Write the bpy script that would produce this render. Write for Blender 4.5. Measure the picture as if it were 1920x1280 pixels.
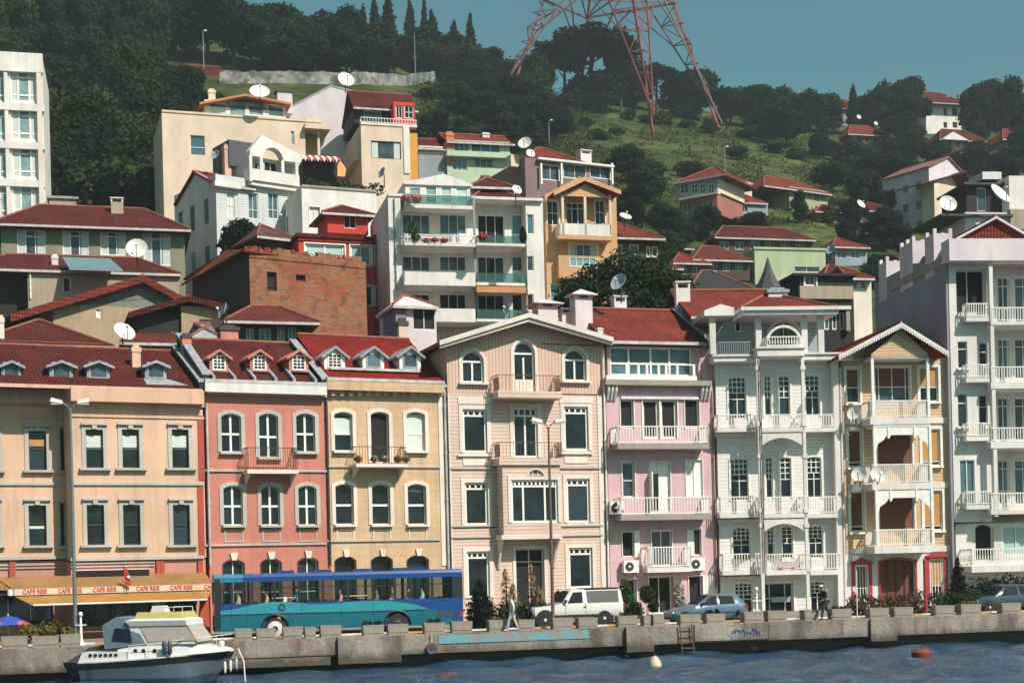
import bpy, math, random
import numpy as np
from mathutils import Vector, Matrix
R = math.radians
rnd = random.Random(7)
for o in list(bpy.data.objects): bpy.data.objects.remove(o)
SC = bpy.context.scene; COL = SC.collection

# ---------------------------------------------------------------- camera, sky, sun, exposure
F, CX, CY, RHO, HCAM = 2800.0, 960.0, 1062.0, R(1.4), 4.5
cam = bpy.data.objects.new('camera', bpy.data.cameras.new('camera')); COL.objects.link(cam)
cam.data.sensor_width = 36; cam.data.lens = F / 1920 * 36
cam.data.shift_y = (CY - 640) / 1920
cam.data.clip_start = .5; cam.data.clip_end = 5000
_r, _u = Vector((math.cos(RHO), 0, -math.sin(RHO))), Vector((math.sin(RHO), 0, math.cos(RHO)))
_m = Matrix((_r, _u, Vector((0, -1, 0)))).transposed().to_4x4(); _m.translation = (0, 0, HCAM)
cam.matrix_world = _m
SC.camera = cam
TH = R(14.2)                                   # the street runs away to the right by this angle
D = Vector((math.cos(TH), math.sin(TH), 0)); N = Vector((-math.sin(TH), math.cos(TH), 0))
SUN_EL, SUN_AZ = R(45), R(46)                  # azimuth to the right of the direction towards the camera
_h = Vector((math.sin(SUN_AZ), -math.cos(SUN_AZ), 0))
SUNV = Vector((_h.x * math.cos(SUN_EL), _h.y * math.cos(SUN_EL), math.sin(SUN_EL)))
sl = bpy.data.lights.new('sun', 'SUN'); sl.energy = 5.0; sl.angle = R(.5); sl.color = (1, .91, .83)
so = bpy.data.objects.new('sun', sl); COL.objects.link(so); so.location = SUNV * 300
so.rotation_euler = SUNV.to_track_quat('Z', 'Y').to_euler()
wd = bpy.data.worlds.new('World'); SC.world = wd; wd.use_nodes = True
nt = wd.node_tree; nt.nodes.clear()
sky = nt.nodes.new('ShaderNodeTexSky'); sky.sky_type = 'NISHITA'; sky.sun_disc = False
sky.sun_elevation = SUN_EL; sky.sun_rotation = math.atan2(SUNV.x, SUNV.y)
sky.altitude = 50; sky.air_density = 1.0; sky.dust_density = 1.6; sky.ozone_density = 1.2
tint = nt.nodes.new('ShaderNodeMix'); tint.data_type = 'RGBA'; tint.blend_type = 'MULTIPLY'
tint.inputs[0].default_value = 1; tint.inputs[7].default_value = (.55, .98, .76, 1)
bg = nt.nodes.new('ShaderNodeBackground'); bg.inputs[1].default_value = .088
wo = nt.nodes.new('ShaderNodeOutputWorld')
nt.links.new(sky.outputs[0], tint.inputs[6]); nt.links.new(tint.outputs[2], bg.inputs[0]); nt.links.new(bg.outputs[0], wo.inputs[0])
SC.view_settings.view_transform = 'Standard'; SC.view_settings.look = 'None'
SC.view_settings.exposure = 0.26; SC.view_settings.gamma = 1
SC.render.engine = 'CYCLES'; SC.render.filter_size = 1.9
SC.cycles.max_bounces = 6; SC.cycles.transparent_max_bounces = 12
SC.cycles.use_denoising = True; SC.cycles.caustics_reflective = False; SC.cycles.caustics_refractive = False

# ---------------------------------------------------------------- projection of the photograph's pixels on real planes
QD = 69.6                                       # the quay edge crosses the view axis this far away
def ray(x, y):
    a, b = (x - CX) / F, (CY - y) / F
    return Vector((a * math.cos(RHO) + b * math.sin(RHO), 1, -a * math.sin(RHO) + b * math.cos(RHO)))
def street(s, w, z=0): return Vector((0, QD, 0)) + D * s + N * w + Vector((0, 0, z))
def to_sw(p): q = Vector((p.x, p.y - QD, 0)); return q.dot(D), q.dot(N)
def hit_w(x, y, w):                             # pixel -> point on the vertical plane w metres behind the quay edge
    r = ray(x, y); t = (QD * N.y + w) / r.dot(N)
    return r * t + Vector((0, 0, HCAM))
def hit_z(x, y, z): r = ray(x, y); t = (z - HCAM) / r.z; return r * t + Vector((0, 0, HCAM))
def hit_Y(x, y, Y): r = ray(x, y); return r * Y + Vector((0, 0, HCAM))
def sst(a, b, x): t = min(1, max(0, (x - a) / (b - a))); return t * t * (3 - 2 * t)
ROADZ = 1.50
def hill(s, w):
    if w < 19: return ROADZ
    crest = 315
    slope = .457 + .053 * sst(72, 10, s) - .012 * sst(100, 160, s)
    d = w - 19
    z = ROADZ + slope * (d - 4 * (1 - math.exp(-d / 4)))
    if w > crest - 40:
        c0 = crest - 40; e = w - c0
        zc = ROADZ + slope * (c0 - 23)
        z = zc + slope * (40 * (1 - math.exp(-e / 40)))
    z += .8 * math.sin(s * .11 + 1.3) * math.sin(w * .09) * sst(60, 110, w) + 1.5 * math.sin(s * .035 + .5) * sst(120, 200, w)
    return z
def hill_at(p): s, w = to_sw(p); return hill(s, w)
def hit_hill(x, y):
    r = ray(x, y); t = 85.0
    while t < 600:
        p = r * t + Vector((0, 0, HCAM))
        if p.z < hill_at(p): return p
        t += .5
    return r * 330 + Vector((0, 0, HCAM))

# ---------------------------------------------------------------- materials
MATS = {}
class NT:
    def __init__(s, name):
        s.m = bpy.data.materials.new(name); s.m.use_nodes = True; s.t = s.m.node_tree
        s.b = s.t.nodes['Principled BSDF']; s.out = s.t.nodes['Material Output']; s._tc = None
    def n(s, k, **kw):
        x = s.t.nodes.new('ShaderNode' + k)
        for a, v in kw.items(): setattr(x, a, v)
        return x
    def l(s, a, b): s.t.links.new(a, b)
    def tc(s):
        if not s._tc: s._tc = s.n('TexCoord')
        return s._tc.outputs['Object']
    def mapped(s, sc):
        m = s.n('Mapping'); s.l(s.tc(), m.inputs[0]); m.inputs['Scale'].default_value = sc; return m.outputs[0]
    def noise(s, scale, detail=4, sc=(1, 1, 1), rough=.6):
        x = s.n('TexNoise'); s.l(s.mapped(sc), x.inputs['Vector'])
        x.inputs['Scale'].default_value = scale; x.inputs['Detail'].default_value = detail; x.inputs['Roughness'].default_value = rough
        return x.outputs['Fac']
    def ramp(s, f, a, b, lo=0., hi=1.):
        x = s.n('MapRange'); x.inputs[1].default_value = a; x.inputs[2].default_value = b
        x.inputs[3].default_value = lo; x.inputs[4].default_value = hi; s.l(f, x.inputs[0]); return x.outputs[0]
    def mix(s, f, a, b, mode='MIX'):
        x = s.n('Mix', data_type='RGBA', blend_type=mode)
        for i, v in ((0, f), (6, a), (7, b)):
            if isinstance(v, (int, float)): x.inputs[i].default_value = v
            elif isinstance(v, tuple): x.inputs[i].default_value = v + (1,)
            else: s.l(v, x.inputs[i])
        return x.outputs[2]
    def math(s, op, a, b=0.):
        x = s.n('Math', operation=op)
        for i, v in ((0, a), (1, b)):
            if isinstance(v, (int, float)): x.inputs[i].default_value = v
            else: s.l(v, x.inputs[i])
        return x.outputs[0]
    def bump(s, h, strength=.3, dist=.05):
        x = s.n('Bump'); x.inputs['Strength'].default_value = strength; x.inputs['Distance'].default_value = dist
        s.l(h, x.inputs['Height']); s.l(x.outputs[0], s.b.inputs['Normal'])
    def wave(s, axis, scale, dist=0):
        x = s.n('TexWave', wave_type='BANDS', bands_direction=axis); s.l(s.tc(), x.inputs[0]); x.inputs['Scale'].default_value = scale
        x.inputs['Distortion'].default_value = dist; return x.outputs['Fac']
    def base(s, c):
        if isinstance(c, tuple): s.b.inputs['Base Color'].default_value = c + (1,)
        else: s.l(c, s.b.inputs['Base Color'])
    def p(s, **kw):
        for k, v in kw.items(): s.b.inputs[k.replace('_', ' ')].default_value = v
        return s
def mul(c, k): return tuple(min(1, x * k) for x in c)
def plaster(name, c, dirt=.45, grime=(.18, .15, .12), siding=0, vert=0, block=0, line=.62):
    if name in MATS: return MATS[name]
    t = NT(name)
    big = t.noise(.45, 5, (1, 1, .6)); streak = t.noise(1.6, 5, (1.6, 1.6, .16)); fine = t.noise(14, 3)
    col = t.mix(t.ramp(big, .3, .7), mul(c, .78), mul(c, 1.08))
    col = t.mix(t.ramp(streak, .50, .74, 0, dirt), col, tuple(a * .45 + b * .3 for a, b in zip(c, grime)))
    col = t.mix(t.ramp(fine, .3, .7, 0, .12), col, mul(c, .8))
    h = fine
    if siding or vert:
        w = t.wave('Z' if siding else 'X', siding or vert); ln = t.ramp(w, 0, .3)
        col = t.mix(ln, mul(c, line), col); h = ln
    if block:
        br = t.n('TexBrick'); m = t.n('Mapping'); t.l(t.tc(), m.inputs[0]); m.inputs['Rotation'].default_value = (R(90), 0, 0)
        t.l(m.outputs[0], br.inputs[0]); br.inputs['Scale'].default_value = 1; br.inputs['Mortar Size'].default_value = .018
        br.inputs['Brick Width'].default_value = 1.05; br.inputs['Row Height'].default_value = .5
        br.inputs['Mortar Smooth'].default_value = .4
        col = t.mix(t.math('MULTIPLY', br.outputs['Fac'], abs(block)), col, mul(c, .62) if block > 0 else mul(c, 1.35)); h = t.math('SUBTRACT', 1, br.outputs['Fac'])
    t.base(col); t.p(Roughness=.85); t.bump(h, .35, .03)
    MATS[name] = t.m; return t.m
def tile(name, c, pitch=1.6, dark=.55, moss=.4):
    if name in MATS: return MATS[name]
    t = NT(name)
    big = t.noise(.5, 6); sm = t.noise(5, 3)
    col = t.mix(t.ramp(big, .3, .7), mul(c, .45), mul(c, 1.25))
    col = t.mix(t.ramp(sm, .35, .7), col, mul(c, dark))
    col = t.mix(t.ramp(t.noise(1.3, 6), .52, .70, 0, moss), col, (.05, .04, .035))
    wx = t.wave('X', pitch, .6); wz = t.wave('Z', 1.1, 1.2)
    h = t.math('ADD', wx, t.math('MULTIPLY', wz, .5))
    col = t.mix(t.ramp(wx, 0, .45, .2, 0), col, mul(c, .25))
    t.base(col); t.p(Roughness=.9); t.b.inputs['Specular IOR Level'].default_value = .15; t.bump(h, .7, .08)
    MATS[name] = t.m; return t.m
def plain(name, c, rough=.5, metal=0, vary=.15, scale=3, spec=.5, bump=0):
    if name in MATS: return MATS[name]
    t = NT(name)
    if vary: t.base(t.mix(t.ramp(t.noise(scale, 4), .3, .7), mul(c, 1 - vary), mul(c, 1 + vary * .6)))
    else: t.base(c)
    if bump: t.bump(t.noise(scale * 6, 3), bump, .03)
    t.p(Roughness=rough, Metallic=metal); t.b.inputs['Specular IOR Level'].default_value = spec
    MATS[name] = t.m; return t.m
def leafmat(name, c, c2, trans=.25):
    if name in MATS: return MATS[name]
    t = NT(name); g = t.n('NewGeometry')
    oi = t.n('ObjectInfo')
    col = t.mix(g.outputs['Random Per Island'], c, c2)
    col = t.mix(t.ramp(t.noise(.35, 3), .35, .7), col, t.mix(.5, col, c2))
    col = t.mix(t.math('MULTIPLY', oi.outputs['Random'], .35), col, mul(c, .55))
    a, b, mx = t.n('BsdfDiffuse'), t.n('BsdfTranslucent'), t.n('MixShader')
    t.l(col, a.inputs[0]); t.l(col, b.inputs[0]); mx.inputs[0].default_value = trans
    t.l(a.outputs[0], mx.inputs[1]); t.l(b.outputs[0], mx.inputs[2]); t.l(mx.outputs[0], t.out.inputs[0])
    MATS[name] = t.m; return t.m
def seeglass(name, c, k):
    if name in MATS: return MATS[name]
    t = NT(name); a, b, mx = t.n('BsdfTransparent'), t.n('BsdfGlossy'), t.n('MixShader')
    fr = t.n('LayerWeight'); fr.inputs[0].default_value = .5; fo = t.math('MULTIPLY', t.math('POWER', fr.outputs['Facing'], 4.0), .6)
    a.inputs[0].default_value = c + (1,); b.inputs['Roughness'].default_value = .03
    t.l(t.math('ADD', fo, k + .03), mx.inputs[0]); t.l(a.outputs[0], mx.inputs[1]); t.l(b.outputs[0], mx.inputs[2]); t.l(mx.outputs[0], t.out.inputs[0])
    MATS[name] = t.m; return t.m
def darkglass(name, c, c2):
    t = NT(name)
    oi = t.n('ObjectInfo'); t.base(t.mix(t.ramp(oi.outputs['Random'], .7, 1.0), t.mix(t.ramp(t.noise(.9, 3), .4, .65), c, c2), mul(c2, 1.6))); t.p(Roughness=.08); t.b.inputs['Specular IOR Level'].default_value = .35; t.bump(t.noise(1.3, 2), .05, .05)
    MATS[name] = t.m; return t.m
def curtainmat(name, c):
    t = NT(name); w = t.wave('X', 2.6, 1.5)
    t.base(t.mix(w, mul(c, .72), c)); t.p(Roughness=.8); t.bump(w, .4, .05); MATS[name] = t.m; return t.m
M_glass = darkglass('window_glass', (.006, .009, .014), (.016, .026, .036))
M_glassb = darkglass('bluish_glass', (.05, .11, .14), (.10, .20, .23))
M_glassg = darkglass('grey_glass', (.03, .045, .06), (.07, .10, .13))
M_glassp = darkglass('pale_glass', (.16, .27, .28), (.30, .42, .42))
M_white = plain('white_paint', (.80, .77, .72), .5)
M_curt = curtainmat('net_curtain', (.62, .66, .64))
M_blind = plain('white_blind', (.58, .64, .60), .8, scale=1)
M_brown = plain('brown_blind', (.16, .055, .03), .8)
M_ochre = plain('ochre_blind', (.48, .24, .07), .8)
M_dark = plain('dark_interior', (.012, .011, .012), .9)
M_iron = plain('dark_iron', (.035, .03, .03), .6)
M_rust = plain('rusty_iron', (.13, .07, .05), .7)
M_grey = plain('grey_metal', (.25, .27, .29), .5, .3)
M_lead = plain('lead_sheet', (.30, .32, .34), .6, 0, .3)
M_gutter = plain('pale_gutter', (.50, .46, .45), .6, 0, .35, 2)
M_conc = plaster('concrete', (.34, .30, .26), .6)
M_dish = plain('dish_white', (.70, .67, .62), .5)
M_dish_shade = plain('dish_shade', (.30, .36, .42), .5)  # blue grey paints shade onto the dishes turned from the sun
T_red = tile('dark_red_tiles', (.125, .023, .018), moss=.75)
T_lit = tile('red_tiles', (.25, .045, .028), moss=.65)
T_brt = tile('bright_red_tiles', (.27, .022, .018), 1.4)
T_old = tile('old_tiles', (.20, .045, .032), 1.6, .4, .7)

# ---------------------------------------------------------------- mesh helpers
class MB:
    def __init__(s): s.v, s.f, s.mi, s.cur = [], [], [], 0
    def add(s, vs, fs):
        k = len(s.v); s.v += [tuple(x) for x in vs]
        for f in fs: s.f.append(tuple(i + k for i in f)); s.mi.append(s.cur)
        return s
    def quad(s, a, b, c, d): return s.add((a, b, c, d), ((0, 1, 2, 3),))
    def box(s, x0, x1, y0, y1, z0, z1):
        if x0 > x1: x0, x1 = x1, x0
        if y0 > y1: y0, y1 = y1, y0
        if z0 > z1: z0, z1 = z1, z0
        return s.add([(x0, y0, z0), (x1, y0, z0), (x1, y1, z0), (x0, y1, z0), (x0, y0, z1), (x1, y0, z1), (x1, y1, z1), (x0, y1, z1)],
                     [(0, 3, 2, 1), (4, 5, 6, 7), (0, 1, 5, 4), (1, 2, 6, 5), (2, 3, 7, 6), (3, 0, 4, 7)])
    def prism(s, pts, y0, y1):                 # (x, z) outline pushed along y
        n = len(pts); vs = [(x, y0, z) for x, z in pts] + [(x, y1, z) for x, z in pts]
        fs = [tuple(range(n)), tuple(range(2 * n - 1, n - 1, -1))] + [(i, (i + 1) % n + 0, (i + 1) % n + n, i + n) for i in range(n)]
        return s.add(vs, fs)
    def prismz(s, pts, z0, z1):
        n = len(pts); vs = [(x, y, z0) for x, y in pts] + [(x, y, z1) for x, y in pts]
        fs = [tuple(range(n)), tuple(range(2 * n - 1, n - 1, -1))] + [(i, (i + 1) % n, (i + 1) % n + n, i + n) for i in range(n)]
        return s.add(vs, fs)
    def prismx(s, pts, x0, x1):                 # (y, z) outline pushed along x
        n = len(pts); vs = [(x0, y, z) for y, z in pts] + [(x1, y, z) for y, z in pts]
        fs = [tuple(range(n)), tuple(range(2 * n - 1, n - 1, -1))] + [(i, (i + 1) % n, (i + 1) % n + n, i + n) for i in range(n)]
        return s.add(vs, fs)
    def tube(s, pts, rad, k=8, caps=True):
        pts = [Vector(p) for p in pts]; rad = rad if isinstance(rad, (list, tuple)) else [rad] * len(pts)
        vs, fs = [], []
        for i, p in enumerate(pts):
            t = (pts[min(i + 1, len(pts) - 1)] - pts[max(i - 1, 0)]).normalized()
            a = t.orthogonal().normalized() if abs(t.z) > .9 else t.cross(Vector((0, 0, 1))).normalized()
            b = t.cross(a)
            for j in range(k):
                g = 2 * math.pi * j / k; vs.append(p + (a * math.cos(g) + b * math.sin(g)) * rad[i])
        for i in range(len(pts) - 1):
            for j in range(k): fs.append((i * k + j, i * k + (j + 1) % k, (i + 1) * k + (j + 1) % k, (i + 1) * k + j))
        if caps: fs += [tuple(range(k - 1, -1, -1)), tuple((len(pts) - 1) * k + j for j in range(k))]
        return s.add(vs, fs)
    def bar(s, a, b, w, h=None):
        a, b = Vector(a), Vector(b); h = h or w; t = (b - a).normalized()
        x = t.orthogonal().normalized() if abs(t.z) > .95 else t.cross(Vector((0, 0, 1))).normalized()
        y = t.cross(x); vs = []
        for p in (a, b):
            for i, j in ((-1, -1), (1, -1), (1, 1), (-1, 1)): vs.append(p + x * i * w / 2 + y * j * h / 2)
        return s.add(vs, [(0, 1, 2, 3), (7, 6, 5, 4), (0, 4, 5, 1), (1, 5, 6, 2), (2, 6, 7, 3), (3, 7, 4, 0)])
    def lathe(s, prof, k=20, c=(0, 0, 0), axis='Z'):
        vs, fs = [], []
        for r, z in prof:
            for j in range(k):
                g = 2 * math.pi * j / k; x, y = r * math.cos(g), r * math.sin(g)
                vs.append({'Z': (c[0] + x, c[1] + y, c[2] + z), 'Y': (c[0] + x, c[1] + z, c[2] + y), 'X': (c[0] + z, c[1] + x, c[2] + y)}[axis])
        n = len(prof)
        for i in range(n - 1):
            for j in range(k): fs.append((i * k + j, i * k + (j + 1) % k, (i + 1) * k + (j + 1) % k, (i + 1) * k + j))
        if prof[0][0] > 1e-4: fs.append(tuple(range(k - 1, -1, -1)))
        if prof[-1][0] > 1e-4: fs.append(tuple((n - 1) * k + j for j in range(k)))
        return s.add(vs, fs)
    def ball(s, c, rx, ry=None, rz=None, k=12, m=8):
        ry = ry or rx; rz = rz or rx; vs, fs = [], []
        for i in range(m + 1):
            a = math.pi * i / m
            for j in range(k):
                g = 2 * math.pi * j / k
                vs.append((c[0] + rx * math.sin(a) * math.cos(g), c[1] + ry * math.sin(a) * math.sin(g), c[2] + rz * math.cos(a)))
        for i in range(m):
            for j in range(k): fs.append((i * k + j, (i + 1) * k + j, (i + 1) * k + (j + 1) % k, i * k + (j + 1) % k))
        return s.add(vs, fs)
    def slab(s, pts, th):                       # polygon of 3-D points thickened downwards
        n = len(pts); vs = [tuple(p) for p in pts] + [(p[0], p[1], p[2] - th) for p in pts]
        fs = [tuple(range(n)), tuple(range(2 * n - 1, n - 1, -1))] + [(i, (i + 1) % n, (i + 1) % n + n, i + n) for i in range(n)]
        return s.add(vs, fs)
    def band(s, pts, w, y0, y1, closed=False):  # strip along an (x, z) polyline, w to its left
        n = len(pts); P = [Vector((a, b)) for a, b in pts]; out = []
        for i in range(n):
            if closed: d0, d1 = P[i] - P[i - 1], P[(i + 1) % n] - P[i]
            else:
                d1 = P[min(i + 1, n - 1)] - P[min(i, n - 2)]; d0 = P[max(i, 1)] - P[max(i - 1, 0)]
            d0, d1 = d0.normalized(), d1.normalized()
            n0, n1 = Vector((-d0.y, d0.x)), Vector((-d1.y, d1.x)); m = n0 + n1
            m = m / max(.3, m.dot(n0)) if m.length > 1e-6 else n0
            out.append(P[i] + m * w)
        for i in range(n if closed else n - 1):
            j = (i + 1) % n; a, b, c, d = P[i], P[j], out[j], out[i]
            s.add([(a.x, y0, a.y), (b.x, y0, b.y), (c.x, y0, c.y), (d.x, y0, d.y), (a.x, y1, a.y), (b.x, y1, b.y), (c.x, y1, c.y), (d.x, y1, d.y)],
                  [(0, 1, 2, 3), (7, 6, 5, 4), (0, 4, 5, 1), (2, 6, 7, 3)] + ([(1, 5, 6, 2)] if i == n - 2 and not closed else []) + ([(0, 3, 7, 4)] if i == 0 and not closed else []))
        return s
    def build(s, name, mat, parent=None, smooth=False, loc=None, rot=None):
        me = bpy.data.meshes.new(name); me.from_pydata(s.v, [], s.f)
        for m in (mat if isinstance(mat, (list, tuple)) else [mat]): me.materials.append(m)
        if any(s.mi): me.polygons.foreach_set('material_index', s.mi)
        if smooth:
            me.polygons.foreach_set('use_smooth', [True] * len(me.polygons))
            try: me.set_sharp_from_angle(angle=R(42))
            except Exception: pass
        me.update()
        o = bpy.data.objects.new(name, me); COL.objects.link(o)
        if parent: o.parent = parent
        if loc is not None: o.location = loc
        if rot is not None: o.rotation_euler = rot
        return o
def tag(o, label, cat, group=None, kind=None):
    if label: o['label'] = label
    if cat: o['category'] = cat
    if group: o['group'] = group
    if kind: o['kind'] = kind
    return o
def struct(o): o['kind'] = 'structure'; return o
def empty(name, loc, rz=0, label=None, cat=None, group=None):
    o = bpy.data.objects.new(name, None); COL.objects.link(o); o.empty_display_size = .3
    o.location = loc; o.rotation_euler = (0, 0, rz)
    return tag(o, label, cat, group)
def kids(o): return [c for c in o.children]
def copy_tree(o, parent=None):
    c = o.copy(); COL.objects.link(c); c.parent = parent
    for ch in list(o.children): copy_tree(ch, c)
    return c

# ---------------------------------------------------------------- houses
def arc_pts(u0, u1, zs, rise, k=10):           # from the right springing to the left one
    if rise <= 0: return [(u1, zs), (u0, zs)]
    h = (u1 - u0) / 2; r = (h * h + rise * rise) / (2 * rise); cz = zs + rise - r; a = math.asin(min(1, h / r)); a = a if rise <= h else math.pi - a
    return [((u0 + u1) / 2 + r * math.sin(a - 2 * a * i / k), cz + r * math.cos(a - 2 * a * i / k)) for i in range(k + 1)]
class House:
    def __init__(s, name, label, px, py, w=None, Y=None, yaw=14, cat='house', group=None, zb=None):
        p = hit_w(px, py, w) if w is not None else hit_Y(px, py, Y)
        s.yaw = R(yaw); s.O = Vector((p.x, p.y, 0))
        s.zb = zb if zb is not None else (ROADZ if w is not None and w < 19 else hill_at(p) - .3)
        s.d = Vector((math.cos(s.yaw), math.sin(s.yaw), 0)); s.n = Vector((-math.sin(s.yaw), math.cos(s.yaw), 0))
        s.root = empty(name, (p.x, p.y, s.zb), s.yaw, label, cat, group); s.panels = []
    def P(s, x, y, v=0):
        r = ray(x, y); q = s.O + s.n * v
        t = q.dot(s.n) / r.dot(s.n); p = r * t
        return (p - s.O).dot(s.d), p.z + HCAM - s.zb
    def rect(s, x0, y0, x1, y1, v=0):
        xm, ym = (x0 + x1) / 2, (y0 + y1) / 2
        return s.P(x0, ym, v)[0], s.P(x1, ym, v)[0], s.P(xm, y1, v)[1], s.P(xm, y0, v)[1]
    def W(s, u, v, z): return s.O + s.d * u + s.n * v + Vector((0, 0, z + s.zb))
    def block(s, x0, y0, x1, y1, mat, v0=0, v1=9, name='wall', sides=True):
        u0, u1, z0, z1 = s.rect(x0, y0, x1, y1 if y1 is not None else y0 + 50, v0)
        if y1 is None: z0 = 0
        p = Panel(s, u0, u1, z0, z1, v0, v1, mat, name, sides); s.panels.append(p); return p
    def box(s, name, x0, y0, x1, y1, mat, v0, v1, parent=None):
        u0, u1, z0, z1 = s.rect(x0, y0, x1, y1, v0)
        return MB().box(u0, u1, v0, v1, z0, z1).build(name, mat, parent or s.root)
    def band(s, x0, y0, x1, y1, mat, v=0, proj=.08, name='cornice'):
        u0, u1, z0, z1 = s.rect(x0, y0, x1, y1, v - proj)
        return MB().box(u0, u1, v - proj, v + .05, z0, z1).build(name, mat, s.root)
    def done(s):
        for p in s.panels: p.done()
    # roofs, in local metres
    def hip(s, u0, u1, v0, v1, ze, zr, over=.5, mat=None, th=.16, inset=None, name='roof', eave=None):
        u0 -= over; u1 += over; v0 -= over; v1 += over
        vm = (v0 + v1) / 2; ins = inset if inset is not None else min((v1 - v0) / 2, (u1 - u0) / 2 - .05)
        a, b = (u0 + ins, vm, zr), (u1 - ins, vm, zr)
        c = [(u0, v0, ze), (u1, v0, ze), (u1, v1, ze), (u0, v1, ze)]
        m = MB().add(c + [a, b] + [(x, y, z - th) for x, y, z in c], [(0, 1, 5, 4), (1, 2, 5), (2, 3, 4, 5), (3, 0, 4), (0, 6, 7, 1), (1, 7, 8, 2), (2, 8, 9, 3), (3, 9, 6, 0), (9, 8, 7, 6)])
        r = m.build(name, mat or T_lit, s.root)
        k = MB()
        for p, q in ((c[0], a), (c[1], b), (a, b)): k.tube([(p[0], p[1], p[2] + .04), (q[0], q[1], q[2] + .04)], .10, 6)
        k.build('ridge_tiles', MATS['ridge_tile'], r)
        e = MB().box(u0, u1, v0 - .04, v0, ze - th - .04, ze - .02); e.build('eave_board', eave or M_gutter, r)
        return r
    def gable_u(s, u0, u1, v0, vr, v1, ze, zr, ze2=None, over=.4, side=.1, mat=None, th=.16, name='roof', eave=None):   # ridge along the street
        k = (zr - ze) / (vr - v0); v0 -= over; ze -= over * k; ze2 = ze if ze2 is None else ze2
        m = MB().slab([(u0 - side, v0, ze), (u1 + side, v0, ze), (u1 + side, vr, zr), (u0 - side, vr, zr)], th)
        m.slab([(u0 - side, vr, zr), (u1 + side, vr, zr), (u1 + side, v1, ze2), (u0 - side, v1, ze2)], th)
        r = m.build(name, mat or T_lit, s.root)
        MB().tube([(u0 - side, vr, zr + .05), (u1 + side, vr, zr + .05)], .1, 6).build('ridge_tiles', MATS['ridge_tile'], r)
        MB().box(u0 - side, u1 + side, v0 - .07, v0 - .003, ze - th - .02, ze - .01).build('eave_board', eave or M_gutter, r)
        return r
    def gable_v(s, u0, um, u1, v0, v1, ze0, zr, ze1, over=.5, front=.5, mat=None, th=.18, name='roof', fascia=None, fw=.28):   # ridge running back
        k0, k1 = (zr - ze0) / (um - u0), (zr - ze1) / (u1 - um)
        a, b = (u0 - over, ze0 - over * k0), (u1 + over, ze1 - over * k1); y0 = v0 - front
        m = MB().slab([(a[0], y0, a[1]), (um, y0, zr), (um, v1, zr), (a[0], v1, a[1])], th)
        m.slab([(um, y0, zr), (b[0], y0, b[1]), (b[0], v1, b[1]), (um, v1, zr)], th)
        r = m.build(name, mat or T_lit, s.root)
        MB().tube([(um, y0, zr + .05), (um, v1, zr + .05)], .1, 6).build('ridge_tiles', MATS['ridge_tile'], r)
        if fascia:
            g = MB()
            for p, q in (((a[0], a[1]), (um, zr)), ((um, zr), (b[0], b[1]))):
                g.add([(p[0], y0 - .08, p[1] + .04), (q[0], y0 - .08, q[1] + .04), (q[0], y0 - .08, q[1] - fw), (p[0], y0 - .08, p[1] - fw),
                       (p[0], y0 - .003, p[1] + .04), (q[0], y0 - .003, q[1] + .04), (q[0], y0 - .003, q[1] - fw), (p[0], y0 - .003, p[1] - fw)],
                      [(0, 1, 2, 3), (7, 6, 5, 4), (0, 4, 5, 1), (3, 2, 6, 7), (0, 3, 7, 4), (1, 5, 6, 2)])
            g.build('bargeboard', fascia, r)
        return r
    def gable_wall(s, u0, um, u1, v, ze0, zr, ze1, mat, d=.2, name='gable'):
        return MB().prism([(u0, ze0), (u1, ze1), (um, zr)], v, v + d).build(name, mat, s.root)
    def chimney(s, x0, y0, x1, y1, v, mat, cap=None, kind='flat', dep=None):
        u0, u1, z0, z1 = s.rect(x0, y0, x1, y1, v); w = u1 - u0; dep = dep or max(.4, w * .8); m = MB(); hcap = min(.5, (z1 - z0) * .3)
        m.box(u0, u1, v, v + dep, z0 - 1.2, z1 - hcap); o = m.build('chimney', mat, s.root); c = MB(); e = w * .12
        um, vm = (u0 + u1) / 2, v + dep / 2; zt = z1 - hcap
        if kind == 'pyr':
            for i, j in ((u0 + e, v + e), (u1 - e, v + e), (u1 - e, v + dep - e), (u0 + e, v + dep - e)): c.box(i - e, i + e, j - e, j + e, zt, zt + hcap * .35)
            zz = zt + hcap * .35; c.box(u0 - e * 2, u1 + e * 2, v - e * 2, v + dep + e * 2, zz, zz + .05)
            c.add([(u0 - e * 2, v - e * 2, zz + .05), (u1 + e * 2, v - e * 2, zz + .05), (u1 + e * 2, v + dep + e * 2, zz + .05), (u0 - e * 2, v + dep + e * 2, zz + .05), (um, vm, z1 + .12)], [(0, 1, 4), (1, 2, 4), (2, 3, 4), (3, 0, 4)])
        elif kind == 'slot':
            for i in (u0, u1): c.box(i - e if i == u1 else i, i if i == u1 else i + e, v, v + dep, zt, z1 - .08)
            c.box(u0 - e * .6, u1 + e * .6, v - e * .6, v + dep + e * .6, z1 - .08, z1)
        elif kind == 'crenel':
            for i in (0, .4, .8): c.box(u0 + w * i, u0 + w * (i + .2), v, v + dep, zt, z1)
        else: c.box(u0 - e * .7, u1 + e * .7, v - e * .7, v + dep + e * .7, zt, z1 - hcap * .4); c.box(u0 + e, u1 - e, v + e, v + dep - e, z1 - hcap * .4, z1)
        c.build('chimney_cap', cap or mat, o); return o
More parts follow.
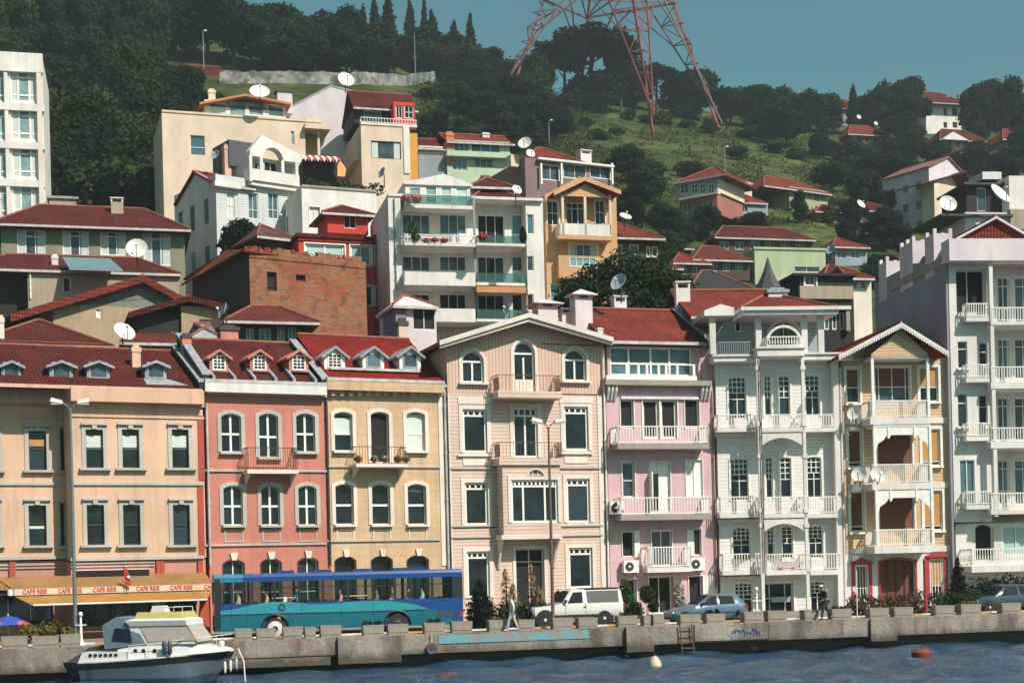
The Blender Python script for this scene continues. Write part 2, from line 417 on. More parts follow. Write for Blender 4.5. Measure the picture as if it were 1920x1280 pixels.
    def balcony(s, x0, x1, ytop, ybot, yrail, v=0, proj=1.0, mat=None, rail='bal', rmat=None, pitch=.14, brackets=0, name='balcony', sag=0, skip=None):
        vf = v - proj; u0, u1, z0, z1 = s.rect(x0, ytop, x1, ybot, vf); mat = mat or M_white; rmat = rmat or M_white
        o = MB().box(u0, u1, vf, v + .1, z0, z1).build(name, mat, s.root)
        zr = s.P((x0 + x1) / 2, yrail, vf)[1]; h = zr - z1; m = MB(); t = .05
        path = [(u0 + t, v), (u0 + t, vf + t), (u1 - t, vf + t), (u1 - t, v)]
        if rail == 'wall':
            for (a, b), (c, d_) in zip(path, path[1:]): m.bar((a, b, z1 + h / 2), (c, d_, z1 + h / 2), .10, h)
        elif rail == 'glass':
            for (a, b), (c, d_) in zip(path, path[1:]): m.bar((a, b, z1 + h / 2), (c, d_, z1 + h / 2), .03, h)
        else:
            for (a, b), (c, d_) in zip(path, path[1:]):
                m.bar((a, b, zr - .03), (c, d_, zr - .03), .07 if rail != 'iron' else .035, .06 if rail != 'iron' else .035)
                if rail != 'iron': m.bar((a, b, z1 + .08), (c, d_, z1 + .08), .06, .05)
                L = math.hypot(c - a, d_ - b); n = max(2, int(L / pitch))
                for i in range(n + 1):
                    p = (a + (c - a) * i / n, b + (d_ - b) * i / n)
                    if rail == 'iron':
                        bx = (1 if (b == d_) else 0) * -.12 * math.sin(math.pi * .35)
                        m.tube([(p[0], p[1], z1), (p[0], p[1] - sag, z1 + h * .3), (p[0], p[1], z1 + h)] if sag else [(p[0], p[1], z1), (p[0], p[1], zr)], .011, 5, False)
                    elif rail == 'turn':
                        m.tube([(p[0], p[1], z1 + .08), (p[0], p[1], z1 + h * .25), (p[0], p[1], z1 + h * .4), (p[0], p[1], z1 + h * .75), (p[0], p[1], zr - .03)], [.03, .022, .045, .02, .03], 6, False)
                    else: m.box(p[0] - .022, p[0] + .022, p[1] - .022, p[1] + .022, z1 + .05, zr - .03)
        m.build('railing', rmat, o)
        if brackets:
            for i in range(brackets):
                b = MB(); uu = u0 + .15 + (u1 - u0 - .3) * i / max(1, brackets - 1)
                b.prismx([(v, z0), (vf + .15, z0), (vf + .2, z0 - .12), (v - .08, z0 - proj * .55), (v, z0 - proj * .6)], uu - .05, uu + .05); b.build('bracket', mat, o)
        return o
    def pipe(s, x, y0, y1, v=0, mat=None, x1=None, r=.06):
        u, z1 = s.P(x, y0, v); u2, z0 = s.P(x1 or x, y1, v)
        u = (u + u2) / 2
        m = MB().tube([(u, v - .1, z0), (u, v - .1, z1)], r, 7)
        for i in range(4): zz = z0 + (z1 - z0) * (i + .5) / 4; m.tube([(u, v - .1, zz), (u, v - .1, zz + .12)], r * 1.35, 7)
        return m.build('drainpipe', mat or M_grey, s.root)
class Panel:
    def __init__(s, h, u0, u1, z0, z1, v0, v1, mat, name, sides):
        s.h, s.u0, s.u1, s.z0, s.z1, s.v0, s.v1, s.mat, s.name, s.sides = h, u0, u1, z0, z1, v0, v1, mat, name, sides; s.ops = []
    def win(s, x0, y0, x1, y1, vs=(.5,), hs=(.5,), arch=0, fw=.07, bw=.05, rec=.18, fmat=None, gmat=None, sur=0, smat=None, sill=0, silm=None, name='window',
            blind=0, bmat=None, curtain=0, hood=0, hmat=None, panel=0, sw=None, halfpane=None):
        h = s.h; u0, u1, z0, z1 = h.rect(x0, y0, x1, y1, s.v0); v = s.v0; fmat = fmat or M_white
        rise = arch * (u1 - u0) / 2; zs = z1 - rise; s.ops.append((u0, u1, z0, z1, rise, rec))
        out = [(u0, z0), (u1, z0)] + (arc_pts(u0, u1, zs, rise) if rise else [(u1, z1), (u0, z1)])
        m = MB(); m.band(out, fw, v + rec - .07, v + rec - .012, True)
        def top(u):
            if not rise: return z1
            hw = (u1 - u0) / 2; r = (hw * hw + rise * rise) / (2 * rise); d = u - (u0 + u1) / 2
            return zs + rise - r + math.sqrt(max(0, r * r - d * d))
        for f in vs:
            a0, a1 = (0, 1)
            if isinstance(f, tuple): f, a0, a1 = f
            u = u0 + (u1 - u0) * f; m.box(u - bw / 2, u + bw / 2, v + rec - .062, v + rec - .012, z0 + (z1 - z0) * a0, min(top(u), z0 + (z1 - z0) * a1))
        for f in hs:
            a0, a1 = (0, 1)
            if isinstance(f, tuple): f, a0, a1 = f
            z = z0 + (z1 - z0) * f; e = 0
            if rise and z > zs:
                hw = (u1 - u0) / 2; r = (hw * hw + rise * rise) / (2 * rise); cz = zs + rise - r; e = hw - math.sqrt(max(0, r * r - (z - cz) ** 2))
            m.box(max(u0 + e, u0 + (u1 - u0) * a0), min(u1 - e, u0 + (u1 - u0) * a1), v + rec - .060, v + rec - .012, z - bw / 2, z + bw / 2)
        o = m.build(name, fmat, h.root)
        n = len(out); MB().add([(a, v + rec, b) for a, b in out], [tuple(range(n))]).build('pane', gmat or M_glass, o)
        if sur:
            q = MB().band([(u1, z0)] + (out[2:] if rise else [(u1, z1), (u0, z1)]) + [(u0, z0)], -sur, v - .05, v + .02)
            q.build('surround', smat or fmat, o)
        if sill: MB().box(u0 - sill, u1 + sill, v - .24, v + .04, z0 - .12, z0 - .004).build('sill', silm or smat or fmat, o)
        if hood: MB().box(u0 - .22, u1 + .22, v - .18, v + .02, z1 + sur + .02, z1 + sur + .12).box(u0 + (u1 - u0) * .36, u0 + (u1 - u0) * .64, v - .16, v + .02, z1 + sur * .1, z1 + sur + .02).build('hood', hmat or smat or fmat, o)
        if blind:
            b0, b1 = blind if isinstance(blind, tuple) else (1 - blind, 1)
            MB().box(u0 + fw, u1 - fw, v + rec - .035, v + rec - .006, z0 + (z1 - z0) * b0, min(zs + rise * .55, z0 + (z1 - z0) * b1) - .02).build('blind', bmat or M_blind, o)
        if curtain:
            for a, b in ((0, curtain), (1 - curtain, 1)): MB().box(u0 + fw + (u1 - u0 - 2 * fw) * a, u0 + fw + (u1 - u0 - 2 * fw) * b, v + rec - .03, v + rec - .005, z0 + fw, zs).build('curtain', M_curt, o)
        if panel: zz = z0 - .25; MB().band([(u0, zz - panel), (u1, zz - panel), (u1, zz), (u0, zz)], .07, v - .04, v + .02, True).build('apron_panel', smat or fmat, o)
        return o
    def done(s):
        us = sorted({s.u0, s.u1} | {c for o in s.ops for c in o[:2] if s.u0 < c < s.u1}); zs = sorted({s.z0, s.z1} | {c for o in s.ops for c in o[2:4] if s.z0 < c < s.z1}); m = MB(); v = s.v0
        for a, b in zip(us, us[1:]):
            for c, d in zip(zs, zs[1:]):
                x, z = (a + b) / 2, (c + d) / 2
                if any(o[0] < x < o[1] and o[2] < z < o[3] for o in s.ops): continue
                m.quad((a, v, c), (b, v, c), (b, v, d), (a, v, d))
        for u0, u1, z0, z1, rise, rec in s.ops:
            e = v + rec + .002; zsp = z1 - rise
            m.quad((u0, v, z0), (u0, e, z0), (u0, e, zsp), (u0, v, zsp)); m.quad((u1, v, z0), (u1, v, zsp), (u1, e, zsp), (u1, e, z0)); m.quad((u0, v, z0), (u1, v, z0), (u1, e, z0), (u0, e, z0))
            if rise:
                ap = arc_pts(u0, u1, zsp, rise)
                for (a, b), (c, d) in zip(ap, ap[1:]):
                    m.quad((a, v, b), (c, v, d), (c, e, d), (a, e, b)); m.quad((a, v, b), (a, v, z1), (c, v, z1), (c, v, d))
            else: m.quad((u0, v, z1), (u0, e, z1), (u1, e, z1), (u1, v, z1))
        a, b, c, d, w = s.u0, s.u1, s.z0, s.z1, s.v1
        if s.sides: m.quad((a, v, c), (a, v, d), (a, w, d), (a, w, c)); m.quad((b, v, c), (b, w, c), (b, w, d), (b, v, d)); m.quad((a, w, c), (a, w, d), (b, w, d), (b, w, c)); m.quad((a, v, d), (b, v, d), (b, w, d), (a, w, d)); m.quad((a, v, c), (a, w, c), (b, w, c), (b, v, c))
        s.obj = m.build(s.name, s.mat, s.h.root)
plain('ridge_tile', (.26, .075, .05), .8, 0, .4, 2)
# ================================================================ water, quay, road, hill
def grid_mesh(name, xs, ys, fz, mat, smooth=True):
    vs, fs = [], []; nx, ny = len(xs), len(ys)
    for y in ys:
        for x in xs: p = street(x, y); vs.append((p.x, p.y, fz(x, y)))
    for j in range(ny - 1):
        for i in range(nx - 1): fs.append((j * nx + i, j * nx + i + 1, (j + 1) * nx + i + 1, (j + 1) * nx + i))
    m = MB(); m.v, m.f, m.mi = vs, fs, [0] * len(fs)
    return struct(m.build(name, mat, smooth=smooth))
t = NT('sea_water')
n1 = t.noise(1.1, 5, (1, 2.2, 1)); n2 = t.noise(.25, 3, (1, 2, 1))
t.base(t.mix(t.ramp(n2, .35, .7), (.014, .040, .080), (.030, .072, .120))); t.p(Roughness=.10, IOR=1.33)
t.bump(t.math('ADD', n1, t.math('MULTIPLY', t.noise(4.5, 3, (1, 2, 1)), .35)), 1.0, .30); M_sea = t.m
_r = np.random.RandomState(3); _w = [(_r.uniform(.5, 3.2), _r.uniform(-1.2, 1.2), _r.uniform(0, 6.28)) for i in range(22)]
def wave_z(x, y): return sum(.085 / (.6 + k) * math.sin(k * (x * math.sin(a) + y * math.cos(a) * 1.2) + ph) for k, a, ph in _w)
xs = [-900, -300, -120] + [-46 + .33 * i for i in range(330)] + [110, 300, 900]; ys = [-400, -200, -100, -60] + [-36 + .3 * i for i in range(126)]
grid_mesh('water', xs, ys, wave_z, M_sea)
t = NT('hill_ground'); n = t.noise(.045, 5); n2 = t.noise(.5, 6); n3 = t.noise(.16, 5, (1, 1, 3))
c = t.mix(t.ramp(n, .40, .62), (.045, .058, .021), (.125, .136, .050)); c = t.mix(t.ramp(n3, .45, .6), c, (.035, .055, .018)); c = t.mix(t.ramp(n2, .35, .7, 0, .7), c, (.028, .042, .014))
t.base(c); t.p(Roughness=1); t.b.inputs['Specular IOR Level'].default_value = 0; t.bump(n2, .9, .6); M_hill = t.m
sx = [-1500, -700, -400] + [-260 + 5 * i for i in range(117)] + [420, 700, 1500]; wy = [19 + 4 * i for i in range(92)] + [400, 500, 800, 1500]
grid_mesh('hillside', sx, wy, lambda x, y: hill(x, y) if y > 19.1 else ROADZ - .05, M_hill)
t = NT('asphalt'); t.base(t.mix(t.ramp(t.noise(.7, 5), .3, .7), (.045, .043, .042), (.075, .07, .066))); t.p(Roughness=.9); M_asph = t.m
def sheet(name, s0, s1, w0, w1, z, mat):
    m = MB(); ps = [street(a, b, z) for a, b in ((s0, w0), (s1, w0), (s1, w1), (s0, w1))]; m.quad(*ps); return struct(m.build(name, mat))
def sbox(m, s0, s1, w0, w1, z0, z1):
    ps = [street(a, b) for a, b in ((s0, w0), (s1, w0), (s1, w1), (s0, w1))]
    return m.prismz([(p.x, p.y) for p in ps], z0, z1)
sheet('road', -900, 900, 2.0, 20, ROADZ - .12, M_asph)
t = NT('quay_concrete'); st = t.noise(.9, 6, (1, 1, .35)); f = t.noise(7, 5); g = t.noise(.28, 3)
c = t.mix(t.ramp(g, .35, .65), (.22, .185, .155), (.37, .32, .27)); c = t.mix(t.ramp(st, .46, .66, 0, .9), c, (.085, .068, .058)); c = t.mix(t.ramp(f, .45, .75, 0, .5), c, (.17, .14, .12))
sp = t.n('SeparateXYZ'); t.l(t.tc(), sp.inputs[0]); tide = t.ramp(t.math('ADD', sp.outputs[2], t.math('MULTIPLY', t.noise(1.7, 5, (1, 1, .4)), .9)), .95, 1.35, .85, 0); c = t.mix(tide, c, (.05, .045, .036))
rs_ = t.ramp(t.noise(2.2, 4, (1, 1, .12)), .60, .72, 0, .6); c = t.mix(rs_, c, (.16, .075, .035))
t.base(c); t.p(Roughness=.9); t.bump(f, .7, .08); M_quay = t.m
M_algae = plain('wet_algae_concrete', (.018, .018, .016), .5, 0, .4)
def sx_at(x, y=1190, w=0): return to_sw(hit_w(x, y, w))[0]
m = MB(); sbox(m, -400, 400, .02, 2.05, .62, ROADZ)
sbox(m, -400, sx_at(150), -.04, .5, .42, ROADZ + .004)
q = MB(); sbox(q, -400, 400, 1.0, 2.6, -2.5, .62); 
for x0, x1, w, z0, dz in ((404, 631, -.06, .72, .004), (632, 750, -.25, .30, .008), (1172, 1223, -.22, .32, .008), (1630, 1679, -.2, .38, .008), (1302, 1440, -.05, .70, .005), (1441, 1629, -.03, .62, .003)):
    sbox(m, sx_at(x0), sx_at(x1), w, .5, z0, ROADZ + dz)
sbox(m, sx_at(404), sx_at(617), -.35, .8, .30, .66)
struct(m.build('quay_wall', M_quay)); struct(q.build('quay_footing', M_algae))
t = NT('blue_wall_paint'); bn = t.noise(1.1, 6, (1, 1, .5)); t.base(t.mix(t.ramp(bn, .42, .62), (.10, .34, .42), (.26, .22, .19))); t.p(Roughness=.85); M_bluep = t.m
m = MB()
z0, z1 = ROADZ - .46, ROADZ - .06; sbox(m, sx_at(822), sx_at(1104), -.016, .03, z0, z1)
struct(m.build('painted_band', M_bluep))
m = MB(); rg = random.Random(5)
for i in range(9):
    s = sx_at(1372) + i * .16; m.tube([street(s, -.06, .98 + rg.uniform(-.1, .1)), street(s + .12, -.06, 1.16 + rg.uniform(-.1, .1)), street(s + .2, -.06, 1.0 + rg.uniform(-.1, .12))], .035, 5)
struct(m.build('blue_graffiti', plain('blue_spray_paint', (.06, .12, .30), .8)))
# kerb with white and ochre blocks
m = MB(); s = -60.0; i = 0
while s < 75:
    m.cur = i % 2; sbox(m, s, s + 1.0, 2.06, 2.3, ROADZ - .13, ROADZ + .07); s += 1.004; i += 1
struct(m.build('kerb', [plain('kerb_white', (.72, .68, .62), .7, vary=.3), plain('kerb_ochre', (.62, .27, .03), .7, vary=.3)]))
m = MB(); sbox(m, -400, 400, 6.2, 20, ROADZ - .116, ROADZ + .03); struct(m.build('pavement', plain('paving', (.27, .24, .21), .9, vary=.3, scale=1.2)))

# ================================================================ trees and plants
def np_obj(name, V, Fq, mat, parent=None):
    me = bpy.data.meshes.new(name); nf = len(Fq)
    me.vertices.add(len(V)); me.vertices.foreach_set('co', V.astype(np.float32).ravel())
    me.loops.add(nf * 4); me.loops.foreach_set('vertex_index', Fq.astype(np.int32).ravel())
    me.polygons.add(nf); me.polygons.foreach_set('loop_start', np.arange(0, nf * 4, 4, dtype=np.int32)); me.polygons.foreach_set('loop_total', np.full(nf, 4, np.int32))
    me.materials.append(mat); me.update(calc_edges=True)
    o = bpy.data.objects.new(name, me); COL.objects.link(o)
    if parent: o.parent = parent
    return o
def leaves(lobes, n, size, seed=1, flat=0.0, shell=.55, up=0.3):
    r = np.random.RandomState(seed); L = np.array(lobes, float); vol = (L[:, 3] * L[:, 4] * L[:, 5]) ** .67; k = r.choice(len(L), n, p=vol / vol.sum())
    d = r.normal(size=(n, 3)); d /= np.linalg.norm(d, axis=1)[:, None]; rad = shell + (1 - shell) * r.rand(n) ** .6
    rad *= 1 + .10 * r.normal(size=n)
    C = L[k, :3] + d * rad[:, None] * L[k, 3:6]
    nrm = d + r.normal(size=(n, 3)) * .55; nrm[:, 2] += up; nrm /= np.linalg.norm(nrm, axis=1)[:, None]
    a = np.cross(nrm, r.normal(size=(n, 3))); a /= np.linalg.norm(a, axis=1)[:, None] + 1e-9; b = np.cross(nrm, a)
    s = size * (.6 + .8 * r.rand(n))[:, None]; a *= s; b *= s * .62
    V = np.stack([C - a, C - b + nrm * s * .15, C + a, C + b + nrm * s * .15], 1).reshape(-1, 3)
    return V, np.arange(n * 4).reshape(-1, 4)
def lobes_round(R_, H, n, seed, low=.25, squash=.8):
    r = random.Random(seed); L = []
    for i in range(n):
        a = r.uniform(0, 6.28); z = H * r.uniform(low, .86); f = 1 - abs((z / H - .52) / .62) ** 2; q = R_ * f * r.uniform(.2, .72); rr = R_ * r.uniform(.30, .50)
        L.append((q * math.cos(a), q * math.sin(a), z, rr, rr, rr * squash))
    L.append((0, 0, H * .55, R_ * .55, R_ * .55, H * .30)); L.append((0, 0, H * .82, R_ * .4, R_ * .4, H * .16)); return L
L_dark = leafmat('dark_leaves', (.008, .021, .014), (.027, .046, .022)); L_mid = leafmat('mid_leaves', (.012, .029, .017), (.042, .066, .028))
L_olive = leafmat('olive_leaves', (.023, .036, .015), (.064, .074, .028)); L_cyp = leafmat('cypress_needles', (.010, .020, .014), (.022, .036, .020)); L_blue = leafmat('blue_green_needles', (.016, .036, .028), (.034, .060, .042))
L_dry = leafmat('dry_fronds', (.20, .13, .07), (.34, .24, .15)); L_flow = leafmat('red_petals', (.45, .04, .06), (.55, .18, .18)); L_lush = leafmat('lush_leaves', (.03, .075, .02), (.07, .13, .03))
M_bark = plain('bark', (.075, .055, .045), .95, 0, .4, 4)
def tree_proto(name, R_, H, n, size, mat, seed, kind='round', nl=11):
    root = empty(name, (0, 0, 0)); r = random.Random(seed)
    if kind == 'round': L = lobes_round(R_, H, nl, seed); th = H * .55
    elif kind == 'cypress': L = [(r.uniform(-.08, .08) * R_, r.uniform(-.08, .08) * R_, H * f, R_ * g, R_ * g, H * .1) for f, g in ((.1, .6), (.2, .85), (.32, 1), (.45, 1), (.57, .92), (.68, .78), (.79, .58), (.88, .38), (.95, .2))]; th = H * .5
    elif kind == 'umbrella':
        L = []
        for i in range(nl + 4): a = r.uniform(0, 6.28); q = R_ * math.sqrt(r.random()) * .8; L.append((q * math.cos(a), q * math.sin(a), H * (.80 - .18 * (q / R_) ** 2) + r.uniform(-.05, .04) * H, R_ * .33, R_ * .33, H * .10))
        th = H * .75
    elif kind == 'cone': L = [(r.uniform(-.2, .2) * R_, r.uniform(-.2, .2) * R_, H * f, R_ * g, R_ * g, H * .07) for f, g in ((.08, .9), (.2, 1), (.33, .9), (.46, .76), (.58, .6), (.7, .46), (.82, .3), (.92, .15))]; th = H * .8
    V, Q = leaves(L, n, size, seed); np_obj('crown', V, Q, mat, root)
    m = MB(); m.tube([(0, 0, -.8), (.1 * r.uniform(-1, 1), 0, th * .5), (.2 * r.uniform(-1, 1), .1, th)], [H * .028, H * .02, H * .008], 7)
    for i in range(5 if kind in ('round', 'umbrella') else 0):
        a = 6.28 * i / 5 + r.uniform(-.4, .4); z = th * r.uniform(.45, .85); q = R_ * .6; m.tube([(0, 0, z), (q * .5 * math.cos(a), q * .5 * math.sin(a), z + H * .1), (q * math.cos(a), q * math.sin(a), min(H * .8, z + H * .22))], [H * .011, H * .008, H * .003], 5)
    m.build('trunk', M_bark, root); return root
PROTO = {}
def proto(key, *a, **k): PROTO[key] = [tree_proto(*a, **k), 0, a[1], a[2]]
proto('oak1', 'broadleaf_tree', 5.0, 11, 5800, .33, L_dark, 11, nl=14); proto('oak2', 'broadleaf_tree', 5.0, 11, 5800, .33, L_mid, 12, nl=12); proto('oak3', 'broadleaf_tree', 5.0, 11, 5800, .32, L_olive, 13, nl=16); proto('oak4', 'broadleaf_tree', 5.0, 11, 5800, .33, L_dark, 14, nl=10)
proto('cyp1', 'cypress_tree', 1.5, 12, 2200, .30, L_cyp, 21, 'cypress'); proto('cyp2', 'cypress_tree', 1.7, 12, 2200, .30, L_cyp, 22, 'cypress')
proto('pine', 'umbrella_pine', 6.0, 14, 6500, .32, L_cyp, 31, 'umbrella', nl=16); proto('fir', 'conifer_tree', 3.4, 12, 3000, .36, L_blue, 41, 'cone'); proto('bush', 'bush', 2.4, 3.4, 1300, .26, L_mid, 51, nl=8); proto('bush2', 'bush', 2.4, 3.4, 1300, .26, L_olive, 52, nl=9)
def plant(key, loc, R_=None, H=None, label=None, cat='tree', group=None, rz=None):
    P = PROTO[key]
    o = P[0] if P[1] == 0 else copy_tree(P[0]); P[1] += 1
    sx_, sz_ = (R_ or P[2]) / P[2], (H or P[3]) / P[3]
    o.location = loc; o.scale = (sx_, sx_, sz_); o.rotation_euler = (0, 0, rnd.uniform(0, 6.28) if rz is None else rz)
    for k in ('label', 'category', 'group'):
        if k in o: del o[k]
    return tag(o, label, cat, group)
def tree_px(key, x, ytop, ybase, wpx, label, cat='tree', group=None, Y=None):
    p = hit_Y(x, ybase, Y) if Y else hit_hill(x, ybase); k = p.y / F
    zb = hill_at(p) - .2; H = (ybase - ytop) * k + (p.z - zb)
    return plant(key, (p.x, p.y, zb), wpx * k / 2, H, label, cat, group)
# dense wood climbing the left slope
G_wood = 'trees of the wooded slope on the left'; rw = random.Random(77); nwood = 0
LW = {'oak1': 'dark green broadleaf tree in the dense wood on the left slope', 'oak4': 'dark green broadleaf tree in the dense wood on the left slope', 'oak2': 'mid green broadleaf tree in the dense wood on the left slope', 'oak3': 'olive green broadleaf tree in the dense wood on the left slope'}
yb = 470
while yb > 95:
    x = -150 + rw.uniform(0, 40)
    while x < 425 - 60 * sst(300, 150, yb):
        p = hit_hill(x, yb + rw.uniform(-10, 10)); k = F / p.y
        if not (yb < 250 and x > 296):
            key = rw.choice(('oak1', 'oak2', 'oak4', 'oak1', 'oak3')); plant(key, (p.x, p.y, hill_at(p) - .3), rw.uniform(4, 5.6), rw.uniform(9, 13) + (3 if yb < 180 else 0), LW[key], 'tree', G_wood); nwood += 1
        x += 6.2 * k * rw.uniform(.8, 1.2)
    yb -= 29
G_top = 'trees of the dark wood along the hilltop'
for x, yt, ybs, w, key in ((20, -60, 105, 190, 'oak1'), (110, -70, 105, 200, 'oak4'), (200, -50, 110, 180, 'oak1'), (270, 12, 112, 130, 'oak2'), (330, -12, 112, 130, 'oak4'), (390, -40, 118, 170, 'oak1'), (440, -6, 128, 150, 'oak4'), (505, 6, 132, 140, 'oak1'), (560, 25, 135, 140, 'oak2'), (520, 45, 140, 130, 'oak2'), (610, 18, 135, 120, 'oak4'), (650, 22, 138, 110, 'oak1'), (700, 44, 140, 120, 'oak2'), (590, 62, 142, 120, 'oak1'), (660, 60, 144, 120, 'oak4'), (740, 62, 144, 110, 'oak4'), (790, 50, 144, 120, 'oak2'), (830, 68, 146, 110, 'oak1'), (880, 78, 152, 120, 'oak2'), (920, 92, 165, 120, 'oak4'), (960, 110, 185, 110, 'oak2'), (560, 80, 146, 90, 'oak4'), (860, 95, 170, 110, 'oak1'), (905, 120, 190, 110, 'oak1'), (945, 140, 215, 110, 'oak4'), (995, 130, 225, 120, 'oak2'), (1010, 95, 215, 90, 'oak2'), (880, 140, 200, 100, 'oak4'), (980, 180, 262, 110, 'oak1'), (1030, 190, 265, 90, 'oak4'), (940, 190, 262, 90, 'oak2'), (900, 170, 240, 90, 'oak1'), (850, 150, 205, 80, 'oak3')):
    tree_px(key, x, yt, ybs, w, 'rounded %s tree in the dark wood along the hilltop' % ('mid green' if key == 'oak2' else 'olive' if key == 'oak3' else 'dark green'), 'tree', G_top)
for i, (x, yt, ybs, w) in enumerate(((684, 10, 85, 22), (704, -8, 85, 26), (731, -12, 85, 32), (771, 0, 85, 26), (798, -4, 80, 18), (812, 22, 85, 34), (853, 42, 100, 30), (884, 28, 100, 28), (1001, 5, 60, 20))):
    if i == 8: continue
    L = ('short cypress leftmost on the skyline', 'tall slim cypress second from the left on the skyline', 'broad tall cypress third from the left on the skyline', 'cypress standing alone mid skyline right of the tall pair', 'very slim cypress with a bushy one leaning on its right', 'bushy dark cypress on the right of the very slim one', 'low rounded cypress second from the right on the skyline', 'slim pointed cypress rightmost on the hilltop skyline')[i]
    tree_px(('cyp1', 'cyp2')[i % 2], x, yt, ybs + 45, w, L, 'tree', 'cypresses on the hilltop')
for x, yt, ybs, w, key, L in ((1110, 42, 215, 190, 'pine', 'large dark umbrella pine inside the legs of the lattice mast'), (1060, 60, 215, 130, 'pine', 'dark umbrella pine on the left side inside the mast legs'), (1165, 45, 190, 90, 'oak4', 'tall rounded tree at the crown of the pines inside the mast'), (1232, 112, 200, 90, 'pine', 'smaller pine between the two right legs of the mast'), (1315, 128, 232, 130, 'oak1', 'big dome shaped dark tree behind the right mast leg'), (1275, 135, 228, 90, 'oak4', 'dark tree left of the dome shaped one behind the right mast leg'), (1370, 165, 235, 90, 'oak1', 'low dark tree right of the right mast leg'),
    (1130, 130, 222, 120, 'oak2', 'hazy green undergrowth tree beneath the umbrella pines'), (1190, 140, 222, 110, 'oak2', 'hazy green tree beneath the pines near the right legs'), (1085, 130, 222, 90, 'fir', 'conifer beneath the umbrella pines on the left')):
    tree_px(key, x, yt, ybs, w, L, 'tree', 'trees around the lattice mast', Y=334 if x < 1170 else 352)
G_ridge = 'trees along the right hand ridge'
for i, (x, yt, ybs, w, key) in enumerate(((1415, 158, 245, 100, 'oak1'), (1470, 160, 250, 90, 'oak2'), (1450, 190, 262, 110, 'oak1'), (1520, 165, 240, 80, 'oak4'), (1475, 205, 275, 100, 'oak1'), (1560, 172, 235, 70, 'oak2'), (1600, 162, 232, 26, 'cyp1'), (1625, 178, 240, 60, 'oak1'), (1660, 150, 250, 80, 'oak4'), (1705, 142, 250, 90, 'oak1'), (1690, 190, 280, 100, 'oak1'), (1715, 232, 300, 70, 'oak2'), (1690, 262, 322, 80, 'oak1'), (1820, 165, 250, 60, 'oak2'), (1850, 148, 260, 90, 'oak1'), (1900, 140, 270, 100, 'oak4'), (1935, 190, 320, 110, 'oak2'), (1600, 262, 330, 110, 'oak2'), (1660, 280, 350, 110, 'oak4'), (1760, 268, 330, 90, 'oak1'), (1830, 262, 340, 100, 'oak2'), (1890, 275, 350, 90, 'oak1'), (1560, 300, 360, 90, 'oak3'), (1620, 320, 385, 90, 'oak1'), (1690, 330, 390, 80, 'oak2'), (1540, 250, 300, 70, 'oak4'))):
    tree_px(key, x, yt, ybs, w, Y=350 if yt < 185 else None, label='pointed dark tree rising above the right hand ridge' if key == 'cyp1' else 'rounded %s tree along the right hand ridge' % {'oak1': 'dark green', 'oak2': 'mid green', 'oak3': 'olive', 'oak4': 'deep green'}[key], group=G_ridge)
G_gard = 'trees between the hillside houses'
for i, (x, yt, ybs, w, key) in enumerate(((1180, 270, 345, 90, 'oak4'), (1215, 300, 385, 100, 'oak2'), (1185, 350, 430, 90, 'oak1'), (1240, 380, 450, 90, 'oak4'), (1285, 405, 462, 60, 'oak2'), (1330, 385, 450, 70, 'oak1'), (1420, 395, 450, 70, 'oak4'), (1500, 355, 420, 40, 'oak2'), (1660, 385, 470, 90, 'oak4'), (1690, 425, 490, 60, 'oak1'), (1255, 430, 500, 80, 'oak2'), (1320, 408, 455, 50, 'oak4'), (1405, 398, 440, 46, 'oak2'), (1600, 370, 430, 60, 'oak1'), (1460, 330, 385, 40, 'oak4'), (1585, 412, 470, 50, 'oak4'), (1640, 475, 545, 60, 'oak2'), (1240, 470, 540, 50, 'oak1'), (1620, 350, 415, 60, 'oak2'), (1660, 355, 420, 60, 'oak1'), (1720, 300, 360, 60, 'oak4'), (660, 255, 330, 45, 'fir'), (650, 290, 345, 50, 'cyp1'), (690, 300, 345, 30, 'cyp2'), (820, 205, 270, 80, 'oak4'), (870, 220, 280, 80, 'oak2'), (930, 235, 290, 80, 'oak1'), (970, 240, 300, 60, 'oak4'), (1005, 220, 290, 50, 'fir'), (455, 190, 250, 60, 'oak2'))):
    tree_px(key, x, yt, ybs, w, '%s growing between the houses on the slope' % {'oak1': 'dark green tree', 'oak2': 'mid green tree', 'oak4': 'deep green tree', 'fir': 'blue green conifer', 'cyp1': 'slim dark cypress', 'cyp2': 'slim dark cypress'}[key], 'tree', G_gard)
for i in range(25):
    x, y = rnd.uniform(1040, 1700), rnd.uniform(236, 440)
    if i < 18: x, y = ((1215, 232), (1245, 236), (1180, 226), (1285, 240), (1120, 262), (1160, 255), (1330, 250), (1390, 258), (1420, 262), (1100, 240), (1060, 250), (800, 190), (840, 215), (790, 240), (1000, 262), (1450, 285), (1500, 300), (1380, 300))[i]
    p = hit_hill(x, y); plant(('bush', 'bush2', 'bush')[i % 3], (p.x, p.y, hill_at(p) - .3), rnd.uniform(1.8, 3.6), rnd.uniform(1.6, 3.4), '%s bush dotted over the grassy slope below the ridge' % ('dark green', 'olive', 'dark green')[i % 3], 'bush', 'bushes on the grassy slope')
# scrub on the open slope
rs = np.random.RandomState(9); LL = []
for i in range(2200):
    x, y = rs.uniform(1000, 1720), rs.uniform(222, 430)
    if rs.rand() < .5: x = rs.uniform(780, 1100); y = rs.uniform(160, 300)
    p = hit_hill(x, y); r0 = rs.uniform(.4, 1.5) * (1.5 if rs.rand() < .15 else 1); LL.append((p.x, p.y, hill_at(p) + r0 * .2, r0 * 1.3, r0, r0 * .6))
V, Q = leaves(LL, 52000, .26, 5, up=.8); o = np_obj('scrub', V, Q, leafmat('scrub_leaves', (.030, .045, .015), (.095, .105, .032))); tag(o, 'olive scrub and tall grass covering the open slope', 'scrub', kind='stuff')
o['kind'] = 'stuff'
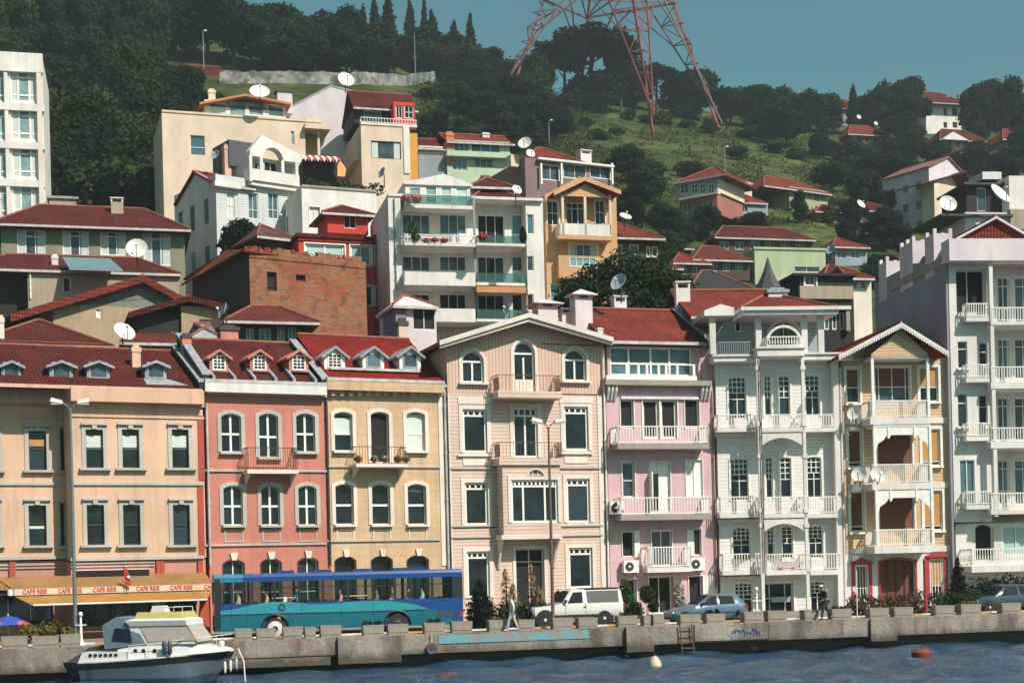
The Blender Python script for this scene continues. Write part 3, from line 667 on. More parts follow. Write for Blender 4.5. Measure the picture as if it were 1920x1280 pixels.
# ================================================================ the row of houses behind the quay road
P_peach = plaster('peach_plaster', (.68, .435, .305), .7)
P_salmon = plaster('salmon_plaster', (.55, .20, .145), .7, block=-.25)
P_pinkbase = plaster('pink_base_plaster', (.56, .25, .19), .6)
P_brickred = plaster('brick_red_paint', (.42, .075, .04), .4)
P_yellow = plaster('yellow_plaster', (.63, .42, .255), .75, block=.5)
P_rose = plaster('rose_boards', (.72, .52, .43), .3, siding=1.6)
P_rosev = plaster('rose_upright_boards', (.68, .46, .36), .3, vert=1.6)
P_rosew = plaster('rose_white_trim', (.76, .66, .58), .3)
P_pink = plaster('pink_plaster', (.64, .41, .44), .5)
P_white = plaster('white_boards', (.80, .76, .73), .3, siding=1.5, line=.8)
P_whitep = plaster('white_plaster', (.74, .70, .66), .5)
P_ochre = plaster('ochre_boards', (.70, .47, .29), .3, siding=1.7)
P_greyst = plaster('grey_stone_trim', (.48, .45, .41), .5)
P_lav = plaster('lavender_white', (.66, .58, .62), .3)
P_red = plaster('red_plaster', (.52, .05, .035), .3)
M_wbrown = plain('dark_brown_frame', (.07, .035, .025), .6)
M_awn = plain('awning_canvas_ochre', (.37, .175, .04), .85, scale=1, vary=.2)
M_awnb = plain('awning_canvas_brown', (.30, .15, .05), .85, scale=1, vary=.25)
G_row = 'houses of the waterfront row'

def edge(h, px, py=1100, v=0): u, z = h.P(px, py, v); p = h.W(u, v, 0); return p.y
def dormer(h, x0, y0, x1, y1, apex, mat, v, roofm, dep=2.2, kind='gable', grid=True):
    u0, u1, z0, z1 = h.rect(x0, y0, x1, y1, v); um = (u0 + u1) / 2; za = h.P((x0 + x1) / 2, apex, v)[1]
    o = MB().prism([(u0, z0), (u1, z0), (u1, z1), (um, za - .1), (u0, z1)], v, v + dep).build('dormer', mat, h.root)
    w = u1 - u0; a, b = u0 + w * .22, u1 - w * .22; zc, zd = z0 + (z1 - z0) * .18, z1 - (z1 - z0) * .04
    if kind == 'hood': a, b, zc, zd = u0 + w * .16, u1 - w * .16, z0 + (z1 - z0) * .16, z1 + (za - z1) * .25
    m = MB(); m.band([(a, zc), (b, zc), (b, zd), (a, zd)], -.08, v - .04, v + .02, True)
    if grid:
        for i in (1, 2): uu = a + (b - a) * i / 3; m.box(uu - .02, uu + .02, v - .03, v - .004, zc, zd)
        for i in (1, 2, 3): zz = zc + (zd - zc) * i / 4; m.box(a, b, v - .028, v - .004, zz - .02, zz + .02)
    m.build('window_frame', M_white if grid else M_lead, o)
    MB().quad((a, v - .003, zc), (b, v - .003, zc), (b, v - .003, zd), (a, v - .003, zd)).build('pane', M_glass if grid else MATS['grey_glass2'], o)
    e = w * .17; r = MB()
    for sx in (-1, 1):
        ue = um + sx * (w / 2 + e); ze = z1 - (za - z1) * e / (w / 2)
        r.add([(um, v - .25, za), (ue, v - .25, ze), (ue, v + dep + .4, ze), (um, v + dep + .4, za), (um, v - .25, za - .13), (ue, v - .25, ze - .13), (ue, v + dep + .4, ze - .13), (um, v + dep + .4, za - .13)],
              [(0, 1, 2, 3), (7, 6, 5, 4), (0, 4, 5, 1), (1, 5, 6, 2), (2, 6, 7, 3)])
    r.build('dormer_roof', roofm, o)
    if kind == 'hood': MB().slab([(u0 - .1, v - .7, z0 - .32), (u1 + .9, v - .7, z0 - .32), (u1 + .1, v, z0 + .03), (u0 - .1, v, z0 + .03)], .06).build('lead_apron', M_lead, o)
    return o
MATS['grey_glass2'] = M_glassg
def parapet(h, u, v0, v1, z0, z1, mat, capm, w=.3, hh=.35, name='roof_parapet'):
    o = MB().prismx([(v0, z0 - .3), (v1, z1 - .3), (v1, z1 + hh), (v0, z0 + hh)], u - w / 2, u + w / 2).build(name, mat, h.root)
    MB().prismx([(v0 - .05, z0 + hh + .002), (v1, z1 + hh + .002), (v1, z1 + hh + .1), (v0 - .05, z0 + hh + .1)], u - w / 2 - .05, u + w / 2 + .05).build('coping', capm, o)
    return o

# ---- peach house with the café
h = House('peach_house', 'long peach three-storey house over a café with four hooded grey dormers', 132, 1100, w=8.6, yaw=26, group=G_row); B1 = h
p = h.block(132, 729, 383, 1047, P_peach, 0, 9); q = h.block(-75, 727, 133, 1049, P_peach, 1.6, 9)
for x0, x1 in ((161, 193.5), (229, 261), (322.5, 354)):
    p.win(x0, 805, x1, 877, vs=(), hs=(.53,), fmat=M_wbrown, fw=.05, sur=.2, smat=P_greyst, sill=.34, hood=1, blind=(.50, .86) if x0 < 400 else 0, bmat=M_blind, rec=.22)
    p.win(x0 + 2, 946, x1 + 2, 1021, vs=(), hs=(.5,), fmat=M_wbrown, fw=.05, sur=.2, smat=P_greyst, sill=.34, hood=1, rec=.22)
for y0, y1, b in ((808, 881, (.62, .8)), (947, 1022, (.42, .5))):
    q.win(54, y0, 87, y1, vs=(), hs=(.55,), fmat=M_wbrown, fw=.05, sur=.2, smat=P_greyst, sill=.3, hood=1, rec=.22, blind=b, bmat=M_ochre if y0 < 900 else M_blind)
    q.win(-34, y0, -4, y1, vs=(), hs=(.55,), fmat=M_wbrown, fw=.05, sur=.2, smat=P_greyst, sill=.3, hood=1, rec=.22)
    q.win(112, y0 - 6, 124, y1 + 2, vs=(), hs=(), fmat=P_greyst, sur=.08, smat=P_greyst, sill=.1, rec=.22)
for a, b, v in ((133, 383, 0), (-75, 131, 1.6)):
    h.band(a, 728, b, 754, P_peach, v, .55); h.band(a, 754.5, b, 760, P_peach, v, .12, 'cornice_moulding'); h.band(a, 779, b, 783, P_peach, v, .07, 'string_course'); h.band(a, 904, b, 909, P_greyst, v, .1, 'string_course'); h.band(a, 1043, b, 1049, P_greyst, v, .12, 'string_course')
for y0, y1 in ((779, 900), (912, 1042)): h.box('corner_pilaster', 372, y0, 383, y1, P_brickred, -.05, .05)
g = h.block(133, 1050, 386, None, P_pinkbase, .05, 8.9, 'ground_wall'); g2 = h.block(-75, 1052, 132, None, P_pinkbase, 1.65, 8.9, 'ground_wall')
for x0, x1 in ((146, 286), (308, 368)): g.win(x0, 1093, x1, 1172, vs=(.25, .5, .75), hs=(.75,), fmat=M_wbrown, name='shopfront', rec=.3)
g2.win(-70, 1095, 100, 1172, vs=(.25, .5, .75), hs=(.75,), fmat=M_wbrown, name='shopfront', rec=.3)
for x in (294, 300, 372): h.box('base_pier', x, 1051, x + 9, 1108, P_brickred, -.1, .1)
h.box('base_pier', 18, 1052, 29, 1110, P_brickred, 1.5, 1.7)
for y in (1054, 1060): h.band(134, y, 290, y + 2, P_greyst, .05, .08, 'base_moulding'); h.band(-75, y + 4, 128, y + 6, P_greyst, 1.65, .08, 'base_moulding')
h.box('sign_box', 143, 1068, 280, 1079, M_dark, -.35, .04); h.box('sign_rail', 143, 1066.5, 282, 1068, P_rosew, -.38, .04)
uL, uR = h.P(-75, 900)[0], h.P(376, 729)[0]; ze = h.P(250, 727)[1]; zr = h.P(200, 655, 5.2)[1]
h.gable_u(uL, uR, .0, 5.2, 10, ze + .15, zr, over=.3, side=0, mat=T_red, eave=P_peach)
parapet(h, uR + .05, -.3, 5.2, ze + .05, zr, plain('black_tar', (.02, .02, .024), .8), M_lead, .4, .3)
k = (zr - ze - .15) / 5.2
for x0, x1 in ((3, 40), (93, 137), (163, 206), (272, 312)):
    v = .85; dormer(h, x0, 684, x1, 711, 676, M_lead, v, M_lead, 2.5, 'hood', False)
h.chimney(248, 645, 264, 694, 2.6, P_peach, kind='flat'); h.pipe(387, 757, 1060, -.05, M_gutter, 393)
h.pipe(132, 770, 1045, 0, M_grey, 137, r=.035); h.done()

# ---- salmon house
h = House('salmon_house', 'salmon red townhouse with small gabled dormers and a curved iron balcony', 384, 1100, Y=edge(B1, 384), yaw=26, group=G_row); B2 = h
p = h.block(385, 722, 613, None, P_salmon, 0, 9.5)
for i, (x0, x1) in enumerate(((415, 452), (486, 521.5), (555.5, 590.5))):
    p.win(x0, 775, x1, 857 if i == 1 else 847, vs=(.5,), hs=(.47,), arch=.32, sur=.2, smat=P_greyst, sill=.12, bw=.11, fw=.05, rec=.2, name='balcony_door' if i == 1 else 'window')
    p.win(x0 + 4, 910, x1 + 3, 984, vs=(.5,), hs=(.48,), arch=.32, sur=.2, smat=P_greyst, sill=.1, bw=.11, fw=.05, rec=.2, panel=.62)
    p.win(x0 + 5, 1049 - i * 2, x1 + 6, 1150, vs=(.5,), hs=(.4, .7), arch=.4, sur=.05, smat=M_iron, bw=.06, fw=.05, rec=.25)
    u, z = h.P((x0 + x1) / 2 + 5, 1046 - i * 2); MB().prism([(u - .12, z - .1), (u + .12, z - .1), (u + .2, z + .28), (u - .2, z + .28)], -.1, .05).build('keystone', P_rosew, h.root)
h.band(385, 720, 613, 737, P_whitep, 0, .5); h.band(385, 737.4, 613, 741, P_greyst, 0, .22, 'cornice_moulding'); h.band(385, 880, 613, 884, P_greyst, 0, .1, 'string_course'); h.band(385, 1018, 613, 1022, P_greyst, 0, .1, 'string_course')
h.band(385, 713, 613, 719.6, M_gutter, 0, .5, 'gutter')
h.balcony(464, 560, 880, 887, 838, 0, .95, P_rosew, 'iron', M_iron, .13, 2, sag=.16)
uL, uR = h.P(386, 720)[0], h.P(612, 720)[0]; ze = h.P(500, 716)[1]; zr = h.P(450, 641, 5.2)[1]; k = (zr - ze) / 5.2
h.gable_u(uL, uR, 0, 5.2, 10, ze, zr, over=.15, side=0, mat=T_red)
M_tar = MATS['black_tar']
parapet(h, uL - .02, -.1, 5.2, ze, zr, M_tar, M_lead, .34, .25); parapet(h, uR - .1, -.1, 5.2, ze, zr, M_tar, M_lead, .34, .2)
for x0, x1 in ((391, 430), (467, 506), (540, 580)):
    v = .95; dormer(h, x0 + 2, 667, x1 - 2, 697, 655, P_salmon, v, P_salmon)
    u0, u1, z0, z1 = h.rect(x0, 667, x1, 697, v)
    for u in (u0, u1): MB().prismx([(-.1, ze + .02), (v + .5, z0 + .1), (v + .5, z0 + .3), (-.1, ze + .22)], u - .07, u + .07).build('roof_kerb', M_lead, h.root)
h.chimney(342, 624, 359, 656, 3.6, P_salmon, M_iron); h.chimney(414, 608, 447, 645, 5.2, P_salmon, M_iron)
h.pipe(612, 745, 1060, 0, M_iron, 616); h.done()

# ---- yellow house
h = House('yellow_house', 'pale yellow townhouse with white dormers and a flower balcony under one tall dark door', 613, 1100, Y=edge(B2, 613), yaw=25, group=G_row); B3 = h
p = h.block(614, 716, 834, None, P_yellow, 0, 9.5)
for i, (x0, x1) in enumerate(((627, 661), (695.5, 729.5), (762.5, 797))):
    p.win(x0, 772, x1, 867 if i == 1 else 845, vs=(), hs=() if i == 1 else (.45,), arch=.28, sur=.2, smat=P_rosew, sill=0 if i == 1 else .12, bw=.12, fw=.06, rec=.25, name='balcony_door' if i == 1 else 'window', gmat=M_dark if i == 1 else None,
          blind=(None, (.5, .9), None)[0] or ((.48, .86) if i == 0 else (.02, .95) if i == 2 else 0), bmat=M_blind)
    p.win(x0 + 2, 907, x1 + 2, 983, vs=(), hs=(.48,), arch=.28, sur=.2, smat=P_rosew, sill=.1, bw=.12, fw=.06, rec=.25, panel=.62, blind=(.8, .97) if i == 2 else 0, bmat=M_glassg)
    p.win(x0 + 2.5, 1043 - i, x1 + 6.5, 1150, vs=(), hs=(.45,), arch=.4, sur=.04, smat=M_iron, fmat=M_wbrown, rec=.3)
    u, z = h.P((x0 + x1) / 2 + 5, 1040 - i); MB().prism([(u - .1, z - .1), (u + .1, z - .1), (u + .17, z + .28), (u - .17, z + .28)], -.1, .05).build('keystone', P_rosew, h.root)
h.band(614, 716, 833, 733, P_yellow, 0, .48); h.band(614, 735, 833, 738, P_yellow, 0, .12, 'cornice_moulding'); h.band(614, 872.5, 826, 876, P_greyst, 0, .1, 'string_course'); h.band(614, 1010, 826, 1014, P_greyst, 0, .1, 'string_course')
m = MB()
for i in range(13): u, z = h.P(622 + i * 16.5, 738); m.box(u - .1, u + .1, -.26, .02, z - .12, z + .1)
m.build('dentils', P_greyst, h.root)
h.box('quoins', 825, 738, 834, 1060, P_rosew, -.05, .05)
h.balcony(668, 764, 869, 875, 836, 0, 1.0, P_rosew, 'iron', M_iron, .16, 2)
uL, uR = h.P(614, 716)[0], h.P(834, 716)[0]; ze = h.P(720, 713)[1]; zr = h.P(700, 634, 5.2)[1]; k = (zr - ze) / 5.2
h.gable_u(uL, uR, 0, 5.2, 10, ze, zr, over=.2, side=0, mat=T_brt)
h.band(614, 710, 834, 716, M_gutter, 0, .5, 'gutter')
u0, u1, z0, z1 = h.rect(619, 691, 788, 695.5, .9); MB().box(u0, u1, .78, 1.0, z0, z1).build('snow_gutter', M_gutter, h.root)
for x0, x1 in ((608, 647), (680, 720), (749, 789)): dormer(h, x0, 664, x1, 692, 649, M_white, 1.1, M_lead, grid=x0 < 640)
h.pipe(831, 720, 1070, -.05, M_gutter, 841); h.done()

# ---- tall rose mansion with the gable
h = House('rose_mansion', 'tall pale rose wooden mansion with a wide gable and three arched top windows', 838, 1100, Y=edge(B3, 836), yaw=20, group=G_row); B4 = h
a = h.block(838, 650, 950, 738, P_rosev, 0, 11); b = h.block(950, 634, 1018, 738, P_rosev, 0, 11); c = h.block(1018, 647, 1132, 738, P_rosev, 0, 11)
for pp, x0, y0, x1, y1 in ((a, 866, 657, 907, 717), (b, 963, 640, 1003, 733), (c, 1058, 654, 1099, 714)):
    pp.win(x0, y0, x1, y1, vs=((.5, 0, .68),), hs=((.66,) if pp is not b else (.76,)), arch=1, sur=.17, smat=P_rosew, sill=.22 if pp is not b else 0, rec=.2, fw=.1, bw=.1, name='balcony_door' if pp is b else 'arched_window')
u0, u1, z0, z1 = h.rect(966, 711, 1001, 733); MB().box(u0, u1, .06, .11, z0, z1).build('door_panel', P_rosew, h.root)
uL, zL = h.P(838, 650); uR, zR = h.P(1132, 647); um, zm = h.P(993, 600); ua, ub = b.u0, b.u1; zt = b.z1
MB().prism([(uL, zL), (ua, zL), (ua, zt), (ub, zt), (ub, zR), (uR, zR), (um, zm)], .001, .3).build('gable', P_rosev, h.root)
um2, zap = h.P(991, 588, -.9); ul, zl = h.P(823, 640, -.9); ur, zr_ = h.P(1149, 634, -.9)
h.gable_v(ul, um2, ur, 0, 13, zl, zap, zr_, over=0, front=.95, mat=tile('orange_red_tiles', (.48, .10, .03), 1.6), fascia=P_rosew, fw=.22)
m = MB()
for (x0, y0), (x1, y1) in (((824, 646), (991, 596)), ((991, 596), (1148, 640))):
    (q0, w0), (q1, w1) = h.P(x0, y0, -.85), h.P(x1, y1, -.85); m.add([(q0, -.9, w0), (q1, -.9, w1), (q1, -.9, w1 - .2), (q0, -.9, w0 - .2), (q0, -.7, w0), (q1, -.7, w1), (q1, -.7, w1 - .2), (q0, -.7, w0 - .2)], [(0, 1, 2, 3), (7, 6, 5, 4), (0, 4, 5, 1), (3, 2, 6, 7)])
m.build('eave_moulding', P_rosew, h.root)
p = h.block(838, 739, 1132, 987, P_rose, 0, 11); p2 = h.block(838, 988, 1132, None, P_rose, 0, 11)
def transom(pn, x0, y0, x1, y1, door=False, n=4):
    t = (8 if not door else 10) / (y1 - y0); vs = [((i + 1) / n, 1 - t * 1.25, 1) for i in range(n - 1)]
    if door: vs += [(.5, 0, 1 - t)]
    return pn.win(x0, y0, x1, y1, vs=vs, hs=(1 - t * 1.5,), fw=.12 if not door else .1, bw=.1, sur=.22, smat=P_rosew, rec=.16, name='balcony_door' if door else 'window')
for x0, y0, x1, y1 in ((868, 767, 913, 848), (1058, 762, 1103, 844)):
    transom(p, x0, y0, x1, y1); h.band(x0 - 9, y1 + 4, x1 + 9, y1 + 7, P_rosew, 0, .14, 'sill'); 
    u0, u1, z0, z1 = h.rect(x0, y1 + 9, x1, y1 + 24); MB().band([(u0, z0), (u1, z0), (u1, z1), (u0, z1)], .06, -.05, .02, True).box(u0, u1, -.025, .02, z0, z1).build('apron_panel', P_rosew, h.root)
    h.band(x0 - 9, 744, x1 + 9, 757, P_rosew, 0, .05, 'frieze')
transom(p, 963, 764, 1008, 857, True); transom(p, 872, 904, 915, 984); transom(p, 1063, 897, 1106, 979)
transom(p2, 876, 1033, 918, 1120); transom(p2, 1067, 1026, 1111, 1102)
p2.win(968, 1028, 1021, 1150, vs=(.5,), hs=(.8,), fmat=P_rosew, sur=.18, smat=P_rosew, rec=.25, name='front_door', gmat=M_dark)
for y in (876, 984, 1003): h.band(838, y, 942 if y < 1003 else 1132, y + 3, P_greyst, 0, .1, 'string_course')
for y in (876, 984): h.band(1050, y - 1, 1132, y + 2, P_greyst, 0, .1, 'string_course')
for x in (838, 1124): h.box('corner_board', x, 740, x + 9, 1110, P_rosew, -.05, .05)
bay = h.block(943, 868, 1051, 1001, P_rose, -1.0, 0, 'bay')
bay.win(959, 899, 1046, 979, vs=[(.26, 0, 1), (.73, 0, 1)] + [(x, .88, 1) for x in (.09, .18, .36, .45, .54, .63, .82, .91)], hs=(.85,), fw=.11, bw=.11, sur=.2, smat=P_rosew, rec=.14, name='bay_window')
bay.win(988, 880, 1021, 897, vs=(.35, .65), hs=(.45,), arch=1, sur=.07, smat=P_rosew, fmat=P_rosew, rec=.1, name='fanlight', fw=.05, bw=.05, gmat=M_brown)
u0, u1, z0, z1 = h.rect(940, 1001, 1054, 1010, -1.05); MB().box(u0, u1, -1.1, 0, z0, z1).build('bay_cornice', P_rosew, h.root)
for u in (u0 + .1, u1 - .2): MB().prismx([(0, z0), (-.95, z0), (-.5, z0 - .6), (-.1, z0 - 1.6), (0, z0 - 1.7)], u, u + .12).build('bay_bracket', P_rosew, h.root)
for x0, x1, y0, y1, yr in ((934, 1054, 733, 746, 702), (936, 1056, 858, 871, 828)):
    o = h.balcony(x0, x1, y0, y1, yr, 0, 1.15, P_rose, 'iron', M_rust, .2)
    u0, u1, z0, z1 = h.rect(x0, y0, x1, y1, -1.1); zt = h.P(x0, yr, -1.1)[1]
    for uu in (u0 + .08, u1 - .08):
        m = MB()
        for i in range(4): m.bar((uu, -1.0 + i * .22, z1 + .1), (uu, -.9 + i * .22, zt - .1), .06, .05)
        m.bar((uu, -1.05, z1 + .1), (uu, -.2, z1 + .1), .05).build('scroll_panel', M_rust, o)
for x0, y0, x1, y1, kd in ((1079, 543, 1111, 616, 'pyr'), (1009, 562, 1046, 602, 'pyr')): h.chimney(x0, y0, x1, y1, 2.5, P_lav, P_lav, kd)
h.chimney(1054, 577, 1072, 606, 3.2, P_whitep, P_whitep, 'slot'); h.chimney(1121, 614, 1131, 626, .6, P_whitep, P_whitep)
h.pipe(1130, 655, 1110, -.05, M_white, 1140); h.pipe(836, 700, 1100, -.02, M_iron, 846, r=.04); h.done()

# ---- pink house
h = House('pink_house', 'narrow pink house with concrete balconies and a glazed winter garden under red tiles', 1137, 1100, Y=edge(B4, 1134), yaw=16, group=G_row); B5 = h
p = h.block(1136, 716, 1337, None, P_pink, 0, 10)
t = h.block(1139, 648, 1314, 716, P_pink, .35, 9, 'winter_garden_wall')
t.win(1144, 651, 1297, 704, vs=(.23, .5, .73), hs=(.42,), fw=.09, bw=.12, gmat=M_glassb, name='winter_garden', rec=.15)
h.block(1315, 636, 1337, 716, P_pink, .36, 9, 'upper_side_wall')
h.band(1137, 639, 1318, 650, plaster('dull_mauve', (.26, .12, .13), .3), .35, .14, 'fascia')
u0, u1, z0, z1 = h.rect(1141, 683, 1303, 706, -.3); m = MB(); m.bar((u0, -.3, z1), (u1, -.3, z1), .07)
for x in (1175, 1197, 1213, 1235, 1249, 1270, 1301): u = h.P(x, 690, -.3)[0]; m.box(u - .07, u + .07, -.33, -.22, z0, z1)
m.build('roof_terrace_railing', M_white, h.root)
u0, u1, z0, z1 = h.rect(1137, 704, 1306, 712, -.4); MB().box(u0, u1, -.45, .02, z0, z1).build('terrace_kerb', M_white, h.root)
u0, u1, z0, z1 = h.rect(1135, 712.5, 1334, 722, -.5); MB().box(u0, u1, -.55, .02, z0, z1).build('terrace_slab', M_conc, h.root)
for x0 in (1141, 1317):
    for i in range(3): u, z = h.P(x0 + i * 7, 723, -.3); MB().prismx([(-.45, z), (-.1, z), (-.02, z - .75), (-.12, z - .8), (-.4, z - .3)], u - .06, u + .06).build('terrace_bracket', P_whitep, h.root)
p.win(1163, 749, 1188, 803, vs=(), hs=(), fw=.08, rec=.2, gmat=M_dark, sur=.05)
p.win(1205, 748, 1236, 822, vs=(), hs=(), fw=.14, rec=.2, gmat=M_dark, sur=.06, name='balcony_door'); p.win(1239, 748, 1270, 822, vs=(), hs=(), fw=.14, rec=.2, gmat=M_dark, sur=.06, name='balcony_door')
p.win(1284, 748, 1311, 803, vs=(), hs=(), fw=.08, rec=.2, gmat=M_dark, sur=.05); h.band(1165, 743, 1310, 748, P_whitep, 0, .16, 'lintel')
p.win(1167, 866, 1190, 932, vs=(), hs=(.48,), fw=.08, rec=.2, sur=.08, smat=P_rosew, gmat=M_glassg)
p.win(1219, 865, 1257, 960, vs=(.42,), hs=(), fw=.05, rec=.15, sur=.05, gmat=M_white, name='shuttered_door')
u0, u1, z0, z1 = h.rect(1227, 888, 1236, 955); MB().box(u0, u1, .08, .13, z0, z1).build('door_gap', M_glass, h.root)
u0, u1, z0, z1 = h.rect(1221, 885, 1227.5, 958, -.3); MB().box(u0 - .02, u0 + .05, -.5, .1, z0, z1).build('open_shutter', M_white, h.root)
p.win(1286, 862, 1317, 932, vs=(.5,), hs=(), fw=.04, rec=.08, gmat=M_white, sur=.04, name='shuttered_window')
p.win(1167, 996, 1189, 1043, vs=(), hs=(), fw=.05, rec=.2, gmat=M_dark, sur=.05); p.win(1222, 994, 1260, 1060, vs=(.5,), hs=(), fw=.07, rec=.2, gmat=M_glassg, sur=.05, name='balcony_door')
p.win(1301, 991, 1315, 1040, vs=(), hs=(), fw=.05, rec=.2, gmat=M_dark, sur=.04)
for x0, x1, y0, y1 in ((1190, 1200, 994, 1045), (1289, 1300, 992, 1041)): h.box('shutter', x0, y0, x1, y1, M_white, -.06, .0)
p.win(1171, 1085, 1194, 1150, vs=(), hs=(), fw=.08, rec=.3, gmat=M_dark, sur=.05, name='front_door'); p.win(1217, 1080, 1264, 1150, vs=(.5,), hs=(), fw=.08, rec=.5, gmat=M_dark, name='front_door', sur=.05); p.win(1292, 1079, 1318, 1150, vs=(), hs=(), fw=.06, rec=.3, gmat=M_dark, sur=.05, name='front_door')
h.box('white_wall_patch', 1319, 1078, 1338, 1140, P_whitep, -.02, .02)
h.balcony(1158, 1330, 831, 841, 798, 0, 1.15, M_conc, 'bal', M_white, .17); h.balcony(1164, 1334, 964, 974, 931, 0, 1.15, M_conc, 'bal', M_white, .17); h.balcony(1214, 1298, 1063, 1072, 1024, 0, .95, P_whitep, 'bal', M_white, .16)
uL, uR = h.P(1132, 640)[0], h.P(1326, 632)[0]; ze = h.P(1230, 636, -.2)[1]; zr = h.P(1200, 582, 5)[1]
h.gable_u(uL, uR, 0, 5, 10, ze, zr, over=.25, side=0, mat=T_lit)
parapet(h, uR + .02, -.1, 5, ze - .1, zr - .05, M_tar, M_lead, .25, .2)
h.chimney(1152, 554, 1175, 590, 5.2, P_whitep, P_whitep, 'slot')
h.pipe(1334, 720, 1100, 0, M_rust, 1341, r=.04); h.done()

# ---- white ornate house
h = House('white_wooden_house', 'ornate white wooden house with slender posts, curved balconies and an arched top loggia', 1341, 1095, Y=edge(B5, 1340), yaw=5, group=G_row); B6 = h
p = h.block(1341, 664, 1572, None, P_white, 0, 10)
def lattice(pn, x0, y0, x1, y1, n=4, **k):
    vs = [(i / n, .62, 1) for i in range(1, n)] + ([(.5, 0, .62)] if n > 2 else [(.5, .45, .62)])
    kw = dict(fw=.06, bw=.05, rec=.14, sur=.1, arch=.18); kw.update(k)
    return pn.win(x0, y0, x1, y1, vs=vs, hs=(.62, .75, .88, .47), **kw)
rows = ((706, 785), (859, 938), (988, 1050), (1092, 1150))
for i, (y0, y1) in enumerate(rows):
    d = i * 4
    lattice(p, 1366 + d, y0, 1399 + d, y1); lattice(p, 1460 + d * .7, y0 - 2, 1481 + d * .7, y1 - 4, 2) if i < 3 else None; lattice(p, 1510 + d * .8, y0 - 3, 1537 + d * .8, y1 - 4, 3)
    if i < 3: lattice(p, 1433 + d * .7, y0 - 2, 1446 + d * .7, y1 - 4, 2)
p.win(1430, 1092, 1488, 1150, vs=(.25, .75), hs=(.5,), fw=.07, rec=.3, sur=.1, name='shop_window')
h.box('banner', 1446, 1118, 1482, 1128, plain('grey_banner', (.30, .36, .38)), -.08, -.03)
# the projecting middle with slender posts, and curved balconies
for i, (yt, yb, yr) in enumerate(((801, 809, 776), (962, 970, 930), (1068, 1077, 1037))):
    d = i * 5
    for x0, x1, pj in ((1345 + d, 1425 + d, .9), (1427 + d, 1508 + d, 1.5), (1510 + d, 1566 + d, 1.0)):
        o = h.balcony(x0, x1, yt, yb, yr, 0, pj, P_whitep, 'bal', M_white, .15)
    h.band(1342 + d, yb + 1, 1574 + d, yb + 7, P_whitep, 0, .3, 'cornice_moulding')
    # curved valance between the posts
    u0, z0 = h.P(1427 + d, yb + 4, -1.45); u1, _ = h.P(1503 + d, yb + 4, -1.45); pts = [(u0, z0), (u1, z0)] + [(u1 + (u0 - u1) * k / 10, z0 - .25 - .45 * abs(1 - 2 * k / 10) ** 2) for k in range(11)]
    if i < 2: MB().prism(pts, -1.48, -1.40).build('carved_valance', P_whitep, h.root)
u0, u1, z0, z1 = h.rect(1427, 661, 1506, 666, -1.4); z0g = ROADZ - h.zb
for x, xb in ((1420, 1430), (1503, 1515)):
    u, zt = h.P(x, 663, -1.4); ub = h.P(xb, 1100, -1.4)[0]; uu = (u + ub) / 2
    m = MB().box(uu - .09, uu + .09, -1.5, -1.32, z0g, zt)
    for y in (690, 795, 855, 957, 985): zz = h.P(x, y, -1.4)[1]; m.box(uu - .14, uu + .14, -1.55, -1.27, zz - .12, zz + .12)
    m.build('post', P_whitep, h.root)
u, zt = h.P(1570, 662, -1.0); MB().box(u - .16, u + .16, -.6, -.2, z0g, zt).build('post', P_whitep, h.root)
# cornices of the top balcony
for x0, x1, y0, y1, v in ((1338, 1422, 668, 677, -1.0), (1420, 1508, 653, 667, -1.6), (1503, 1600, 664, 674, -1.0)):
    u0, u1, z0, z1 = h.rect(x0, y0, x1, y1, v); MB().box(u0, u1, v, .3, z0, z1).box(u0 - .08, u1 + .08, v - .1, .3, z1, z1 + .1).build('top_cornice', P_whitep, h.root)
# set-back top loggia
lg = h.block(1343, 590, 1545, 664, plaster('grey_blue_boards', (.36, .42, .45), .2, siding=1.5), 1.2, 8, 'loggia_wall')
lg.win(1440, 601, 1500, 655, vs=(.5,), hs=(.3,), arch=1, fw=.1, rec=.15, gmat=M_glassg, sur=.1, name='arched_door'); lg.win(1378, 600, 1390, 622, vs=(), hs=(), rec=.1, gmat=M_dark, name='small_window')
o = h.balcony(1345, 1424, 666, 669, 640, .2, .9, M_white, 'bal', M_grey, .13, name='loggia_balcony'); o = h.balcony(1437, 1502, 650, 655, 630, 0, 1.5, P_whitep, 'turn', M_white, .16, name='loggia_balcony')
pts = [(1438, 660)]
u0, z0 = h.P(1432, 655, -1.2); u1, z1 = h.P(1507, 590, -1.2); ap = arc_pts(u0 + .25, u1 - .25, z0 + .3, (u1 - u0 - .5) / 2, 14)
m = MB().band([(u1 - .25, z0)] + ap + [(u0 + .25, z0)], -.14, -1.25, -1.1); m.build('loggia_arch', P_whitep, h.root)
for x in (1335, 1421, 1507, 1538): u, zt = h.P(x, 588, -.9); zb_ = h.P(x, 664, -.9)[1]; MB().box(u - .17, u + .17, -1.0, -.66, zb_, zt).build('loggia_post', P_whitep, h.root)
u0, u1, z0, z1 = h.rect(1392, 576, 1570, 590, -1.4); MB().box(u0, u1, -1.6, 8, z0, z1 - .2).box(u0 - .15, u1 + .15, -1.75, 8, z1 - .2, z1).build('loggia_eave', P_whitep, h.root)
u0, u1, z0, z1 = h.rect(1320, 582, 1376, 592, -1.2); MB().prism([(u0, z0), (u1, z0), (u1, z1 + .15), (u0 + (u1 - u0) * .55, z1 + .35), (u0, z1)], -1.3, 6).build('loggia_eave', P_whitep, h.root)
zr = h.P(1400, 545, 7)[1]; ua, ub = h.P(1282, 590, 3)[0], h.P(1440, 560, 7)[0]; ze = h.P(1350, 592, 1)[1]
h.gable_u(ua, ub, 1, 7, 12, ze, zr, over=0, side=0, mat=T_lit)
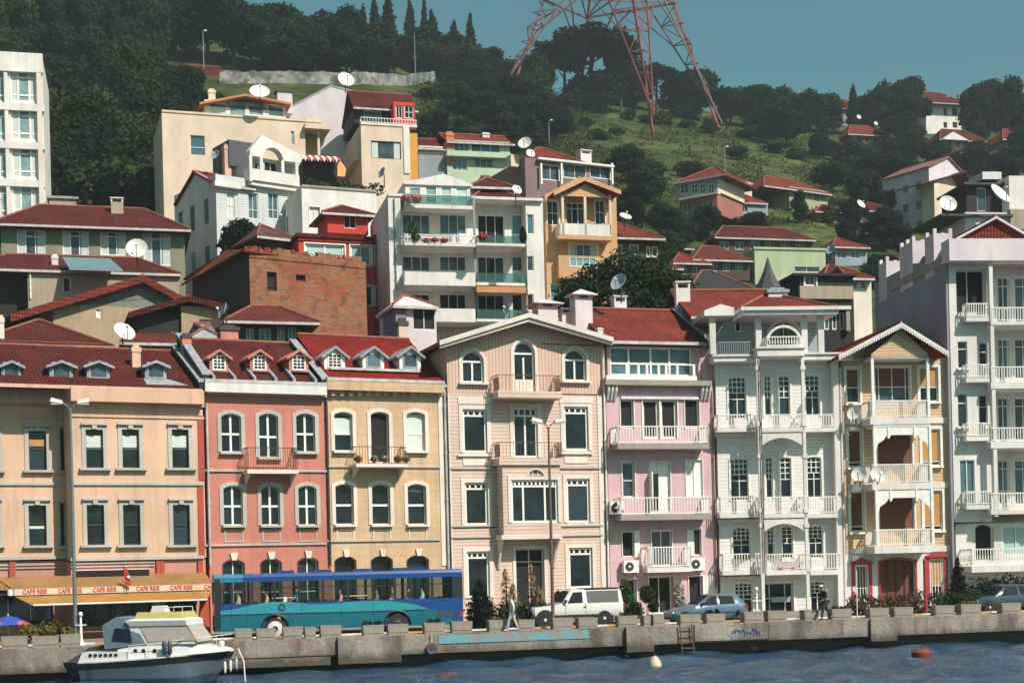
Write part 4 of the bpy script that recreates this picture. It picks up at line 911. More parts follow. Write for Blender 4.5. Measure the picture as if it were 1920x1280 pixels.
ua, ub = h.P(1388, 578, -1)[0], h.P(1566, 578, -1)[0]; ze = h.P(1470, 577, -1.2)[1]
h.hip(ua, ub, -1.2, 7, ze, h.P(1470, 553, 3)[1], over=.05, mat=T_lit, inset=2.6)
h.chimney(1268, 527, 1294, 569, 4.4, P_whitep, P_whitep, 'slot'); h.chimney(1441, 538, 1477, 572, 2.2, P_whitep, M_lead, 'flat')
for y in (1052,): h.box('notice_board', 1452, y, 1494, y + 11, plain('faded_pink_sign', (.62, .42, .40)), -1.62, -1.56)
h.pipe(1424, 670, 1070, -1.5, M_rust, 1433, r=.035); h.pipe(1575, 690, 1130, -.3, P_lav, 1583, r=.07); h.done()

# ---- ochre house with three loggias
h = House('ochre_house', 'narrow ochre wooden house with three stacked white porches and a frilled gable', 1584, 1095, Y=edge(B6, 1582) - .2, yaw=7, group=G_row); B7 = h
p = h.block(1582, 668, 1786, 1036, P_ochre, 0, 9); g = h.block(1582, 1036, 1790, None, P_whitep, .02, 9, 'ground_wall')
for i, (y0, y1) in enumerate(((690, 756), (806, 876), (921, 997))):
    d = i * 4
    p.win(1586 + d, y0, 1612 + d, y1, vs=(), hs=((.45,) if i == 0 else (.14,)), fw=.09, rec=.14, sur=.12, sill=.1, blind=(.46, .99) if i == 0 else (.15, .99), bmat=M_brown)
    p.win(1724 + d, y0 - 2, 1759 + d, y1 - 3, vs=(.45,), hs=(.42 if i == 0 else .12,), fw=.08, rec=.14, sur=.14, sill=.1, blind=(.44, .99) if i == 0 else (.14, .99), bmat=M_ochre)
    p.win(1640 + d, y0 - 2, 1706 + d, y1 - 4, vs=(.12, .5, .88) if i == 0 else (), hs=(.42,) if i == 0 else (), fw=.07, rec=.12, sur=.1, blind=(.43, .99) if i == 0 else (0, .99), bmat=M_brown, gmat=M_glassg, name='porch_window')
for i, (yt, yb, yr) in enumerate(((782, 795, 750), (905, 917, 869), (1022, 1036, 991))):
    d = i * 4; o = h.balcony(1632 + d, 1741 + d, yt, yb, yr, 0, 1.45, P_whitep, 'bal', M_white, .12, name='porch_floor')
    h.band(1586 + d, yb - 12, 1784 + d, yb - 1, P_whitep, 0, .08, 'string_course')
    # posts and carved arch of each porch
    ytop = (672, 800, 918)[i]; u0, zt = h.P(1635 + d, ytop, -1.4); u1, _ = h.P(1739 + d, ytop, -1.4); zb_ = h.P(1690, yt, -1.4)[1]
    for u in (u0, u1): MB().box(u - .08, u + .08, -1.45, -1.29, zb_, zt).build('porch_post', M_white, h.root)
    if i:
        w = u1 - u0; zz = zt - .48; c = [(u0, zt), (u0, zz - .95), (u0 + .12, zz - .8), (u0 + .2, zz - .5), (u0 + .55, zz - .28), (u0 + .75, zz - .02), (u0 + .9, zz - .18), (u0 + 1.0, zz)]
        c2 = [(u0 + u1 - a, b) for a, b in c][::-1]
        MB().prism(c + c2, -1.40, -1.33).build('carved_arch', M_white, h.root)
        MB().box(u0 + .1, u1 - .1, -1.325, -1.3, zz + .02, zt - .02).build('porch_frieze', P_ochre, h.root)
        for f in (.25, .72): MB().box(u0 + w * f - .05, u0 + w * f + .05, -1.44, -1.405, zz - .2, zt).build('pendant_post', M_white, h.root)
    h.box('porch_ceiling', 1634 + d, ytop - 5, 1740 + d, ytop, P_whitep, -1.42, -.01)
u0, z0 = h.P(1634, 672, -1.42); u1, _ = h.P(1740, 672, -1.42); um, zm = h.P(1690, 616, -1.42)
MB().prism([(u0, z0), (u1, z0), (u1, z0 + .25), (um, zm), (u0, z0 + .25)], -1.42, -1.2).build('porch_gable', P_ochre, h.root)
u0, z0 = h.P(1582, 668); u1, z1 = h.P(1786, 664); um2, zm2 = h.P(1692, 618)
MB().prism([(u0, z0), (u1, z1), (um2, zm2)], .002, .3).build('gable', P_ochre, h.root)
ua, za = h.P(1572, 667, -1.9); ub, zb2 = h.P(1779, 661, -1.9); um, zm = h.P(1690, 606, -1.9)
r = h.gable_v(ua, um, ub, -1.4, 10, za, zm, zb2, over=0, front=.5, mat=T_brt, fascia=P_whitep, fw=.12)
m = MB()
for (x0, z0), (x1, z1) in (((ua, za), (um, zm)), ((um, zm), (ub, zb2))):
    n = int(math.hypot(x1 - x0, z1 - z0) / .16)
    for i in range(n):
        f = (i + .5) / n; x, z = x0 + (x1 - x0) * f, z0 + (z1 - z0) * f - .12; m.prism([(x - .07, z + .02), (x - .05, z - .12), (x, z - .17), (x + .05, z - .12), (x + .07, z + .02)], -1.97, -1.92)
m.build('frilled_edge', P_whitep, r)
P_rf = plain('red_window_paint', (.40, .03, .04), .5)
for x0, x1, y0 in ((1597, 1634, 1058), (1737, 1776, 1046)):
    o = g.win(x0 + 6, y0, x1 - 5, 1125, vs=(.2, .4, .6, .8), hs=(.35,), fw=.1, bw=.035, rec=.12, blind=(.35, .97), bmat=M_ochre if x0 > 1700 else M_brown, sur=.2, smat=P_rf)
    u0, u1, z0, z1 = h.rect(x0 - 2, y0 - 8, x1 + 2, y0 - 2); MB().prism([(u0, z0), (u1, z0), (u1, z0 + .1), ((u0 + u1) / 2, z1 + .15), (u0, z0 + .1)], -.16, .02).build('red_hood', P_rf, o)
g.win(1651, 1048, 1716, 1150, vs=(.25, .5, .75), hs=(), arch=.15, fw=.08, rec=.3, fmat=M_wbrown, gmat=M_brown, name='garage_door', sur=.12, smat=P_rf)
h.pipe(1783, 700, 1090, -.05, M_rust, 1790, r=.045); h.done()

# ---- white apartment house at the right edge
h = House('white_apartment_house', 'tall white apartment house at the right edge with stacked loggias and a lavender shaded side wall', 1788, 1095, Y=edge(B7, 1788) - .4, yaw=6, group=G_row); B8 = h
zb_ = 0; uS = h.P(1784, 700)[0]
p = h.block(1784, 490, 1855, 978, P_whitep, 0, 9); p2 = h.block(1855, 490, 2040, 978, P_whitep, 1.4, 9, 'loggia_wall')
for y0, y1 in ((640, 690), (738, 800), (610, 611)):
    if y1 - y0 < 5: continue
    p.win(1796, y0, 1814, y1, vs=(), hs=(.72,), fw=.05, rec=.16, gmat=M_glass, sill=.1); p.win(1836, y0 + 2, 1852, y1 - 4, vs=(), hs=(.6,), fw=.06, rec=.16)
p.win(1793, 505, 1850, 585, vs=(.45,), hs=(), fw=.06, rec=.5, gmat=M_dark, name='loggia_opening'); p.win(1800, 862, 1828, 950, vs=(.5,), hs=(.3,), fw=.06, rec=.15, gmat=M_glassb)
for y0, y1 in ((520, 585), (635, 690), (745, 805), (862, 925)):
    p2.win(1866, y0, 1896, y1 + 20, vs=(.5,), hs=(.3, .8), fw=.07, rec=.1, gmat=M_glassb if y0 > 800 else M_glassg, name='loggia_door', curtain=.2); p2.win(1902, y0, 1950, y1 + 20, vs=(.35, .7), hs=(.8,), fw=.07, rec=.1, gmat=M_glassb if y0 > 800 else M_glassg, name='loggia_door')
for i, (yt, yb, yr, kind) in enumerate(((598, 612, 575, 'bal'), (712, 737, 686, 'bal'), (822, 850, 800, 'bal'), (950, 968, 922, 'bal'))):
    h.balcony(1858, 2040, yt + 4, yt + 4 + (yb - yt) * .45, yr, 1.4, 2.1, P_whitep, kind, M_white, .16); h.balcony(1812, 1860, yt - 4, yt + 4, yt - 30, 0, .6, P_whitep, 'bal', M_white, name='side_balcony')
for x in (1858, 1953):
    u, zt = h.P(x, 490, -.7); m = MB().box(u - .11, u + .11, -.66, -.44, h.P(x, 968, -.7)[1], zt); m.build('column', P_whitep, h.root)
g = h.block(1786, 979, 2040, None, P_whitep, .5, 9, 'ground_wall'); g.win(1829, 982, 1864, 1050, vs=(), hs=(), arch=.4, fw=.04, rec=.4, gmat=M_dark, name='arched_door'); g.win(1880, 985, 1930, 1040, vs=(.5,), hs=(), fw=.06, rec=.1, gmat=M_glassp)
h.balcony(1822, 2040, 1058, 1070, 1026, .5, 1.6, P_whitep, 'turn', M_white, .16, name='terrace')
u0, u1, z0, z1 = h.rect(1780, 447, 2040, 488, -.9); MB().box(u0, u1, -.9, .3, z0, z1).build('roof_parapet', P_lav, h.root); MB().box(u0 + .05, u1, .302, 9, z0 - .0, z1 - .8).build('roof_slab', M_conc, h.root)
ua, za = h.P(1795, 446, -.2); ub, _ = h.P(1935, 446, -.2); um, zm = h.P(1858, 412, .5)
h.gable_v(ua, um, ub, 0, 6, za, zm, za, over=.1, front=.2, mat=T_lit, fascia=P_lav, fw=.1)
MB().prism([(ua, za), (ub, za), (um, zm - .1)], .0, .2).build('gable', T_lit, h.root)
P_side_shade = plaster('lavender_side_shade', (.29, .29, .35), .4)  # violet darkening puts the shade on this white house's side into the colour
zt = h.P(1784, 490)[1]; u = h.P(1784, 800)[0]
m = MB().prismx([(.001, 0), (12, 0), (12, zt + 1.0), (5, zt + .9), (.001, zt)], u - .12, u - .003); m.build('side_wall', P_side_shade, h.root)
for v0, v1, dz in ((1.6, 3.0, 2.0), (5.0, 7.2, 2.3), (9.6, 11.0, 2.0)):
    m = MB().box(u - .16, u + 1.0, v0, v1, zt - .5, zt + dz); n = 3 if v1 - v0 > 2 else 2; o = m.build('chimney', P_lav, h.root); m = MB()
    for i in range(n):
        for a in (u - .16, u + .8): q = v0 + (v1 - v0 - .25) * i / (n - 1); m.box(a, a + .2, q, q + .25, zt + dz, zt + dz + .3)
    m.build('chimney_cap', P_lav, o)
h.done()
# ================================================================ houses climbing the hillside
P_olive = plaster('olive_plaster', (.24, .23, .15), .6); P_old = plaster('old_render', (.38, .31, .23), .9); P_beige = plaster('beige_render', (.40, .29, .18), .9)
P_cream = plaster('cream_plaster', (.70, .55, .42), .3); P_blind = plaster('bluish_white_boards', (.62, .64, .64), .4, siding=1.5); P_black = plain('black_boards_and_shade', (.022, .018, .02), .9)
P_orange = plaster('orange_boards', (.60, .35, .18), .4, siding=1.6, line=.8); P_mauve = plaster('mauve_plaster', (.22, .14, .15), .4); P_green = plaster('pale_green_plaster', (.40, .47, .29), .4); P_mint = plaster('mint_plaster', (.45, .55, .40), .4)
P_bluegrey = plaster('blue_grey_plaster_and_shade', (.26, .29, .33), .4); P_dkbrown = plaster('dark_timber', (.07, .04, .035), .3, siding=1.5); P_rust = plaster('rust_plaster', (.34, .13, .10), .4)
t = NT('old_brick'); br = t.n('TexBrick'); mp = t.n('Mapping'); t.l(t.tc(), mp.inputs[0]); mp.inputs['Rotation'].default_value = (R(90), 0, 0); t.l(mp.outputs[0], br.inputs[0])
br.inputs['Scale'].default_value = 1; br.inputs['Brick Width'].default_value = .5; br.inputs['Row Height'].default_value = .17; br.inputs['Mortar Size'].default_value = .02
br.inputs['Color1'].default_value = (.34, .125, .050, 1); br.inputs['Color2'].default_value = (.24, .080, .035, 1); br.inputs['Mortar'].default_value = (.20, .14, .09, 1)
c = t.mix(t.ramp(t.noise(.35, 5), .50, .62, 0, .85), br.outputs[0], (.26, .055, .028)); c = t.mix(t.ramp(t.noise(1.1, 6), .52, .70, 0, .9), c, (.075, .038, .03))
t.base(c); t.p(Roughness=.95); t.bump(t.noise(5, 5), .8, .1); M_brick = t.m
G_hill = 'houses on the slope behind the waterfront row'
def wins(p, rects, **k):
    kw = dict(vs=(.5,), hs=(), fw=.06, rec=.14); kw.update(k)
    for r in rects: p.win(*r, **kw)
def HH(name, label, px, py, Y, yaw=16, cat='house', zb=None):
    if Y < 0: Y = hit_hill(px + 10, -Y).y
    return House(name, label, px, py, Y=Y, yaw=yaw, cat=cat, group=G_hill, zb=zb)
def slab_roof(h, x0, x1, y, v0=-.2, v1=9, mat=None, th=.2):
    u0, u1 = h.P(x0, y, v0)[0], h.P(x1, y, v0)[0]; z = h.P((x0 + x1) / 2, y, v0)[1]
    return MB().box(u0, u1, v0, v1, z - th, z).build('roof_slab', mat or M_conc, h.root)
def hip_px(h, x0, x1, ye, yr, v0, v1, mat=None, over=.4, inset=None):
    u0, u1 = h.P(x0, ye, v0)[0], h.P(x1, ye, v0)[0]; xm = (x0 + x1) / 2
    return h.hip(u0 + over, u1 - over, v0 + over, v1, h.P(xm, ye, v0)[1], h.P(xm, yr, (v0 + v1) / 2)[1], over, mat or T_lit, inset=inset)
def bal(h, x0, x1, yt, yb, yr, v=0, pj=1.0, **k): return h.balcony(x0, x1, yt, yb, yr, v, pj, k.pop('mat', P_whitep), k.pop('rail', 'bal'), k.pop('rmat', M_white), k.pop('pitch', .22), **k)

# white apartment block at the left edge
h = HH('white_apartment_block', 'tall white apartment block cut off by the left edge with wide gridded windows', -80, 380, 126, 14, 'apartment block')
p = h.block(-90, 98, 79, None, P_whitep, 0, 10)
for y0 in (134, 206, 277, 350, 420):
    d = (y0 - 134) * .025
    p.win(19 + d, y0, 68 + d, y0 + 56, vs=((.3, 0, 1), (.72, 0, 1)), hs=(.80, .22), fw=.12, bw=.14, rec=.2, gmat=M_glassp, sur=.06, curtain=.25); p.win(-35 + d, y0, 9 + d, y0 + 56, vs=(.3, .7), hs=(.8, .22), fw=.12, bw=.14, rec=.2, gmat=M_glassp)
    h.band(-90, y0 + 58, 84, y0 + 71, P_whitep, 0, .3, 'spandrel')
h.box('corner_pier', 71, 108, 80, 420, P_rosew, -.32, .3); h.box('bay_pier', 10, 118, 17, 420, P_whitep, -.25, .2); h.band(-90, 96, 80, 132, P_whitep, 0, .34, 'parapet')
slab_roof(h, -90, 78, 97, -.1, 9.5); h.done()
# long low olive house
h = HH('olive_house', 'low olive house with a wide dark red hip roof and four white framed windows', 0, 500, 121, 15)
p = h.block(2, 424, 346, None, P_olive, 0, 9)
wins(p, ((32, 431, 86, 492), (117, 433, 167, 480), (188, 435, 236, 479), (269, 436, 320, 498)), vs=(.3, .64), hs=(.8,), fw=.1, bw=.1, gmat=M_glassg, curtain=.28)
hip_px(h, -20, 358, 424, 386, -1.0, 9.5, T_red, .9, 3.6)
h.chimney(92, 366, 143, 389, 5.0, P_old, M_conc); h.chimney(208, 370, 231, 398, 3.0, P_old, P_whitep, 'slot'); h.chimney(-8, 362, 2, 410, 3, P_rosew); h.done()
# old house with the solar panel
h = HH('old_rendered_house', 'pale rendered old house with a solar panel leaning on its red roof', 40, 565, 111, 16)
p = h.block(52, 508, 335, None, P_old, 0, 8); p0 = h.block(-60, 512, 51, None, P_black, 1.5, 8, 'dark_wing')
wins(p, ((118, 520, 132, 548),), vs=(), gmat=M_dark)
hip_px(h, -70, 338, 507, 480, -.3, 8, T_red, .3, 3)
h.chimney(97, 476, 109, 506, 1.2, P_rosew); h.pipe(57, 512, 560, 0, M_white); h.done()
# gable house
h = HH('gabled_old_house', 'shabby beige gabled house with a long red tiled slope above the front roofs', 20, 610, 104, 30)
u0, z0 = h.P(18, 592); u1, z1 = h.P(348, 566); um, zm = h.P(263, 520)
p = h.block(100, 575, 335, None, P_beige, 0, 8); MB().prism([(p.u0, p.z1), (p.u1, p.z1), (p.u1, z1 + .3), (um, zm - .2), (p.u0, z0 + (zm - z0) * (p.u0 - u0) / (um - u0) - .2)], 0, .2).build('gable', plaster('grey_render', (.20, .18, .17), .8), h.root)
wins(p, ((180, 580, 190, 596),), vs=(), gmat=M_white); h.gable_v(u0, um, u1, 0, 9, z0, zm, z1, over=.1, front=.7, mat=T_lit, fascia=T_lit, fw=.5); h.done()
# small house with beige side wall
h = HH('small_tiled_house', 'small dark red roofed house with a bare beige wall beside the tilted blue dish', 250, 600, 98, 18)
p = h.block(340, 574, 412, None, P_beige, 0, 6); h.block(258, 588, 339, None, P_black, .3, 6, 'dark_wing')
u0, z0 = h.P(242, 588); u1, z1 = h.P(425, 574); um, zm = h.P(352, 558); h.gable_v(u0, um, u1, 0, 7, z0, zm, z1, over=.1, front=.5, mat=T_red, fascia=T_red, fw=.35); h.done()
# hip roofs right behind the peach house
h = HH('front_hip_house', 'dark red hip roof with pale ridge tiles standing behind the peach house', 0, 650, 95, 20)
h.block(-40, 640, 205, None, P_old, 0, 8); hip_px(h, -55, 213, 645, 600, -.5, 9, T_red, .5, 4.2); h.chimney(-6, 590, 8, 645, .4, P_rosew); h.done()
h = HH('flat_red_house', 'low dark red roof between the peach house chimney and the salmon house', 240, 650, 97, 18)
h.block(236, 640, 345, None, P_old, 0, 7); hip_px(h, 226, 352, 642, 601, -.4, 7, T_old, .3, 2); h.done()
h = HH('dark_eaved_house', 'house with a deep dark eave and small white windows behind the salmon house', 380, 640, 99, 16)
p = h.block(376, 600, 572, None, P_dkbrown, 0, 6); wins(p, ((462, 616, 476, 640), (486, 616, 508, 640), (520, 612, 534, 640), (540, 614, 556, 640)), fmat=M_white, gmat=M_glassb)
hip_px(h, 420, 600, 602, 574, -.9, 6, T_old, .5, 2.2); h.done()
h = HH('slate_dormer_house', 'small grey slate pyramid roof with an orange finial between the orange chimneys', 360, 650, 94, 20)
h.block(358, 632, 416, None, P_black, 0, 3); hip_px(h, 354, 420, 634, 607, -.2, 3.4, M_lead, .2, 1.6); h.done()
# ruined brick house
h = HH('ruined_brick_house', 'ruined brown brick house with broken roof tiles and one empty window', 470, 640, 107, 33)
p = h.block(468, 484, 686, None, M_brick, 0, 11); p.win(501, 510, 519, 545, vs=(), hs=(.3,), fmat=M_wbrown, gmat=M_dark, rec=.3); p.win(555, 515, 573, 527, vs=(), hs=(), fmat=M_wbrown, gmat=M_dark, rec=.3)
m = MB().box(p.u0 - .03, p.u0 - .004, 0, 11.1, 0, p.z1); m.build('black_side_shade', P_black, h.root)  # near-black sheet paints the shade on the ruin's left side
m = MB(); rg = random.Random(4); n = 26
for i in range(n):
    u = p.u0 + (p.u1 - p.u0) * i / n; hh = rg.uniform(.1, .55); m.box(u, u + (p.u1 - p.u0) / n - .01, -.06, .4, p.z1 - .35, p.z1 + hh)
m.build('broken_wall_top', M_brick, h.root)
m = MB()
za, zb2 = p.z1 + .1, p.z1 + 1.3
m.slab([(p.u0 - .5, -.3, za), (p.u1 - .6, .5, za), (p.u1 - .8, 5.5, zb2), (p.u0 + .6, 5.5, zb2)], .15); m.slab([(p.u0 - .6, -.3, za), (p.u0 + .6, 5.5, zb2), (p.u0 - .6, 12, za - .4)], .15)
m.slab([(p.u0 + .6, 5.5, zb2), (p.u1 - .8, 5.5, zb2), (p.u1 - .6, 11, za), (p.u0 - .6, 11.5, za)], .15)
m.build('roof', tile('rubble_tiles', (.36, .09, .04), 1.6, .3, .8), h.root)
m = MB()
for i in range(70): u = rg.uniform(p.u0, p.u1 - .5); v = rg.uniform(0, 3); m.bar((u, v, za + v * .22 + .1), (u + rg.uniform(-.4, .4), v + rg.uniform(.2, .5), za + v * .22 + rg.uniform(.1, .5)), .22, .06)
m.build('tile_rubble', MATS['rubble_tiles'], h.root)['kind'] = 'stuff'; h.done()
# bright red house
h = HH('bright_red_house', 'bright red house with white framed windows squeezed behind the brick ruin', 550, 560, 116, 20)
p = h.block(560, 440, 700, None, P_red, 0, 7); q = h.block(701, 440, 728, None, P_red, .3, 7, 'side_wall')
p.win(572, 458, 646, 482, vs=(.5,), hs=(), fw=.16, bw=.14, gmat=M_glassp, sur=.1); p.win(657, 460, 696, 498, vs=(.5,), hs=(), fw=.14, gmat=M_glassp, sur=.1); p.win(685, 536, 699, 574, vs=(), hs=(), fw=.1, sur=.1)
wins(q, ((703, 462, 722, 498), (704, 538, 722, 574)), vs=(), gmat=M_glassb, sur=.1)
slab_roof(h, 556, 702, 440, -.3, 6, T_red, .3); h.band(560, 448, 700, 453, P_red, 0, .15)
q = h.block(614, 398, 690, 438, P_red, 2.5, 6, 'roof_room'); q.win(645, 404, 668, 428, vs=(.5,), hs=(), gmat=M_dark); hip_px(h, 604, 704, 400, 386, 2.0, 6.5, T_red, .4); h.done()
h = HH('maroon_eaved_house', 'dark maroon timber house with a wide low eave beside the dark green tree', 490, 500, 117, 35)
h.block(500, 440, 556, None, P_dkbrown, 0, 6); hip_px(h, 482, 566, 446, 424, -.6, 6, plain('maroon_roof', (.10, .03, .035), .7), .4, 2); h.done()
# white villa
h = HH('white_villa', 'white villa with an arched balcony, a red tiled wing and a blue shaded side', 405, 460, 131, 36)
p = h.block(405, 338, 568, None, P_blind, 0, 9); p.win(466, 362, 484, 410, vs=(.5,), hs=(.35,), gmat=M_glassb); p.win(503, 362, 522, 410, vs=(.5,), hs=(.35,), gmat=M_glassb)
p.win(426, 362, 440, 408, vs=(.5,), hs=(.5,), gmat=P_whitep, name='shuttered_window'); p.win(540, 362, 556, 404, vs=(.5,), hs=(.5,), gmat=P_whitep, name='shuttered_window')
for x0, x1, y in ((403, 452, 342), (470, 566, 344)): h.band(x0, y, x1, y + 9, P_whitep, 0, .5, 'balcony_slab')
q = h.block(468, 300, 560, 338, P_blind, .4, 7, 'upper_wall'); q.win(478, 304, 492, 330, vs=(.5,), hs=()); q.win(496, 304, 520, 336, vs=(.5,), hs=(), gmat=M_dark)
u0, z0 = h.P(468, 292, -.6); u1, _ = h.P(562, 292, -.6); um, zt = h.P(490, 254, -.6); uc0, uc1 = h.P(492, 290, -.6)[0], h.P(530, 290, -.6)[0]; zz = z0
ap = arc_pts(uc0, uc1, zz, (uc1 - uc0) / 2, 10); MB().prism([(u0, zz), (u0, zz + .5), (um, zt), (u1, zz + .8), (u1, zz)] + [(uc1, zz)] + ap[1:-1] + [(uc0, zz)], -.7, .2).build('arched_gable', P_whitep, h.root)
for x in (470, 490, 530, 556): u, zb_ = h.P(x, 340, -.6); MB().box(u - .14, u + .14, -.72, -.45, zb_, zz).build('balcony_post', P_whitep, h.root)
h.balcony(468, 562, 336, 343, 322, .4, 1.1, P_whitep, 'wall', P_whitep)
u0, z0 = h.P(398, 338); u1, z1 = h.P(470, 320); um, zm = h.P(452, 298)
zl = h.P(402, 342)[1]; zr = zl + 1.9; h.gable_u(p.u0, h.P(470, 330)[0], 0, 4.2, 8.5, zl, zr, over=.3, side=.3, mat=T_brt)
m = MB().prismx([(0, zl), (8.5, zl), (4.2, zr)], p.u0 - .01, p.u0 + .2); m.build('side_gable', P_blind, h.root)
h.chimney(421, 270, 433, 306, 3.2, plaster('pink_chimney', (.62, .38, .32), .4), kind='flat')
# dark louvred attic wall
uu0, zz0 = h.P(430, 300, 3.0); uu1, _ = h.P(490, 300, 3.0); MB().box(uu0, uu1, 3.0, 6.5, zz0 - .5, h.P(470, 268, 3.0)[1]).build('attic', plain('slate_boards', (.07, .07, .08), .8), h.root)
for v in (1.6, 4.6, 7.2):
    for z in (1.8, 6.0): MB().box(p.u0 - .04, p.u0 + .02, v, v + .8, p.z1 - z - 2.2, p.z1 - z).build('side_window', M_glassb, h.root)
h.done()
# white retaining wing with the planted terrace
h = HH('white_terrace_wing', 'plain white wing with a planted roof terrace between the villa and the flats', 565, 430, 129, 22)
p = h.block(566, 352, 706, None, P_whitep, 0, 8); p.win(580, 388, 600, 430, vs=(.5,), hs=(), gmat=P_whitep, name='shuttered_door', sur=.04); slab_roof(h, 566, 706, 351, -.1, 8); h.done()
V, Q = leaves([(h.W(p.u0 + 1 + i * 1.0, .9 + (i % 3) * .5, p.z1 + .25).x, h.W(p.u0 + 1 + i * 1.0, .9 + (i % 3) * .5, 0).y, p.z1 + h.zb + .3, .8, .7, .55) for i in range(7)], 900, .16, 8); tag(np_obj('terrace_hedge', V, Q, L_olive), 'low dark hedge planted along the roof terrace of the white wing', 'hedge')
# large cream house
h = HH('cream_house', 'large plain cream house with an orange roofed glass pavilion on its flat roof', 303, 330, 146, 18)
p = h.block(304, 216, 572, None, P_cream, 0, 10); p.win(357, 254, 384, 291, vs=(), hs=(.4,), gmat=M_glassb, fw=.05); p.win(545, 246, 552, 272, vs=(), hs=(), gmat=M_glassp); q = h.block(573, 222, 601, 246, P_cream, 0, 10, 'upper_wall'); slab_roof(h, 572, 620, 232, -.8, 9, P_cream, .5)
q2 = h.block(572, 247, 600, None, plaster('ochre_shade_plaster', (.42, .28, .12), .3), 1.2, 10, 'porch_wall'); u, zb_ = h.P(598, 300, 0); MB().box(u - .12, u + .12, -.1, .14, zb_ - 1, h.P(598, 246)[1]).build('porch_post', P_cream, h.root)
slab_roof(h, 304, 602, 216, -.1, 9.5, P_cream); v = 1.8
q = h.block(384, 192, 536, 217, P_rosew, v, 7, 'pavilion'); wins(q, ((393, 196, 424, 217), (430, 198, 461, 217), (466, 200, 494, 217), (503, 197, 532, 219)), vs=(), gmat=M_glassp, fw=.08, rec=.1)
u0, z0 = h.P(374, 193, v - .8); u1, z1 = h.P(546, 194, v - .8); um, zm = h.P(460, 177, v - .8)
MB().prism([(h.P(384, 194, v)[0], z0), (h.P(536, 194, v)[0], z0), (um, zm - .1)], v, v + .1).build('pavilion_gable', M_glassg, h.root)
h.gable_v(u0, um, u1, v - .2, 8, z0, zm, z1, over=.0, front=.6, mat=tile('orange_tiles', (.46, .17, .04), 1.6), fascia=plain('orange_timber', (.42, .15, .04)), fw=.18)
h.chimney(520, 165, 548, 190, 5, P_lav, M_iron); h.chimney(391, 166, 404, 194, 6, P_cream); h.done()
# dark striped awning house between
h = HH('awning_terrace_house', 'dark terrace house with a scalloped striped canopy and an orange tarpaulin', 568, 330, 137, 16)
p = h.block(568, 300, 645, None, P_black, 0, 8); m = MB(); u0, u1, z0, z1 = h.rect(570, 292, 640, 300, -1.5)
n = 12
for i in range(n): a, b = u0 + (u1 - u0) * i / n, u0 + (u1 - u0) * (i + 1) / n; m.cur = i % 2; m.add([(a, 0, z1 + .4), (b, 0, z1 + .4), (b, -1.5, z0 + .15), (a, -1.5, z0 + .15), ((a + b) / 2, -1.5, z0 - .2)], [(0, 1, 2, 3), (3, 2, 4)])
m.build('striped_canopy', [P_rosew, plain('red_canvas', (.36, .05, .05))], h.root)
u0, z0 = h.P(622, 300, -.9); u1, z1 = h.P(642, 332, -.9); MB().add([(u0, -.9, z0), (u0 + .8, -.9, z0), (u1 + .2, -1.1, z1), (u1 - .5, -1.1, z1), (u0 + .5, -1.0, (z0 + z1) / 2), (u0 + 1.3, -1.0, (z0 + z1) / 2)], [(0, 1, 5, 4), (4, 5, 2, 3)]).build('orange_tarpaulin', plain('orange_canvas', (.62, .28, .03)), h.root); h.done()
# lavender gable house
h = HH('lavender_gable_house', 'tall blank lavender white gable wall with a big dish on its corner', 545, 330, 164, 12)
p = h.block(543, 208, 664, None, P_lav, 0, 9); um, zm = h.P(620, 162); um0, zm0 = h.P(664, 172); MB().prism([(p.u0, p.z1), (p.u1, p.z1), (p.u1, zm0), (um, zm), (p.u0, p.z1 + .2)], 0, .3).build('gable', P_lav, h.root)
h.gable_v(p.u0, um, p.u1 + .4, 0, 9, p.z1 + .3, zm + .15, zm0 + .05, over=0, front=.05, mat=M_lead); h.done()
# house with red glazed balcony
h = HH('red_balcony_house', 'cream house with a glazed red top floor and a bright orange side strip', 676, 330, 156, 16)
p = h.block(677, 234, 768, None, P_cream, 0, 9); p.win(696, 265, 752, 298, vs=(.32, .62), hs=(), fmat=M_wbrown, gmat=M_glassg, curtain=.22, fw=.08); h.block(768, 250, 783, None, plaster('orange_strip', (.66, .30, .05), .3), .2, 9, 'side_strip'); h.block(664, 262, 676, 300, P_cream, 1, 9, 'side_wall')
q = h.block(664, 205, 740, 233, P_black, 2.2, 9, 'top_wall'); q.win(682, 208, 715, 234, vs=(), hs=(), gmat=M_glassb, fw=.04); q2 = h.block(738, 192, 778, 232, P_red, .8, 9, 'red_bay'); q2.win(742, 198, 755, 222, vs=(.5,), hs=(), fw=.1); q2.win(758, 198, 776, 222, vs=(.5,), hs=(.5,), fw=.1)
u0, z0 = h.P(664, 206, 1.6); u1, z1 = h.P(782, 196, 1.6); zr = h.P(720, 176, 5)[1]; h.gable_u(u0, u1, 1.8, 5, 9, (z0 + z1) / 2, zr, over=.3, mat=T_red)
h.balcony(677, 782, 232, 236, 222, 0.6, .7, P_whitep, 'bal', M_white, .3); h.box('concrete_pier', 757, 236, 768, 325, P_whitep, -.12, .1); h.done()
